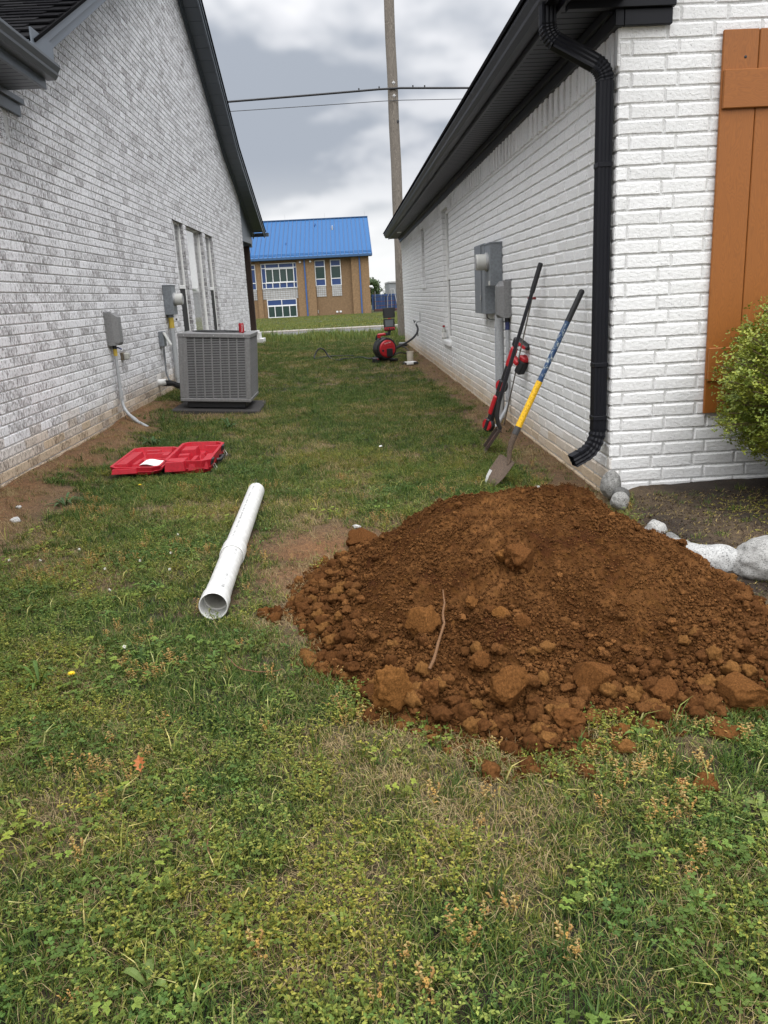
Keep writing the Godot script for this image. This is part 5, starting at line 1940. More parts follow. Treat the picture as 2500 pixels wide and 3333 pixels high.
	single("hose", hose, M.rubber, "black rubber hose curving from the wall tap down to the reel", "hose", Vector3(1.49, 0.66, -17.9))
	# bottle on the sill
	t = thing("bottle", "clear plastic bottle with red cap standing on the right window sill", "bottle", Vector3(1.575, 0.572, -13.52))
	b = MB.new()
	b.lathe(Transform3D(Basis(), Vector3(1.580, 0.571, -13.50)), [Vector2(0.0, 0.0), Vector2(0.036, 0.002), Vector2(0.038, 0.02), Vector2(0.038, 0.13), Vector2(0.018, 0.175), Vector2(0.016, 0.20)], 18)
	part(t, "body", b, M.clear_dull)
	b = MB.new()
	b.lathe(Transform3D(Basis(), Vector3(1.580, 0.571, -13.50)), [Vector2(0.020, 0.192), Vector2(0.020, 0.222), Vector2(0.0, 0.224)], 14)
	part(t, "cap", b, M.can_red)
	b = MB.new()
	b.lathe(Transform3D(Basis(), Vector3(1.580, 0.571, -13.50)), [Vector2(0.0386, 0.03), Vector2(0.0386, 0.11)], 18)
	part(t, "label", b, M.white_print)
	b = MB.new()
	for k in 6: b.box(Vector3(1.575, 0.612 + k * 0.011, -13.461), Vector3(0.012, 0.006, 0.002))
	part(t, "print", b, M.black_plastic)

# ---------------------------------------------------------------- tools
func make_tools() -> void:
	# black spade
	var top := Vector3(1.565, 1.512, -6.62)
	var bot := Vector3(1.222, 0.42, -6.65)
	var t := thing("shovel", "black handled trenching shovel with narrow blade leaning on the white wall", "shovel", Vector3(1.15, 0, -6.65), "shovels leaning on the right wall")
	var d := (bot - top).normalized()
	var b := MB.new()
	b.tube([top, top + d * 0.006, top + d * 0.235, top + d * 0.24], [0.012, 0.0195, 0.0205, 0.0175], 14)
	part(t, "grip", b, M.rubber)
	b = MB.new()
	b.tube([top + d * 0.235, bot], 0.0155, 14)
	b.tube([top + d * 0.86, bot + d * 0.0], 0.0178, 14)
	part(t, "handle", b, M.black_gloss)
	b = MB.new()
	b.tube([bot, Vector3(1.207, 0.34, -6.65), Vector3(1.203, 0.29, -6.65), Vector3(1.212, 0.235, -6.65), Vector3(1.228, 0.20, -6.65), Vector3(1.225, 0.175, -6.65)], [0.0178, 0.0185, 0.019, 0.018, 0.016, 0.013], 12)
	b.lathe(Transform3D(Basis(Vector3(0, 0, 1), PI / 2), Vector3(1.232, 0.50, -6.652)), [Vector2(0.005, 0), Vector2(0.005, 0.018), Vector2(0, 0.02)], 8)
	part(t, "socket", b, M.steel_black)
	b = MB.new()
	var bd := (Vector3(1.075, -0.02, -6.655) - Vector3(1.222, 0.185, -6.65)).normalized()
	var bn := Vector3(bd.y, -bd.x, 0).normalized()
	if bn.x > 0: bn = -bn
	var bs := Basis(bd, bn, bd.cross(bn))
	b.box(Vector3(1.222, 0.185, -6.65) + bd * 0.125, Vector3(0.255, 0.0035, 0.125), bs, 0.001)
	for s in [-1.0, 1.0]:
		b.box(Vector3(1.222, 0.185, -6.65) + bd * 0.095 + bs.z * 0.064 * s + bn * 0.012, Vector3(0.195, 0.024, 0.0035), bs, 0.001)
	b.box(Vector3(1.222, 0.185, -6.65) + bd * 0.004, Vector3(0.008, 0.03, 0.13), bs, 0.001)
	part(t, "blade", b, M.blade_dark)
	b = MB.new()
	b.box(Vector3(1.222, 0.185, -6.65) + bd * 0.115 + bn * 0.003, Vector3(0.11, 0.001, 0.05), bs)
	part(t, "label_sticker", b, M.red_sticker)
	b = MB.new()
	b.box(Vector3(1.222, 0.185, -6.65) + bd * 0.043 + bn * 0.003, Vector3(0.026, 0.001, 0.028), bs)
	part(t, "label_sticker", b, M.white_print)
	# yellow and blue shovel
	top = Vector3(1.568, 1.295, -5.455)
	bot = Vector3(1.112, 0.395, -5.395)
	d = (bot - top).normalized()
	var L := (bot - top).length()
	t = thing("shovel", "round point shovel with yellow and worn blue handle leaning on the white wall", "shovel", Vector3(1.0, 0, -5.4), "shovels leaning on the right wall")
	b = MB.new()
	b.tube([top, top + d * 0.008, top + d * 0.225], [0.012, 0.0195, 0.0195], 14)
	part(t, "grip", b, M.rubber)
	b = MB.new()
	b.tube([top + d * 0.222, top + d * 0.232], 0.0192, 14)
	b.tube([top + d * 0.230, top + d * 0.66], 0.0182, 14)
	var hd := part(t, "handle", b, M.blue_worn)
	b = MB.new()
	b.tube([top + d * 0.655, top + d * (L - 0.02)], [0.0215, 0.0225], 14)
	part(hd, "sleeve", b, M.yellow_worn)
	b = MB.new()
	b.tube([top + d * 0.640, top + d * 0.656], 0.0205, 14)
	part(hd, "ring", b, M.blue_worn)
	b = MB.new()
	b.tube([top + d * (L - 0.022), top + d * (L + 0.035)], [0.023, 0.0225], 14)
	part(t, "ferrule", b, M.ferrule_grey)
	b = MB.new()
	b.tube([top + d * (L + 0.03), Vector3(1.072, 0.295, -5.40), Vector3(1.060, 0.235, -5.405), Vector3(1.058, 0.19, -5.405), Vector3(1.050, 0.155, -5.40)], [0.0215, 0.020, 0.0175, 0.015, 0.010], 12)
	part(t, "socket", b, M.rust_mud)
	# dished blade: width profile along its length, rolled steps at the shoulders
	b = MB.new()
	var o := Vector3(1.064, 0.185, -5.405)
	var tip := Vector3(0.905, -0.012, -5.40)
	var bl := tip - o
	var bL := bl.length()
	bd = bl / bL
	bn = Vector3(bd.y, -bd.x, 0).normalized()
	if bn.y < 0: bn = -bn
	var sd := Vector3(0.28, -0.08, 0.95).normalized()
	var prof := [[0.0, 0.105], [0.03, 0.112], [0.25, 0.114], [0.5, 0.110], [0.7, 0.094], [0.85, 0.066], [0.94, 0.036], [1.0, 0.004]]
	var grid := []
	for q in prof:
		var row := []
		for k in 9:
			var s := -1.0 + k / 4.0
			var p: Vector3 = o + bd * (q[0] * bL) + sd * (s * q[1])
			p += bn * (0.024 * s * s * (1.0 - 0.5 * q[0]) - 0.012 * exp(-s * s * 14.0) * (1.0 - q[0]))
			row.append(p)
		grid.append(row)
	for i in prof.size() - 1:
		for k in 8:
			b.col = Color(1, 1, 1)
			var nn := bn
			b.quad(grid[i][k], grid[i][k + 1], grid[i + 1][k + 1], grid[i + 1][k], Rect2(k / 8.0, prof[i][0], 0.125, 0.12))
			b.quad(grid[i + 1][k] - nn * 0.002, grid[i + 1][k + 1] - nn * 0.002, grid[i][k + 1] - nn * 0.002, grid[i][k] - nn * 0.002)
	for k in 8:
		b.quad(grid[0][k + 1], grid[0][k], grid[0][k] - bn * 0.018 - bd * 0.006, grid[0][k + 1] - bn * 0.018 - bd * 0.006)
	part(t, "blade", b, M.rust_mud)
	b = MB.new()   # bright worn edge along the left of the point
	for i in range(3, 7):
		for k in [0]:
			b.quad(grid[i][k] + bn * 0.0015, grid[i][k + 1] + bn * 0.0015, grid[i + 1][k + 1] + bn * 0.0015, grid[i + 1][k] + bn * 0.0015)
	part(t, "worn_edge", b, M.white_scuffed)
	# probe rod
	t = thing("probe_rod", "thin steel probe rod with red cross handle leaning behind the black shovel", "probe", Vector3(1.5, 0, -7.9))
	b = MB.new()
	b.tube([Vector3(1.535, 1.235, -6.81), Vector3(1.49, 0.02, -7.86)], 0.0065, 8)
	part(t, "rod", b, M.steel)
	b = MB.new()
	b.tube([Vector3(1.535, 1.240, -6.93), Vector3(1.535, 1.240, -6.70)], 0.011, 10)
	part(t, "cross_handle", b, M.red_dark)
	# pipe locator wand
	make_locator()

func ring_disc(mb: MB, c: Vector3, axis: Vector3, r: float, th: float) -> void:
	var y := axis.normalized()
	var x := y.cross(Vector3(0, 1, 0)).normalized()
	var z := x.cross(y)
	mb.lathe(Transform3D(Basis(x, y, z), c - y * th * 0.5), [Vector2(0, 0), Vector2(r * 0.9, 0), Vector2(r, th * 0.2), Vector2(r, th * 0.8), Vector2(r * 0.9, th), Vector2(0, th)], 28)

func make_locator() -> void:
	var A := Vector3(1.285, 0.085, -7.55)     # lower coil
	var B := Vector3(1.395, 0.46, -7.44)      # upper coil
	var H := Vector3(1.475, 0.735, -7.36)     # head
	var up := (B - A).normalized()
	var front := Vector3(-0.75, 0.18, 0.62)
	front = (front - up * front.dot(up)).normalized()
	var side := up.cross(front)
	var bs := Basis(side, up, front)
	if bs.determinant() < 0: bs = Basis(-side, up, front)
	var t := thing("pipe_locator", "red and black battery pipe locator wand with two round coils against the wall", "pipe locator", A - Vector3(0, 0.08, 0))
	var b := MB.new()
	b.box((A + B) * 0.5, Vector3(0.062, (B - A).length() + 0.05, 0.05), bs, 0.012)
	part(t, "wand", b, M.black_plastic)
	b = MB.new()
	b.box(A.lerp(B, 0.50) - bs.x * 0.012 + front * 0.012, Vector3(0.056, 0.20, 0.044), bs, 0.014)
	part(t, "red_cover", b, M.tool_red)
	for c in [[A, 0.068], [B, 0.064]]:
		b = MB.new()
		ring_disc(b, c[0], front, c[1], 0.046)
		var cr := part(t, "coil", b, M.black_plastic)
		b = MB.new()
		ring_disc(b, c[0] + front * 0.010, front, c[1] * 0.84, 0.046)
		part(cr, "coil_face", b, M.tool_red)
		b = MB.new()
		b.box(c[0] + front * 0.022, Vector3(0.045, c[1] * 1.75, 0.034), bs, 0.008)
		part(cr, "coil_bar", b, M.black_plastic)
	b = MB.new()
	b.box(B.lerp(H, 0.45), Vector3(0.055, 0.17, 0.05), bs, 0.014)
	part(t, "neck", b, M.black_plastic)
	b = MB.new()
	b.box(H + up * -0.01, Vector3(0.062, 0.20, 0.065), bs, 0.018)
	b.box(H + bs.x * 0.06 + up * -0.02, Vector3(0.10, 0.05, 0.06), bs * Basis(Vector3(0, 0, 1), -0.35), 0.012)
	part(t, "body", b, M.tool_red)
	b = MB.new()
	b.box(H + up * 0.125, Vector3(0.055, 0.07, 0.07), bs, 0.014)
	b.box(H + up * 0.150 + bs.x * 0.075, Vector3(0.19, 0.035, 0.085), bs * Basis(Vector3(0, 0, 1), -0.12), 0.01)
	var hd := part(t, "display_head", b, M.black_plastic)
	b = MB.new()
	b.box(H + up * 0.143 + bs.x * 0.085 + front * 0.044, Vector3(0.13, 0.028, 0.004), bs * Basis(Vector3(0, 0, 1), -0.12), 0.002)
	part(hd, "display", b, M.tool_red)
	b = MB.new()
	b.box(H + bs.x * 0.125 + up * -0.055 - front * 0.03, Vector3(0.075, 0.13, 0.085), bs * Basis(Vector3(0, 0, 1), -0.12), 0.012)
	part(t, "battery", b, M.black_plastic)
	b = MB.new()
	b.box(H + bs.x * 0.125 + up * 0.025 - front * 0.03, Vector3(0.085, 0.045, 0.09), bs * Basis(Vector3(0, 0, 1), -0.12), 0.012)
	part(t, "battery_mount", b, M.tool_red)

func spline(key: Array, n: int) -> Array:
	var out := []
	for k in range(key.size() - 1):
		for s in n:
			out.append(key[k].cubic_interpolate(key[k + 1], key[maxi(k - 1, 0)], key[mini(k + 2, key.size() - 1)], float(s) / n))
	out.append(key[-1])
	return out

func make_case() -> void:
	# two blow-moulded trays, hinged along z; heights over the ground
	var t := thing("tool_case", "open red plastic tool case lying on the grass, both moulded halves face up", "tool case", Vector3(-1.56, 0, -6.7))
	var tilt := func(x: float, y: float, z: float) -> Vector3: return Vector3(x, y + 0.012 + 0.035 * (-1.1 - x) + 0.008 * (-6.25 - z), z)
	for h in 2:
		var x0 := -1.975 if h == 0 else -1.535
		var x1 := -1.565 if h == 0 else -1.165
		var z0 := -7.24 if h == 0 else -7.22
		var z1 := -6.36
		var H := 0.062 if h == 0 else 0.105
		var fl := 0.020 if h == 0 else 0.030
		var rim := 0.022
		var loop := func(inset: float, y: float, cut_: float) -> Array:
			var a := x0 + inset
			var b := x1 - inset
			var c := z1 - inset
			var d := z0 + inset
			var o := []
			for q in [[a + cut_, c], [b - cut_, c], [b, c - cut_], [b, d + cut_], [b - cut_, d], [a + cut_, d], [a, d + cut_], [a, c - cut_]]: o.append(tilt.call(q[0], y, q[1]))
			return o
		var st := [loop.call(0.02, 0.0, 0.07), loop.call(0.004, H * 0.4, 0.065), loop.call(0.006, H * 0.45, 0.065), loop.call(0.0, H, 0.06), loop.call(rim, H, 0.055), loop.call(rim + 0.015, fl, 0.045)]
		var b := MB.new()
		for k in st.size() - 1:
			for i in 8:
				var j := (i + 1) % 8
				b.quad(st[k][i], st[k][j], st[k + 1][j], st[k + 1][i])
		for i in range(1, 7): b.tri(st[5][0], st[5][i], st[5][i + 1])
		for i in range(1, 7): b.tri(st[0][0], st[0][i + 1], st[0][i])
		var tray := part(t, "tray", b, M.case_red)
		# moulded nests and bosses inside
		var lumps_: Array
		if h == 0: lumps_ = [[-1.90, -6.75, 0.10, 0.55, 0.035], [-1.72, -6.98, 0.20, 0.06, 0.028], [-1.63, -6.93, 0.07, 0.16, 0.032], [-1.78, -7.10, 0.14, 0.06, 0.030], [-1.80, -6.62, 0.05, 0.24, 0.030], [-1.66, -6.80, 0.16, 0.03, 0.018], [-1.84, -6.37, 0.20, 0.10, 0.028], [-1.74, -6.55, 0.14, 0.05, 0.022]]
		else: lumps_ = [[-1.42, -6.92, 0.13, 0.20, 0.060], [-1.44, -6.74, 0.10, 0.10, 0.045], [-1.44, -6.42, 0.16, 0.20, 0.058], [-1.33, -6.62, 0.05, 0.20, 0.040], [-1.22, -6.58, 0.07, 0.40, 0.045], [-1.24, -7.06, 0.16, 0.05, 0.055], [-1.30, -6.86, 0.04, 0.10, 0.035], [-1.31, -6.40, 0.06, 0.10, 0.04]]
		for q in lumps_:
			var m := MB.new()
			q[4] *= 1.25
			var c: Vector3 = tilt.call(q[0], fl + q[4] * 0.5, q[1])
			var hx: float = q[2] * 0.5
			var hz: float = q[3] * 0.5
			var tp := 0.008
			var lo := [c + Vector3(-hx, -q[4] * 0.5, hz), c + Vector3(hx, -q[4] * 0.5, hz), c + Vector3(hx, -q[4] * 0.5, -hz), c + Vector3(-hx, -q[4] * 0.5, -hz)]
			var hi := [c + Vector3(-hx + tp, q[4] * 0.5, hz - tp), c + Vector3(hx - tp, q[4] * 0.5, hz - tp), c + Vector3(hx - tp, q[4] * 0.5, -hz + tp), c + Vector3(-hx + tp, q[4] * 0.5, -hz + tp)]
			for i in 4: m.quad(lo[i], lo[(i + 1) % 4], hi[(i + 1) % 4], hi[i])
			m.quad(hi[0], hi[1], hi[2], hi[3])
			part(tray, "moulded_nest", m, M.case_red)
	var b := MB.new()
	for z in [-6.42, -6.75, -7.08]: b.tube([tilt.call(-1.55, 0.055, z - 0.07), tilt.call(-1.55, 0.055, z + 0.07)], 0.010, 8)
	part(t, "hinge", b, M.case_red)
	for z in [-6.45, -7.02]:
		b = MB.new()
		b.box(tilt.call(-1.158, 0.085, z), Vector3(0.016, 0.05, 0.075), Basis(Vector3(0, 0, 1), -0.3), 0.004)
		part(t, "latch", b, M.black_plastic)
		b = MB.new()
		b.tube([tilt.call(-1.152, 0.06, z - 0.035), tilt.call(-1.132, 0.02, z - 0.035), tilt.call(-1.132, 0.02, z + 0.035), tilt.call(-1.152, 0.06, z + 0.035)], 0.003, 6)
		part(t, "latch_wire", b, M.galv)
	b = MB.new()
	b.tube([tilt.call(-1.16, 0.05, -6.66), tilt.call(-1.13, 0.05, -6.67), tilt.call(-1.13, 0.05, -6.82), tilt.call(-1.16, 0.05, -6.83)], 0.015, 8)
	part(t, "handle", b, M.black_plastic)
	b = MB.new()   # thin black plate painted in for the shade of a hole by the leaflet
	var pk: Vector3 = tilt.call(-1.66, 0.024, -6.56)
	b.box(pk, Vector3(0.17, 0.006, 0.15))
	part(t, "hollow_shade", b, M.black_plastic)
	b = MB.new()   # leaflet
	for k in 6:
		var u := k / 6.0
		var p0: Vector3 = tilt.call(-1.76 + 0.17 * u, 0.052 + 0.008 * sin(u * 6.0), -6.50)
		var p1: Vector3 = tilt.call(-1.76 + 0.17 * (u + 1 / 6.0), 0.052 + 0.008 * sin((u + 1 / 6.0) * 6.0), -6.50)
		b.quad(p0, p1, p1 + Vector3(0.02, 0.01, -0.16), p0 + Vector3(0.02, 0.01, -0.16))
		b.quad(p0 + Vector3(0.02, 0.007, -0.16), p1 + Vector3(0.02, 0.007, -0.16), p1 - Vector3(0, 0.003, 0), p0 - Vector3(0, 0.003, 0))
	single("leaflet", b, M.paper, "white folded leaflet lying in the left half of the red case", "paper", Vector3(-1.68, 0.05, -6.5))

func make_pipe() -> void:
	var a := Vector3(-0.655, 0.062, -3.29)
	var e := Vector3(-0.702, 0.060, -5.46)
	var y := (e - a).normalized()
	var x := y.cross(Vector3(0, 1, 0)).normalized()
	var z := x.cross(y)
	var xf := Transform3D(Basis(x, y, z), a)
	var L := (e - a).length()
	var t := thing("drain_pipe", "two joined lengths of white pvc drain pipe lying on the lawn", "pipe", Vector3(a.x, 0, a.z))
	var b := MB.new()   # near length with its bell end
	b.lathe(xf, [Vector2(0.0585, 0.20), Vector2(0.0575, 0.006), Vector2(0.0605, 0.0), Vector2(0.0635, 0.003), Vector2(0.0640, 0.09), Vector2(0.0620, 0.105), Vector2(0.0572, 0.125), Vector2(0.0572, 0.78)], 40)
	part(t, "near_pipe", b, M.pvc_white)
	b = MB.new()
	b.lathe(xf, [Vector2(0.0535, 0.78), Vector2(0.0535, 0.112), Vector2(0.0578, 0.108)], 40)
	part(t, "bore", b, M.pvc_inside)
	b = MB.new()   # far length, its bell over the near one
	b.lathe(xf, [Vector2(0.0575, 0.70), Vector2(0.0625, 0.695), Vector2(0.0645, 0.700), Vector2(0.0645, 0.82), Vector2(0.0622, 0.845), Vector2(0.0572, 0.87), Vector2(0.0572, L), Vector2(0.0530, L), Vector2(0.0530, 0.9)], 40)
	part(t, "far_pipe", b, M.pvc_white)
	# printed line along the crown
	var r := RandomNumberGenerator.new(); r.seed = 4
	var pr := MB.new()
	for seg in [[0.90, 1.90, 1.72], [0.10, 0.30, 1.02], [0.60, 0.68, 1.0], [1.98, 2.08, 1.6], [2.15, 2.28, 1.6]]:
		var s: float = seg[0]
		while s < seg[1]:
			var w := r.randf_range(0.006, 0.016)
			var ang: float = seg[2]
			if r.randf() < 0.8:
				var rr := 0.0576 if s > 0.125 or s < 0.0 else 0.0644
				var hgt := r.randf_range(0.004, 0.009)
				var strokes := 2
				for q in strokes:
					var a0 := ang + (q - 0.5) * 0.10
					var p0 := xf * Vector3(rr * cos(a0), s, rr * sin(a0))
					var nn := (xf.basis * Vector3(cos(a0), 0, sin(a0)))
					var tt := (xf.basis * Vector3(-sin(a0), 0, cos(a0)))
					pr.box(p0, Vector3(hgt * 0.35, w, 0.0008), Basis(tt, y, nn))
			s += w + r.randf_range(0.003, 0.010)
	part(t, "print", pr, M.print_black, "", "stuff")

# ---------------------------------------------------------------- inspection camera
func make_reel() -> void:
	var z := -16.4
	var t := thing("camera_reel", "red and black drain camera reel with flip up monitor standing on the grass", "camera reel", Vector3(0.72, 0, z))
	var turn := Basis(Vector3(0, 1, 0), -0.45)
	var c := Vector3(0.72, 0.285, z)
	var axis := turn * Vector3(0, 0, 1)
	axis = Vector3(0.36, 0.0, 0.93).normalized()
	var xb := Vector3(0, 1, 0).cross(axis).normalized()
	var bs := Basis(xb, axis, xb.cross(axis))
	var b := MB.new()
	b.lathe(Transform3D(bs, c - axis * 0.13), [Vector2(0, 0), Vector2(0.19, 0), Vector2(0.215, 0.02), Vector2(0.215, 0.10), Vector2(0.205, 0.105), Vector2(0.205, 0.115), Vector2(0.215, 0.12), Vector2(0.215, 0.22), Vector2(0.20, 0.245), Vector2(0.16, 0.25), Vector2(0, 0.25)], 40)
	for k in 8:
		var a := TAU * k / 8.0
		b.box(c + bs * (Vector3(cos(a), 0, sin(a)) * 0.214), Vector3(0.02, 0.22, 0.01), bs * Basis(Vector3(0, 1, 0), -a + PI / 2), 0.003)
	part(t, "drum", b, M.black_plastic)
	b = MB.new()
	b.lathe(Transform3D(bs, c + axis * 0.118), [Vector2(0.172, 0), Vector2(0.172, 0.012), Vector2(0.15, 0.03), Vector2(0.05, 0.036), Vector2(0, 0.036)], 36)
	var hub := part(t, "drum_cover", b, M.tool_red)
	b = MB.new()
	b.box(c + axis * 0.160 + Vector3(0.03, -0.075, 0), Vector3(0.13, 0.16, 0.03), Basis(xb, Vector3(0, 1, 0), axis), 0.012)
	part(hub, "hub_motor", b, M.black_plastic)
	b = MB.new()
	b.box(c + axis * 0.150 + Vector3(0, 0.055, 0), Vector3(0.22, 0.01, 0.02), Basis(xb, Vector3(0, 1, 0), axis), 0.003)
	part(hub, "rib", b, M.tool_red)
	b = MB.new()
	b.lathe(Transform3D(bs, c + axis * 0.150 - xb * 0.11 - Vector3(0, 0.03, 0)), [Vector2(0.022, 0), Vector2(0.022, 0.012), Vector2(0, 0.012)], 14)
	part(hub, "knob", b, M.black_plastic)
	lettering(hub, "Milwaukee", 0.028, M.white_print, Transform3D(Basis(xb, Vector3(0, 1, 0), axis) * Basis(Vector3(0, 0, 1), 0.22), c + axis * 0.150 + Vector3(0.0, 0.115, 0)), 0.004)
	# foot
	b = MB.new()
	b.box(Vector3(0.545, 0.062, z + 0.03), Vector3(0.15, 0.11, 0.16), turn, 0.02)
	b.box(Vector3(0.72, 0.065, z), Vector3(0.46, 0.035, 0.10), turn, 0.012)
	b.box(Vector3(0.89, 0.045, z - 0.02), Vector3(0.13, 0.055, 0.16), turn, 0.015)
	b.box(Vector3(0.70, 0.07, z - 0.15), Vector3(0.42, 0.03, 0.05), turn, 0.01)
	part(t, "base", b, M.black_plastic)
	b = MB.new()
	b.box(Vector3(0.545, 0.09, z + 0.115), Vector3(0.07, 0.02, 0.004), turn, 0.001)
	part(t, "base_badge", b, M.tool_red)
	# handle and control arm
	b = MB.new()
	b.box(Vector3(0.665, 0.560, z), Vector3(0.17, 0.055, 0.09), Basis(Vector3(0, 0, 1), 0.08), 0.018)
	b.box(Vector3(0.615, 0.53, z), Vector3(0.07, 0.08, 0.09), Basis(), 0.015)
	part(t, "handle", b, M.tool_red)
	b = MB.new()
	b.tube([Vector3(0.55, 0.46, z - 0.03), Vector3(0.58, 0.55, z - 0.03)], 0.022, 10)
	b.tube([Vector3(0.72, 0.565, z), Vector3(0.80, 0.572, z), Vector3(0.825, 0.60, z), Vector3(0.826, 0.64, z)], [0.028, 0.026, 0.03, 0.035], 12)
	b.box(Vector3(0.80, 0.555, z), Vector3(0.10, 0.03, 0.06), Basis(Vector3(0, 0, 1), 0.1), 0.012)
	part(t, "arm", b, M.black_plastic)
	# monitor with its hood raised
	var lean := Basis(Vector3(0, 0, 1), 0.02) * Basis(Vector3(1, 0, 0), -0.12)
	b = MB.new()
	b.box(Vector3(0.829, 0.745, z), Vector3(0.222, 0.235, 0.055), lean, 0.012)
	var mon := part(t, "monitor", b, M.black_plastic)
	b = MB.new()
	b.box(Vector3(0.829, 0.775, z + 0.036), Vector3(0.158, 0.130, 0.006), lean, 0.002)
	part(mon, "screen", b, M.screen_glass)
	b = MB.new()
	b.box(Vector3(0.829, 0.669, z + 0.036), Vector3(0.205, 0.052, 0.03), lean, 0.006)
	part(mon, "control_strip", b, M.tool_red)
	for k in [[-0.085, 0.0, 0.012], [-0.062, 0.0, 0.012], [-0.04, 0.0, 0.012], [0.0, 0.0, 0.034], [0.045, 0.0, 0.02], [0.075, 0.0, 0.02]]:
		b = MB.new()
		b.box(Vector3(0.829 + k[0], 0.668, z + 0.054), Vector3(k[2], 0.026 if k[2] < 0.03 else 0.034, 0.008), lean, 0.003)
		part(mon, "button", b, M.black_plastic)
	b = MB.new()
	b.box(Vector3(0.833, 0.865, z + 0.012), Vector3(0.06, 0.012, 0.03), lean, 0.002)
	part(mon, "hood_hinge", b, M.tool_red)
	b = MB.new()
	b.box(Vector3(0.830, 0.975, z - 0.01), Vector3(0.232, 0.20, 0.018), lean, 0.006)
	for s in [-1.0, 1.0]: b.box(Vector3(0.830 + s * 0.112, 0.975, z + 0.02), Vector3(0.010, 0.18, 0.06), lean, 0.003)
	part(t, "sun_hood", b, M.black_plastic)
	# cables in the grass
	b = MB.new()
	b.tube(spline([Vector3(0.55, 0.12, -16.55), Vector3(0.42, 0.04, -17.2), Vector3(0.25, 0.03, -17.9), Vector3(0.02, 0.025, -17.75), Vector3(-0.14, 0.045, -17.5), Vector3(-0.24, 0.03, -17.35), Vector3(-0.42, 0.02, -18.2), Vector3(-0.50, 0.10, -18.45), Vector3(-0.58, 0.21, -18.45), Vector3(-0.68, 0.22, -18.45), Vector3(-0.77, 0.10, -18.4), Vector3(-0.77, 0.02, -18.3), Vector3(-0.6, 0.025, -18.6), Vector3(-0.35, 0.03, -18.7), Vector3(0.1, 0.03, -18.4)], 6), 0.017, 8)
	single("cable", b, M.rubber, "black camera cable looping over the grass left of the reel", "cable", Vector3(-0.1, 0, -17.8))
	b = MB.new()
	b.tube(spline([Vector3(0.90, 0.14, -16.5), Vector3(1.05, 0.13, -17.2), Vector3(1.18, 0.10, -17.4), Vector3(1.30, 0.04, -17.6)], 6), 0.014, 8)
	b.tube(spline([Vector3(0.92, 0.32, -16.5), Vector3(1.08, 0.30, -16.6), Vector3(1.16, 0.26, -16.0), Vector3(1.15, 0.21, -15.75)], 6), 0.009, 8)
	single("cable", b, M.rubber, "thin black leads running from the reel to the white tub", "cable", Vector3(1.0, 0, -16.5))
	# the clear tub and odd things by the wall
	t = thing("plastic_tub", "scuffed clear plastic tub standing between the camera reel and the wall", "tub", Vector3(1.17, 0, -15.72))
	b = MB.new()
	b.lathe(Transform3D(Basis(), Vector3(1.17, 0.0, -15.72)), [Vector2(0, 0.0), Vector2(0.056, 0.0), Vector2(0.066, 0.235), Vector2(0.070, 0.24), Vector2(0.070, 0.25), Vector2(0.063, 0.25), Vector2(0.053, 0.01)], 24)
	part(t, "body", b, M.tub)
	b = MB.new()
	b.lathe(Transform3D(Basis(), Vector3(1.17, 0.0, -15.72)), [Vector2(0.0638, 0.13), Vector2(0.0662, 0.145), Vector2(0.0648, 0.15)], 24)
	part(t, "band", b, M.tub)
	t = thing("charger", "small white and black charger lying on the dirt before the plastic tub", "charger", Vector3(1.15, 0.02, -15.42))
	var cb := Basis(Vector3(0, 1, 0), 0.25)
	b = MB.new()
	b.box(Vector3(1.15, 0.045, -15.42), Vector3(0.27, 0.05, 0.17), cb, 0.015)
	part(t, "case", b, M.black_plastic)
	b = MB.new()
	b.box(Vector3(1.135, 0.048, -15.335), Vector3(0.14, 0.042, 0.02), cb, 0.006)
	b.box(Vector3(1.15, 0.074, -15.42), Vector3(0.20, 0.012, 0.12), cb, 0.004)
	part(t, "label", b, M.paper)
	t = thing("battery_tray", "grey and black device lying near the far wall behind the hose", "device", Vector3(1.36, 0.05, -20.8))
	b = MB.new()
	b.box(Vector3(1.38, 0.07, -20.8), Vector3(0.22, 0.07, 0.18), Basis(Vector3(0, 1, 0), -0.2), 0.02)
	part(t, "case", b, M.black_plastic)
	b = MB.new()
	b.box(Vector3(1.37, 0.118, -20.8), Vector3(0.18, 0.03, 0.15), Basis(Vector3(0, 1, 0), -0.2), 0.02)
	part(t, "lid", b, M.pvc_grey)

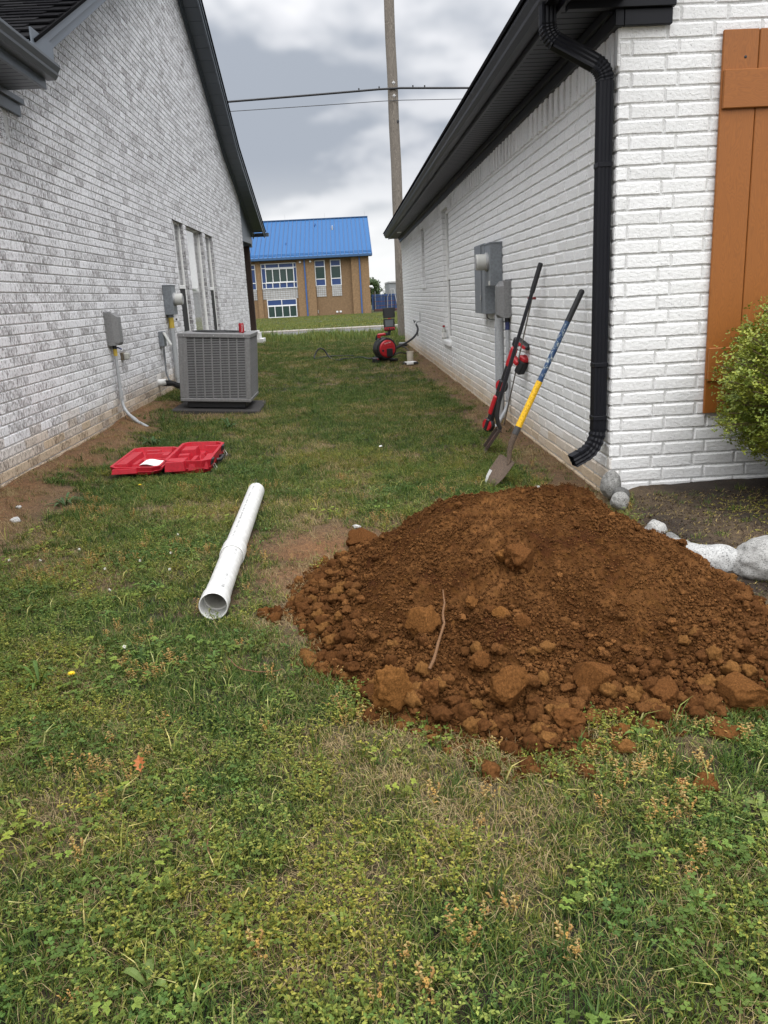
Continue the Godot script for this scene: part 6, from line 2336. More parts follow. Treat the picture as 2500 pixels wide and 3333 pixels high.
# ---------------------------------------------------------------- bush
func make_bush() -> void:
	var c := Vector3(2.82, 0.74, -4.28)
	var t := thing("bush", "clipped yellow green small leaved shrub in front of the shutter at right", "bush", Vector3(2.86, 0.08, -4.30))
	var r := RandomNumberGenerator.new(); r.seed = 61
	var twigs := MB.new()
	twigs.tube([Vector3(2.86, 0.0, -4.30), Vector3(2.84, 0.22, -4.29), Vector3(2.86, 0.42, -4.30)], [0.035, 0.03, 0.025], 8)
	var xfs := []
	var cols := []
	var f := FastNoiseLite.new(); f.seed = 88; f.frequency = 2.6
	var count := 0
	while count < 900:
		var d := Vector3(r.randf_range(-1, 1), r.randf_range(-1, 1), r.randf_range(-1, 1))
		if d.length() > 1.0 or d.length() < 0.2: continue
		d = d.normalized()
		var rad := 1.0 + 0.22 * f.get_noise_3d(d.x * 0.9, d.y * 0.9, d.z * 0.9) + 0.12 * f.get_noise_3d(d.x * 3.0 + 5.0, d.y * 3.0, d.z * 3.0)
		var ext := Vector3(0.77, 0.58, 0.62) * rad
		if d.y < 0: ext.y *= 0.95
		# a thin brown gap high on the side that faces the lawn
		var hole := exp(-pow((d.x + 0.62) / 0.28, 2) - pow((d.y - 0.28) / 0.22, 2) - pow((d.z - 0.55) / 0.5, 2))
		var tip := c + d * ext
		var inner := c + d * ext * r.randf_range(0.35, 0.6) + Vector3(0, -0.10, 0)
		var root := Vector3(2.86, 0.40, -4.30).lerp(inner, 0.6)
		twigs.tube([root, inner, tip], [0.006, 0.0035, 0.0018], 4, false)
		count += 1
		var n := int(lerpf(44.0, 5.0, clampf(hole * 1.3, 0, 1)))
		for k in n:
			var s := r.randf_range(0.45, 1.05)
			var p := inner.lerp(tip, s) + Vector3(r.randf_range(-1, 1), r.randf_range(-1, 1), r.randf_range(-1, 1)) * 0.045
			var sc := r.randf_range(0.7, 1.35)
			var b := Basis.from_euler(Vector3(r.randf_range(-0.9, 0.9), r.randf() * TAU, r.randf_range(-0.9, 0.9))).scaled(Vector3.ONE * sc)
			xfs.append(Transform3D(b, p - origin[t]))
			var g := clampf(0.5 + 0.8 * f.get_noise_3d(p.x * 3.0, p.y * 3.0, p.z * 3.0) + r.randf_range(-0.3, 0.3), 0, 1)
			cols.append(Color(0.11, 0.165, 0.022).lerp(Color(0.34, 0.36, 0.05), g))
		if hole > 0.25:
			for k in 3:
				var p2 := inner.lerp(tip, r.randf_range(0.5, 1.0))
				twigs.tube([p2, p2 + Vector3(r.randf_range(-1, 1), r.randf_range(-0.6, 1), r.randf_range(-1, 1)).normalized() * 0.09], [0.0022, 0.001], 4, false)
	part(t, "branches", twigs, M.twig)
	var lm := MB.new()
	leaf(lm, Vector3(), Vector3(1, 0.1, 0).normalized(), Vector3(0, 0, 1), 0.020, 0.013, 0.12, Color(1, 1, 1))
	leaf(lm, Vector3(-0.004, 0.004, 0.0), Vector3(-0.5, 0.3, 0.8).normalized(), Vector3(0.8, 0, 0.5).normalized(), 0.018, 0.012, 0.12, Color(0.9, 0.95, 0.9))
	leaf(lm, Vector3(0.0, 0.006, 0.0), Vector3(-0.4, 0.5, -0.8).normalized(), Vector3(0.8, 0.1, -0.5).normalized(), 0.017, 0.012, 0.12, Color(1.1, 1.05, 0.9))
	many(t, "foliage", lm.mesh(), M.bush_leaf, xfs, cols)

func make_litter() -> void:
	# flowers
	var fl := [
		[Vector3(-1.63, 0, -5.95), "yellow dandelion flower in the grass before the red case", true],
		[Vector3(-1.09, 0, -2.74), "yellow buttercup flower in the near left lawn", true],
	]
	for q in fl:
		var at: Vector3 = q[0]
		at.y = ground_y(at.x, at.z)
		var t := thing("dandelion", q[1], "flower", at)
		var b := MB.new()
		b.tube([at, at + Vector3(0.004, 0.05, 0.002)], 0.0012, 5)
		part(t, "stem", b, M.leaf_green)
		b = MB.new()
		for k in 22:
			var a := TAU * k / 11.0
			var d := Vector3(cos(a), 0.35 if k < 11 else 0.9, sin(a)).normalized()
			leaf(b, at + Vector3(0.004, 0.05, 0.002), d, d.cross(Vector3.UP).normalized(), 0.016, 0.006, 0.1, Color(1, 1, 1))
		part(t, "petals", b, M.petal_yellow)
	var cl := [[-1.565, -4.33], [-1.315, -3.95], [-1.205, -3.66], [-1.015, -4.14], [-0.968, -3.86], [-1.16, -4.05], [-1.72, -4.18], [-0.95, -2.95], [-1.9, -4.2], [-1.05, -4.5]]
	var proto: Node3D = null
	for k in cl.size():
		var at := Vector3(cl[k][0], 0, cl[k][1])
		at.y = ground_y(at.x, at.z)
		if proto == null:
			proto = thing("clover_flower", "white clover flower head in the lawn left of the white pipe", "flower", at, "white clover flowers left of the pipe")
			var b := MB.new()
			b.tube([at, at + Vector3(0.003, 0.05, 0.002)], 0.0010, 5)
			part(proto, "stem", b, M.leaf_green)
			b = MB.new()
			var r := RandomNumberGenerator.new(); r.seed = 17
			for i in 40:
				var d := Vector3(r.randf_range(-1, 1), r.randf_range(-0.5, 1), r.randf_range(-1, 1)).normalized()
				leaf(b, at + Vector3(0.003, 0.05, 0.002), d, d.cross(Vector3(0.3, 1, 0.2)).normalized(), 0.0085, 0.0035, 0.1, Color(1, 1, 1))
			part(proto, "head", b, M.petal_white)
		else:
			var o: Node3D = proto.duplicate()
			o.name = numbered("clover_flower")
			add_child(o)
			o.position = at
			o.rotation.y = k * 1.7
	# fallen oak leaf: lobed outline, slightly curled
	var b := MB.new()
	var at := Vector3(-0.668, ground_y(-0.668, -2.06) + 0.040, -2.06)
	var half := [Vector2(0, 0), Vector2(0.006, 0.012), Vector2(0.018, 0.016), Vector2(0.010, 0.028), Vector2(0.026, 0.036), Vector2(0.012, 0.046), Vector2(0.022, 0.058), Vector2(0.008, 0.064), Vector2(0.0, 0.082)]
	var lb := Basis.from_euler(Vector3(0.5, 0.3, 0.2)).scaled(Vector3.ONE * 0.72)
	for k in half.size() - 1:
		for s in [-1.0, 1.0]:
			var p0 := lb * Vector3(0, 0.004 * sin(k), -half[k].y)
			var p1 := lb * Vector3(0, 0.004 * sin(k + 1), -half[k + 1].y)
			var e0 := lb * Vector3(s * half[k].x, 0.006 + 0.25 * half[k].x, -half[k].y)
			var e1 := lb * Vector3(s * half[k + 1].x, 0.006 + 0.25 * half[k + 1].x, -half[k + 1].y)
			b.tri(at + p0, at + e0, at + e1); b.tri(at + p0, at + e1, at + p1)
	single("fallen_leaf", b, M.oak_leaf, "reddish orange lobed dead leaf on the near left lawn", "leaf", at)
	b = MB.new()
	var tp := []
	for p in spline([Vector3(-0.52, 0.03, -2.80), Vector3(-0.46, 0.028, -2.71), Vector3(-0.38, 0.026, -2.68), Vector3(-0.31, 0.03, -2.68)], 5):
		p.y += ground_y(p.x, p.z)
		tp.append(p)
	b.tube(tp, [0.003, 0.003, 0.003, 0.003, 0.0028, 0.0028, 0.0026, 0.0026, 0.0025, 0.0024, 0.0022, 0.002, 0.002, 0.0018, 0.0016, 0.001], 6)
	single("twig", b, M.root, "dry pale twig in the grass left of the dirt pile's front", "twig", Vector3(-0.42, 0, -2.7))
	b = MB.new()
	tp = []
	for p in spline([Vector3(-0.438, 0.03, -1.86), Vector3(-0.43, 0.03, -1.80), Vector3(-0.425, 0.03, -1.73), Vector3(-0.404, 0.025, -1.67)], 5):
		p.y += ground_y(p.x, p.z)
		tp.append(p)
	b.tube(tp, 0.0024, 6)
	single("twig", b, M.root, "bent tan twig lying in straw on the near lawn", "twig", Vector3(-0.42, 0, -1.8))
	# plantain clumps that read singly
	var big := [
		[Vector3(-1.21, 0, -2.74), 11, 0.10, 0.014, 1.25, "upright clump of long lance leaves at the left lawn edge", Color(0.085, 0.15, 0.03)],
		[Vector3(-1.35, 0, -8.75), 14, 0.15, 0.02, 0.9, "dark spreading weed in front of the conditioner pad", Color(0.05, 0.10, 0.03)],
		[Vector3(-1.98, 0, -7.9), 14, 0.17, 0.022, 0.9, "dark leafy weed behind the red case by the bare soil", Color(0.05, 0.10, 0.03)],
		[Vector3(-2.05, 0, -5.55), 12, 0.14, 0.02, 0.7, "grey green weed at the soil edge left of the lawn", Color(0.075, 0.13, 0.05)],
		[Vector3(0.80, 0, -2.10), 7, 0.07, 0.012, 0.9, "bright grass shoots against the middle lumps of the pile", Color(0.14, 0.21, 0.045)],
		[Vector3(0.99, 0, -1.76), 6, 0.09, 0.018, 0.5, "pale broad leaved weed at the right picture edge", Color(0.17, 0.21, 0.06)],
		[Vector3(-0.478, 0, -1.33), 4, 0.07, 0.018, 0.8, "light green broad leaf sprout at the bottom of the lawn", Color(0.16, 0.22, 0.06)],
		[Vector3(0.235, 0, -2.27), 3, 0.05, 0.02, 0.8, "bright green leaf pair in front of the ochre lump", Color(0.17, 0.26, 0.05)],
	]
	for k in big.size():
		var q = big[k]
		var p: Vector3 = q[0]
		p.y = ground_y(p.x, p.z)
		var o := MeshInstance3D.new()
		o.mesh = rosette_mesh(800 + k, q[1], q[2], q[3], q[4], q[6])
		o.material_override = M.leaf
		o.name = numbered("weed_plant")
		add_child(o)
		o.position = p
		tag(o, q[5], "plant")
	for q in [[Vector3(0.23, 0, -7.1), "white scrap of paper on the lawn before the shovels"]]:
		var m := MB.new()
		var p: Vector3 = q[0]
		p.y = ground_y(p.x, p.z) + 0.03
		m.box(p, Vector3(0.026, 0.003, 0.02), Basis.from_euler(Vector3(0.3, 0.5, 0.2)))
		single("scrap", m, M.paper, q[1], "scrap", p)

# ---------------------------------------------------------------- far things
const K := 1.2209
func S(x: float, y: float, off := 0.0) -> Vector3: return Vector3(x * K, 1.33 + (y - 1.33) * K, -105.0 + off)

func sbox(x0: float, x1: float, y0: float, y1: float, z0: float, z1: float, ch := 0.0) -> MB:
	var b := MB.new()
	var a := S(x0, y0)
	var c := S(x1, y1)
	b.bb(Vector3(a.x, a.y, -105.0 + minf(z0, z1)), Vector3(c.x, c.y, -105.0 + maxf(z0, z1)), ch)
	return b

func school_window(t: Node3D, cells: Array, rails: Array, back: float) -> void:   # cells [x0, x1, y0, y1, blue?]; one window of framed panes and blue panels
	var x0 := 99.0; var x1 := -99.0; var y0 := 99.0; var y1 := -99.0
	for c in cells:
		x0 = minf(x0, c[0]); x1 = maxf(x1, c[1]); y0 = minf(y0, c[2]); y1 = maxf(y1, c[3])
	var fr := MB.new()
	var ci := 0
	for c in cells:
		ci += 1
		for e in [[c[0] - 0.04, c[0] + 0.04, c[2] - 0.04, c[3] + 0.04], [c[1] - 0.04, c[1] + 0.04, c[2] - 0.04, c[3] + 0.04], [c[0] + 0.04, c[1] - 0.04, c[2] - 0.04, c[2] + 0.04], [c[0] + 0.04, c[1] - 0.04, c[3] - 0.04, c[3] + 0.04]]:
			var a := S(e[0], e[2], back)
			var d := S(e[1], e[3], back)
			fr.bb(a, Vector3(d.x, d.y, a.z + 0.09 + 0.005 * ci))
	var w := part(t, "window", fr, M.white_frame)
	for c in cells:
		var b := MB.new()
		var a := S(c[0] + 0.03, c[2] + 0.03, back + 0.02)
		var d := S(c[1] - 0.03, c[3] - 0.03, back + 0.05)
		b.bb(a, d)
		part(w, "blue_panel" if c[4] else "pane", b, M.school_blue if c[4] else M.school_glass)

func block_panel(t: Node3D, x0: float, x1: float, y0: float, y1: float, nx: int, ny: int, back: float) -> void:
	var r := RandomNumberGenerator.new(); r.seed = int(x0 * 100) + 4000
	for j in ny:
		for i in nx:
			var b := MB.new()
			var g := 0.012
			var k := r.randf_range(0.85, 1.1)
			b.col = Color(k, k, k)
			var a := S(lerpf(x0, x1, float(i) / nx) + g, lerpf(y0, y1, float(j) / ny) + g, back)
			var d := S(lerpf(x0, x1, float(i + 1) / nx) - g, lerpf(y0, y1, float(j + 1) / ny) - g, back + 0.05)
			b.bb(a, d)
			part(t, "block", b, M.block_grey)

func make_school() -> void:
	var t := thing("school_building", "tan brick two storey school with blue standing seam metal roof across the road", "school", Vector3(-4.0, -0.85, -105.0))
	var y0 := -1.0
	# wall planes: pilasters forward, bays set back
	part(t, "wall", sbox(-26.0, -4.88, y0, 5.35, -0.75, -0.35), M.school_tan)
	part(t, "wall", sbox(-3.04, 0.73, y0, 5.35, -0.85, -0.45), M.school_tan_dark)
	for q in [[-4.88, -3.04], [0.73, 2.55], [-9.05, -8.55], [-14.0, -12.4]]:
		part(t, "pilaster", sbox(q[0], q[1], y0, 5.35, -0.80, 0.0, 0.02), M.school_tan)
	part(t, "end_wall", sbox(2.2, 2.545, y0, 5.35, -18.0, -0.81), M.school_tan)
	part(t, "back_wall", sbox(-26.0, 2.2, y0, 5.35, -18.4, -18.0), M.school_tan)
	part(t, "floor_slab", sbox(-26.0, 2.2, 1.38, 1.50, -18.0, -1.0), M.school_tan_dark)
	# upper windows left: blue heads, blue sides and a blue row below four panes
	var ub := -0.33
	school_window(t, [[-8.48, -8.05, 4.50, 4.92, true], [-8.05, -6.68, 4.50, 4.92, true], [-6.68, -5.20, 4.50, 4.92, true], [-5.20, -4.90, 4.50, 4.92, true],
		[-8.48, -8.05, 3.05, 4.50, true], [-5.20, -4.90, 3.05, 4.50, true],
		[-8.05, -7.35, 3.10, 4.40, false], [-7.35, -6.62, 3.10, 4.40, false], [-6.62, -5.92, 3.10, 4.40, false], [-5.92, -5.20, 3.10, 4.40, false],
		[-8.48, -8.10, 2.50, 3.05, true], [-8.10, -7.42, 2.50, 3.05, true], [-7.42, -6.70, 2.50, 3.05, true], [-6.70, -5.98, 2.50, 3.05, true], [-5.98, -5.22, 2.50, 3.05, true], [-5.22, -4.90, 2.50, 3.05, true]], [], ub)
	block_panel(t, -8.52, -4.90, 1.43, 2.46, 14, 5, ub)
	school_window(t, [[-8.12, -6.65, 0.78, 1.37, true], [-6.65, -5.14, 0.78, 1.37, true], [-8.10, -7.40, -0.40, 0.72, false], [-7.40, -6.62, -0.40, 0.72, false], [-6.62, -5.88, -0.40, 0.72, false], [-5.88, -5.16, -0.40, 0.72, false]], [], ub)
	school_window(t, [[-9.95, -9.12, 4.45, 4.90, true], [-9.95, -9.12, 3.1, 4.45, true], [-9.95, -9.12, 2.45, 3.1, true]], [], ub)
	block_panel(t, -9.95, -9.10, 1.40, 2.40, 4, 5, ub)
	for q in [[-2.98, -2.0], [-1.38, -0.38]]:
		school_window(t, [[q[0], q[1], 4.42, 5.0, true], [q[0], q[1], 3.20, 4.42, false], [q[0], q[1], 2.53, 3.20, true]], [], -0.43)
		block_panel(t, q[0], q[1] + 0.02, 1.43, 2.48, 5, 5, -0.43)
	# downspouts
	for x in [-4.03, 1.60]:
		part(t, "downspout", sbox(x - 0.07, x + 0.07, -0.9, 5.2, 0.004, 0.14, 0.02), M.trim_blue)
	# eave
	part(t, "eave_gutter", sbox(-26.0, 2.93, 5.22, 5.46, 0.50, 0.72, 0.02), M.trim_blue_dark)
	part(t, "soffit", sbox(-26.0, 2.88, 5.20, 5.24, -0.6, 0.49), M.trim_blue_dark)
	# roof: one plane rising away, with its seams as ribs
	var e0 := S(0, 5.44).y
	var ez := -104.30
	var ry := e0 + 5.25
	var rz := -115.5
	var rise := (ry - e0) / absf(rz - ez)
	var tang := Vector3(0, ry - e0, rz - ez).normalized()
	var nrm := Vector3(0, 1, rise).normalized()
	var b := MB.new()
	var xl := -32.0
	var xr := 3.57
	b.quad(Vector3(xl, e0, ez), Vector3(xr, e0, ez), Vector3(xr, ry, rz), Vector3(xl, ry, rz))
	b.quad(Vector3(xl, ry, rz), Vector3(xr, ry, rz), Vector3(xr, e0, rz * 2 - ez), Vector3(xl, e0, rz * 2 - ez))
	b.quad(Vector3(xl, e0 - 0.12, ez), Vector3(xr, e0 - 0.12, ez), Vector3(xr, e0 - 0.002, ez), Vector3(xl, e0 - 0.002, ez))
	b.tri(Vector3(xr - 0.4, e0 - 0.1, ez - 0.7), Vector3(xr - 0.4, e0 - 0.1, rz * 2 - ez), Vector3(xr - 0.4, ry - 0.1, rz))
	var roof := part(t, "roof", b, M.roof_blue)
	var seam := MB.new()
	var L := Vector2(ry - e0, rz - ez).length()
	seam.box(Vector3(), Vector3(0.06, 0.10, L), Basis(Vector3(1, 0, 0), nrm, Vector3(1, 0, 0).cross(nrm)))
	var sm_ := seam.mesh()
	var mid := Vector3(0, (e0 + ry) * 0.5, (ez + rz) * 0.5) + nrm * 0.03
	var x := xr - 0.03
	while x > -16.0:
		piece(t, "roof_seam", sm_, M.roof_seam, Transform3D(Basis(), mid + Vector3(x, 0, 0)))
		x -= 0.56
	b = MB.new()
	b.tube([Vector3(xl, e0 + 0.42, ez - 0.85), Vector3(xr, e0 + 0.42, ez - 0.85)], 0.035, 6)
	b.tube([Vector3(xl, e0 + 0.26, ez - 0.45), Vector3(xr, e0 + 0.26, ez - 0.45)], 0.03, 6)
	part(t, "snow_rail", b, M.roof_blue)
	b = MB.new()
	b.box(Vector3(xr / 2 + xl / 2, ry + 0.05, rz), Vector3(xr - xl, 0.12, 0.5))
	part(t, "ridge_cap", b, M.trim_blue_dark)
	b = MB.new()
	b.box(Vector3(-1.25, e0 + 3.6, ez - 3.6 / rise), Vector3(0.16, 0.9, 0.4), Basis(), 0.03)
	part(t, "roof_vent", b, M.galv)
	for q in [[-3.6, 4.1], [-3.5, 4.3], [-7.2, 1.7]]:
		b = MB.new()
		b.tube([Vector3(q[0], e0 + q[1], ez - q[1] / rise), Vector3(q[0], e0 + q[1] + 0.25, ez - q[1] / rise)], 0.06, 8)
		part(t, "vent_pipe", b, M.trim_blue)
	for xx in [-7.6, -2.2, 3.2]:
		b = MB.new()
		b.tube([Vector3(xx, ry, rz), Vector3(xx, ry + 0.75, rz)], 0.012, 5)
		part(t, "lightning_rod", b, M.galv)
	for xx in [-4.46, -3.42]:
		b = MB.new()
		var p := S(xx, 4.95, 0.0)
		b.lathe(Transform3D(Basis(Vector3(1, 0, 0), PI / 2), p), [Vector2(0.14, 0), Vector2(0.14, 0.10), Vector2(0.10, 0.16), Vector2(0, 0.17)], 14)
		part(t, "wall_lamp", b, M.white_frame)
	for xx in [-0.98, -0.62]:
		var p := S(xx, -0.16, -0.44)
		b = MB.new()
		b.box(p, Vector3(0.26, 0.22, 0.2), Basis(), 0.03)
		part(t, "vent_hood", b, M.white_frame)
	b = MB.new()
	b.box(S(-2.95, -0.05, -0.43), Vector3(0.12, 0.4, 0.1), Basis(), 0.02)
	part(t, "utility_box", b, M.galv)
	# security camera on the corner
	var ct := thing("security_camera", "white security camera on a bracket at the right corner of the school", "camera", S(2.58, 2.1))
	b = MB.new()
	b.box(S(2.66, 2.20), Vector3(0.42, 0.24, 0.3), Basis(), 0.05)
	b.tube([S(2.80, 2.16), S(2.86, 2.02)], [0.11, 0.08], 10)
	part(ct, "housing", b, M.white_frame)
	b = MB.new()
	b.tube([S(2.545, 1.95, -0.3), S(2.60, 1.92), S(2.66, 2.0), S(2.68, 2.12)], 0.03, 8)
	part(ct, "bracket", b, M.galv)

func make_road() -> void:
	var b := MB.new()
	b.bb(Vector3(-300, -0.60, -46.4), Vector3(300, -0.445, -38.9))
	structure("road", b, M.asphalt, "grey asphalt road crossing behind the two houses")
	b = MB.new()
	b.bb(Vector3(-300, -0.55, -46.75), Vector3(300, -0.36, -46.402), 0.02)
	structure("kerb", b, M.concrete, "pale concrete kerb on the school side of the road")
	b = MB.new()
	b.bb(Vector3(-300, -0.55, -48.6), Vector3(300, -0.40, -47.3), 0.01)
	structure("pavement", b, M.concrete, "pale concrete footpath beyond the road")

func make_pole() -> void:
	var p0 := Vector3(1.77, -0.2, -26.3)
	var p1 := Vector3(1.755, 11.5, -26.3)
	var t := thing("utility_pole", "tall weathered wooden utility pole behind the right house", "utility pole", Vector3(p0.x, 0, p0.z))
	var b := MB.new()
	var pts := []
	var rr := []
	for k in 25:
		pts.append(p0.lerp(p1, k / 24.0) + Vector3(0.006 * sin(k * 1.3), 0, 0.006 * cos(k * 0.9)))
		rr.append(lerpf(0.172, 0.143, k / 24.0))
	b.tube(pts, rr, 20)
	part(t, "pole", b, M.pole_wood)
	for y in [7.35, 7.0]:
		b = MB.new()
		b.box(Vector3(1.785, y, -26.145), Vector3(0.075, 0.075, 0.012), Basis(Vector3(0, 0, 1), PI / 4))
		b.tube([Vector3(1.785, y, -26.14), Vector3(1.785, y, -26.10)], 0.02, 8)
		part(t, "bolt", b, M.galv)
	b = MB.new()
	b.lathe(Transform3D(Basis(Vector3(1, 0, 0), PI / 2), Vector3(1.86, 6.3, -26.185)), [Vector2(0.0, 0.0), Vector2(0.045, 0.002), Vector2(0.05, 0.02), Vector2(0.0, 0.03)], 10)
	part(t, "knot_hole", b, M.black_plastic)
	var sag := func(y: float, x: float, s: float) -> Vector3: return Vector3(x, y - s * (x - 1.77) * (x - 1.77), -26.12)
	for q in [[7.20, 0.0095, 0.030, "cable", "thick black bundled cable crossing the sky to the pole", "cable"], [6.87, 0.0052, 0.010, "wire", "thin wire strung below the thick cable", "wire"]]:
		b = MB.new()
		pts = []
		for k in 61:
			var x := lerpf(-18.0, 22.0, k / 60.0)
			var d := absf(x - 1.77)
			var y: float = q[0] - (0.040 if q[3] == "cable" else 0.024) * d + q[1] * 0.25 * d * d * 0.35
			pts.append(Vector3(x, y, -26.12))
		b.tube(pts, q[2], 8)
		var cb := single(q[3], b, M.rubber if q[3] == "cable" else M.wire_dark, q[4], q[5], Vector3(1.77, q[0], -26.12))
		if q[3] == "cable":
			for x in [0.75, 1.35, 2.35, 2.7]:
				var m := MB.new()
				m.tube([Vector3(x, 7.20 - 0.04 * absf(x - 1.77) + 0.02, -26.12), Vector3(x, 7.20 - 0.04 * absf(x - 1.77) + 0.075, -26.12)], 0.022, 6)
				part(cb, "clip", m, M.rubber)

func make_far() -> void:
	# railing and fence right of the school
	var t := thing("railing", "black and reddish pipe railing beside the school's right corner", "railing", Vector3(5.0, -0.9, -112.0))
	var b := MB.new()
	for x in [3.75, 5.35, 6.5, 8.0, 9.6, 11.2]:
		b = MB.new()
		b.tube([Vector3(x, -1.2, -112.0), Vector3(x, 1.1, -112.0)], 0.05, 6)
		part(t, "post", b, M.black_plastic)
	for y in [1.05, 0.45, -0.1, -0.75]:
		b = MB.new()
		b.tube([Vector3(3.75, y, -112.0), Vector3(11.2, y + 0.1, -112.0)], 0.04, 6)
		part(t, "rail", b, M.rail_red if y < 0.6 and y > -0.5 else M.black_plastic)
	b = MB.new()
	b.tube([Vector3(5.5, -0.6, -111.5), Vector3(5.6, 1.0, -111.5), Vector3(6.0, 2.0, -111.5), Vector3(6.5, 2.0, -111.5), Vector3(6.9, -0.6, -111.5)], 0.05, 6)
	part(t, "frame", b, M.galv)
	b = MB.new()
	b.bb(Vector3(3.8, -1.3, -114.0), Vector3(12.0, -0.55, -113.0))
	single("low_wall", b, M.rail_red, "low reddish brown wall behind the railing", "wall", Vector3(7.0, -1.3, -113.5))
	t = thing("blue_fence", "blue corrugated fence between the school and the grey shed", "fence", Vector3(8.0, -1.2, -128.0))
	var bm := MB.new()
	bm.bb(Vector3(-0.24, 0, -0.05), Vector3(0.24, 2.9, 0.05), 0.02)
	var msh := bm.mesh()
	for k in 22: piece(t, "panel", msh, M.fence_blue, Transform3D(Basis(), Vector3(4.2 + k * 0.5, -1.5, -128.0)))
	for x in [4.5, 7.0, 9.5]:
		b = MB.new()
		b.tube([Vector3(x, -1.5, -127.8), Vector3(x, 1.9, -127.8)], 0.05, 6)
		part(t, "post", b, M.galv)
	t = thing("grey_shed", "plain grey metal building behind the blue fence", "shed", Vector3(12.0, -1.5, -150.0))
	b = MB.new()
	b.bb(Vector3(7.9, -2.0, -165.0), Vector3(22.0, 3.3, -150.0))
	part(t, "wall", b, M.shed_grey)
	b = MB.new()
	b.bb(Vector3(7.8, 3.302, -165.1), Vector3(22.1, 3.55, -149.8))
	part(t, "roof_edge", b, M.galv)
	# distant trees, one mass
	var tt := thing("tree_line", "far off line of mixed dark trees on the horizon", "trees", Vector3(20, -2.0, -330.0))
	tt.set_meta("kind", "stuff")
	var r := RandomNumberGenerator.new(); r.seed = 202
	var cl := MB.new()
	for k in 26:
		var d := Vector3(r.randf_range(-1, 1), r.randf_range(-1, 1), r.randf_range(-1, 1)) * 0.75
		var n := Vector3(r.randf_range(-1, 1), r.randf_range(-0.2, 1), r.randf_range(-1, 1)).normalized()
		leaf(cl, d, n, n.cross(Vector3(0.3, 0.5, 1)).normalized(), 0.75, 0.55, 0.1, Color(1, 1, 1))
	var xf := []
	var co := []
	var tr := MB.new()
	for k in 150:
		var x := r.randf_range(-150, 190)
		var z := -330.0 - r.randf() * 60.0
		var h := r.randf_range(7.0, 11.5)
		var con := r.randf() < 0.45
		var g := Color(0.045, 0.075, 0.022) if not con else Color(0.026, 0.046, 0.020)
		tr.tube([Vector3(x, -3.0, z), Vector3(x, -2.0 + h * 0.7, z)], [0.3, 0.1], 5)
		var n := 60
		for q in n:
			var yy := r.randf_range(0.12, 1.0)
			var w := (1.05 - yy) * 2.1 if con else sqrt(maxf(0.0, 1.0 - pow((yy - 0.6) / 0.45, 2))) * 3.0
			var a := r.randf() * TAU
			var p := Vector3(x + cos(a) * w * sqrt(r.randf()), -2.5 + h * yy, z + sin(a) * w)
			var s := r.randf_range(0.7, 1.3)
			xf.append(Transform3D(Basis.from_euler(Vector3(r.randf() * TAU, r.randf() * TAU, 0)).scaled(Vector3.ONE * s), p - origin[tt]))
			co.append(g * r.randf_range(0.7, 1.4))
	part(tt, "trunks", tr, M.root, "", "stuff")
	many(tt, "crowns", cl.mesh(), M.bush_leaf, xf, co)

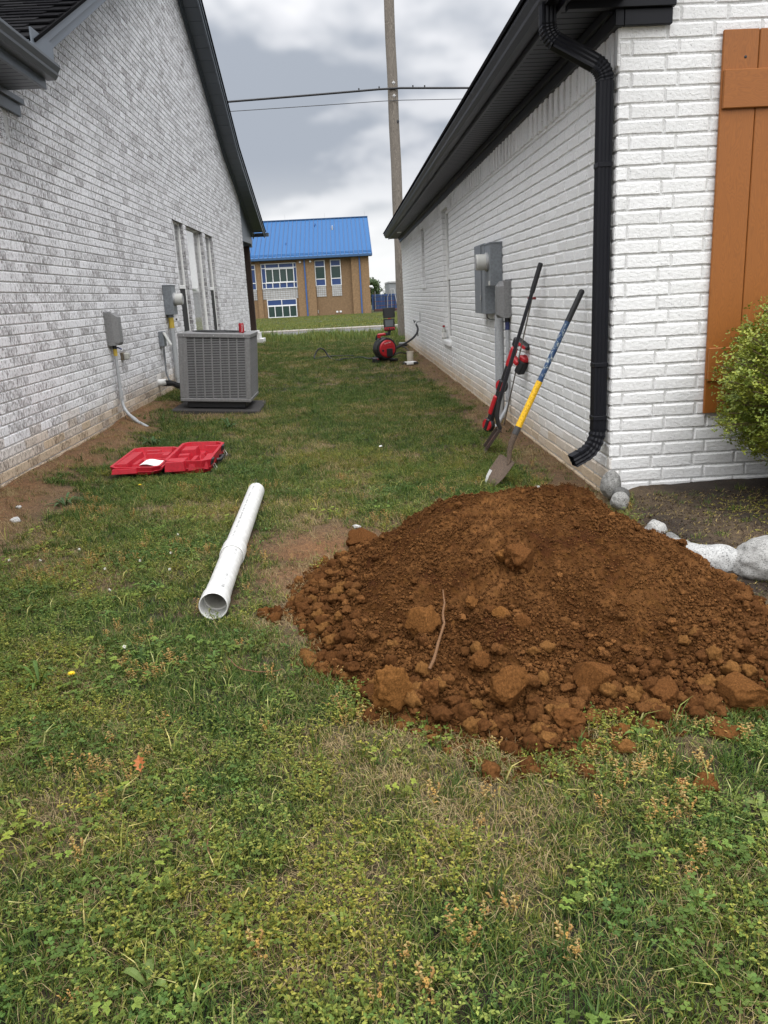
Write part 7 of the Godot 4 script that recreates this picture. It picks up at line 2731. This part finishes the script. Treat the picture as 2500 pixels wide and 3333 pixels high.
# ---------------------------------------------------------------- materials list
func make_materials() -> void:
	nz.seed = 12; nz.frequency = 0.55; nz.fractal_octaves = 3
	nz2.seed = 77; nz2.frequency = 0.7; nz2.fractal_octaves = 2
	var al := brick_atlas(false)
	var ar := brick_atlas(true)
	var fine := itex(grain(3, 0.035, 256, 0.80, 1.0, 5, 0.65))
	var fine_h := itex(grain(4, 0.05, 256, 0.2, 0.8, 5, 0.7))
	var soil_a := itex(grain(21, 0.02, 512, 0.45, 1.0, 6, 0.72))
	var soil_h := itex(grain(22, 0.03, 512, 0.0, 1.0, 6, 0.75))
	var stone_a := itex(speckle_image(33))
	var scratch := itex(grain(15, 0.06, 512, 0.55, 1.0, 4, 0.6))
	var th := thatch_image()
	M.ground = mat(1.12, 1.12, 1.12, 1.0)
	rough_tex(M.ground, th[0], 1.6, th[1], 0.35)
	M.leaf = mat(0.86, 0.86, 0.86, 0.6)
	M.leaf.backlight_enabled = true
	M.leaf.backlight = Color(0.55, 0.55, 0.4)
	M.leaf.metallic_specular = 0.35
	M.bush_leaf = mat(1, 1, 1, 0.45)
	M.bush_leaf.backlight_enabled = true
	M.bush_leaf.backlight = Color(0.5, 0.5, 0.3)
	M.leaf_green = mat(0.08, 0.13, 0.03, 0.6)
	M.petal_yellow = mat(0.80, 0.60, 0.02, 0.6)
	M.petal_white = mat(0.75, 0.74, 0.66, 0.7)
	M.oak_leaf = mat(0.34, 0.115, 0.03, 0.7)
	M.twig = mat(0.13, 0.085, 0.05, 0.9)
	M.root = rough_tex(mat(0.27, 0.135, 0.058, 0.9), scratch, 6.0)
	# soil
	M.soil = rough_tex(mat(1.25, 1.25, 1.25, 1.0), soil_a, 3.1, soil_h, 0.9)
	M.soil.metallic_specular = 0.15
	M.clod = rough_tex(mat(1.25, 1.25, 1.25, 1.0), soil_a, 9.0, soil_h, 0.3)
	M.clod.metallic_specular = 0.15
	M.clod_a = M.clod.duplicate(); M.clod_a.albedo_color = lin(0.165, 0.069, 0.024)
	M.clod_b = M.clod.duplicate(); M.clod_b.albedo_color = lin(0.22, 0.096, 0.033)
	M.clod_c = M.clod.duplicate(); M.clod_c.albedo_color = lin(0.29, 0.135, 0.043)
	M.stone = rough_tex(mat(0.8, 0.79, 0.77, 0.85), stone_a, 1.3, fine_h, 0.1)
	# brickwork
	var bl := func(base: Color, tx: Array, cm: float) -> StandardMaterial3D:
		var m := StandardMaterial3D.new()
		m.albedo_color = Color(base.r, base.g, base.b).linear_to_srgb()
		m.albedo_texture = tx[0]
		m.roughness = 0.75
		m.metallic_specular = 0.35
		m.heightmap_enabled = true
		m.heightmap_texture = tx[1]
		m.heightmap_scale = cm
		m.vertex_color_use_as_albedo = true
		return m
	M.brick_l = []
	M.brick_r = []
	for k in 4:
		M.brick_l.append(bl.call(Color(1, 1, 1).lerp(STAIN, k / 3.0), al, 0.15))
		M.brick_r.append(bl.call(Color(1, 1, 1).lerp(STAIN, k / 3.0), ar, 0.5))
	M.brick_l_rest = bl.call(Color(1, 1, 1), al, 0.2)
	M.brick_r_rest = bl.call(Color(1, 1, 1), ar, 0.5)
	M.mortar_grey = rough_tex(mat(0.82, 0.815, 0.80, 0.95), fine, 5.0, fine_h, 0.3)
	M.mortar_white = rough_tex(mat(0.80, 0.80, 0.79, 0.8), fine, 5.0, fine_h, 0.35)
	# trim
	M.wire_dark = mat(0.05, 0.05, 0.055, 0.6)
	M.trim_grey = mat(0.105, 0.125, 0.150, 0.45)
	M.trim_dark = mat(0.055, 0.064, 0.075, 0.40)
	M.trim_black = mat(0.010, 0.0105, 0.014, 0.42)
	M.trim_black.metallic_specular = 0.3
	M.vinyl = mat(0.80, 0.80, 0.78, 0.5)
	M.glass = StandardMaterial3D.new()
	M.glass.albedo_color = Color(1, 1, 1, 0.06)
	M.glass.transparency = BaseMaterial3D.TRANSPARENCY_ALPHA
	M.glass.roughness = 0.02
	M.screen = mat(0.02, 0.02, 0.02, 0.9)
	var shg := itex(grain(51, 0.15, 256, 0.55, 1.0, 4, 0.7))
	M.shingle = rough_tex(mat(0.013, 0.0128, 0.014, 0.95), shg, 3.0)
	M.shingle_v = []
	M.shingle.metallic_specular = 0.1
	for k in 3: M.shingle_v.append(rough_tex(mat(0.012 + 0.006 * k, 0.0118 + 0.006 * k, 0.0135 + 0.006 * k, 0.95), shg, 3.0))
	for q in M.shingle_v: q.metallic_specular = 0.1
	# timber
	M.cedar = []
	for k in 3:
		var w := itex(wood_image(60 + k, 0.80, 1.0, 1 if k == 0 else 0))
		var m := mat(0.355, 0.118, 0.017, 0.55)
		m.albedo_texture = w
		m.heightmap_enabled = true
		m.heightmap_texture = w
		m.heightmap_scale = 0.12
		m.uv1_triplanar = true
		m.uv1_scale = Vector3(4.7, 0.62, 4.7)
		m.uv1_offset = Vector3(0.31 * k, 0.2 * k, 0)
		M.cedar.append(m)
	M.cedar_x = M.cedar[1].duplicate()
	M.cedar_x.albedo_texture = itex(rot90(wood_image(64, 0.80, 1.0, 1)))
	M.cedar_x.heightmap_texture = M.cedar_x.albedo_texture
	M.cedar_x.uv1_scale = Vector3(0.7, 4.6, 4.6)
	M.post_wood = mat(0.070, 0.042, 0.030, 0.9)
	var pw := itex(wood_image(71, 0.35, 1.0, 3))
	M.post_wood.albedo_texture = pw
	M.post_wood.uv1_triplanar = true
	M.post_wood.uv1_scale = Vector3(3.0, 0.4, 3.0)
	M.pole_wood = mat(0.36, 0.315, 0.265, 0.95)
	var pl := itex(wood_image(73, 0.40, 1.0, 3))
	M.pole_wood.albedo_texture = pl
	M.pole_wood.heightmap_enabled = true
	M.pole_wood.heightmap_texture = pl
	M.pole_wood.heightmap_scale = 0.6
	M.pole_wood.uv1_triplanar = true
	M.pole_wood.uv1_scale = Vector3(2.2, 0.22, 2.2)
	# fittings
	M.box_grey = rough_tex(mat(0.215, 0.235, 0.255, 0.45), fine, 3.0)
	M.nid_grey = rough_tex(mat(0.245, 0.245, 0.245, 0.6), fine, 4.0)
	M.pvc_grey = rough_tex(mat(0.46, 0.475, 0.49, 0.5), fine, 4.0)
	M.pvc_white = rough_tex(mat(0.86, 0.86, 0.84, 0.38), fine, 2.0)
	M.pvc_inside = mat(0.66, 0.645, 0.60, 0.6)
	M.pale_plastic = mat(0.52, 0.52, 0.49, 0.4)
	M.galv = mat(0.45, 0.45, 0.45, 0.45, 0.6)
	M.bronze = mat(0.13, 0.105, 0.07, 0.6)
	M.clear_dull = mat(0.42, 0.42, 0.38, 0.3)
	M.yellow_tape = mat(0.50, 0.36, 0.05, 0.6)
	M.blue_tape = mat(0.02, 0.03, 0.11, 0.6)
	M.blue_plastic = mat(0.02, 0.03, 0.14, 0.5)
	M.blue_print = mat(0.12, 0.16, 0.30, 0.6)
	M.black_plastic = mat(0.014, 0.014, 0.016, 0.5)
	M.black_foam = mat(0.014, 0.014, 0.015, 0.85)
	M.black_gloss = mat(0.010, 0.010, 0.014, 0.3)
	M.conduit_dark = mat(0.10, 0.105, 0.11, 0.5)
	M.rubber = mat(0.014, 0.014, 0.016, 0.6)
	M.ac_grey = rough_tex(mat(0.235, 0.232, 0.232, 0.5), fine, 3.0)
	M.coil_black = mat(0.008, 0.008, 0.009, 0.9)
	M.pad_dark = rough_tex(mat(0.050, 0.046, 0.044, 0.95), fine, 4.0, fine_h, 0.4)
	M.can_red = mat(0.34, 0.008, 0.016, 0.3)
	M.white_print = mat(0.82, 0.80, 0.78, 0.5)
	M.print_black = mat(0.03, 0.03, 0.035, 0.6)
	M.paper = mat(0.82, 0.82, 0.80, 0.8)
	M.case_red = rough_tex(mat(0.58, 0.016, 0.035, 0.42), fine, 3.0)
	M.tool_red = mat(0.46, 0.012, 0.020, 0.4)
	M.red_dark = mat(0.20, 0.02, 0.018, 0.55)
	M.rail_red = mat(0.13, 0.045, 0.035, 0.7)
	M.red_sticker = rough_tex(mat(0.34, 0.055, 0.05, 0.5), scratch, 40.0)
	M.steel = mat(0.30, 0.28, 0.26, 0.5, 0.7)
	M.steel_black = mat(0.030, 0.028, 0.028, 0.5, 0.3)
	M.blade_dark = rough_tex(mat(0.085, 0.055, 0.042, 0.7), scratch, 8.0)
	M.rust_mud = rough_tex(mat(0.24, 0.165, 0.115, 0.75), soil_a, 7.0, soil_h, 0.25)
	M.white_scuffed = rough_tex(mat(0.80, 0.79, 0.76, 0.5), scratch, 20.0)
	M.ferrule_grey = rough_tex(mat(0.10, 0.095, 0.095, 0.6), scratch, 10.0)
	M.yellow_worn = rough_tex(mat(0.86, 0.50, 0.012, 0.5), itex(grain(91, 0.03, 256, 0.0, 1.25, 5, 0.7, 0.35)), 7.0)
	var bw := mat(1, 1, 1, 0.55)
	rough_tex(bw, itex(worn_blue()), 2.2)
	M.blue_worn = bw
	M.tub = mat(0.62, 0.56, 0.46, 0.35)
	M.screen_glass = mat(0.13, 0.14, 0.15, 0.15)
	M.fence_blue = mat(0.018, 0.055, 0.17, 0.5)
	# far
	M.school_tan = rough_tex(mat(0.30, 0.190, 0.100, 0.9), fine, 0.35)
	M.school_tan_dark = rough_tex(mat(0.255, 0.162, 0.087, 0.9), fine, 0.35)
	M.school_blue = mat(0.024, 0.055, 0.17, 0.35)
	M.school_glass = mat(0.030, 0.055, 0.050, 0.12)
	M.white_frame = mat(0.72, 0.73, 0.74, 0.5)
	M.block_grey = mat(0.44, 0.44, 0.44, 0.8)
	M.trim_blue = mat(0.035, 0.105, 0.30, 0.4)
	M.trim_blue_dark = mat(0.030, 0.085, 0.19, 0.4)
	M.roof_blue = mat(0.034, 0.108, 0.255, 0.7)
	M.roof_blue.metallic_specular = 0.25
	M.roof_seam = mat(0.022, 0.065, 0.17, 0.5)
	M.asphalt = rough_tex(mat(0.13, 0.13, 0.13, 0.95), fine, 0.6)
	M.concrete = rough_tex(mat(0.34, 0.31, 0.27, 0.95), fine, 0.5)
	M.shed_grey = mat(0.22, 0.23, 0.24, 0.7)

func rot90(im: Image) -> Image:
	im.rotate_90(CLOCKWISE)
	return im

func worn_blue() -> Image:
	var W := 256
	var a := grain(92, 0.045, W, 0.0, 1.0, 4, 0.6).get_data()
	var f := FastNoiseLite.new(); f.seed = 6; f.frequency = 0.012
	var d := PackedByteArray(); d.resize(W * W * 3)
	for i in W * W:
		var k := a[i] / 255.0 + 0.25 * f.get_noise_2d(i % W, i / W)
		var c := Color(0.12, 0.25, 0.40)
		if k > 0.66: c = Color(0.72, 0.74, 0.72)
		elif k > 0.62: c = Color(0.35, 0.45, 0.52)
		d[i * 3] = int(c.r * 255); d[i * 3 + 1] = int(c.g * 255); d[i * 3 + 2] = int(c.b * 255)
	return Image.create_from_data(W, W, false, Image.FORMAT_RGB8, d)

# ---------------------------------------------------------------- scene
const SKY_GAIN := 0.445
const STAIN := Color(0.70, 0.56, 0.40)
var FWD: Vector3
var RGT: Vector3
var UPV: Vector3

func _ready() -> void:
	# camera
	var yaw := 0.0324783
	var pitch := -0.264179
	var roll := 0.0515139
	FWD = Vector3(sin(yaw) * cos(pitch), sin(pitch), -cos(yaw) * cos(pitch))
	var r0 := FWD.cross(Vector3.UP).normalized()
	var u0 := r0.cross(FWD)
	RGT = r0 * cos(roll) - u0 * sin(roll)
	UPV = u0 * cos(roll) + r0 * sin(roll)
	var cam := Camera3D.new()
	cam.name = "camera"
	cam.fov = 65.0578
	cam.near = 0.05
	cam.far = 2000.0
	cam.transform = Transform3D(Basis(RGT, UPV, -FWD), Vector3(0, 1.33, 0))
	add_child(cam)
	cam.current = true
	# overcast sky and the veiled sun, high behind the camera to the left
	var env := Environment.new()
	env.background_mode = Environment.BG_SKY
	var sky := Sky.new()
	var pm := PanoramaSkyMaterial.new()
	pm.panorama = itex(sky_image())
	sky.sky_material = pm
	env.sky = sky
	env.sky_rotation = Vector3(0, 0.0, 0)
	env.tonemap_mode = Environment.TONE_MAPPER_LINEAR
	env.tonemap_exposure = 2.5
	env.sdfgi_enabled = true
	env.ssao_enabled = true
	env.ssil_enabled = true
	var we := WorldEnvironment.new()
	we.name = "sky"
	we.environment = env
	add_child(we)
	var sun := DirectionalLight3D.new()
	sun.name = "sun"
	sun.light_energy = 0.5
	sun.light_color = Color(1.0, 0.99, 0.975)
	sun.light_angular_distance = 90.0
	sun.shadow_enabled = true
	add_child(sun)
	sun.look_at_from_position(Vector3(0.1, 4.0, 2.2), Vector3(), Vector3.UP)
	make_materials()
	# large structure
	make_ground()
	make_road()
	make_left_house()
	make_right_house()
	make_school()
	make_pole()
	make_far()
	# things
	make_mound()
	make_stones()
	make_left_services()
	make_conditioner()
	make_right_services()
	make_tools()
	make_case()
	make_pipe()
	make_reel()
	make_bush()
	make_turf()
	make_litter()
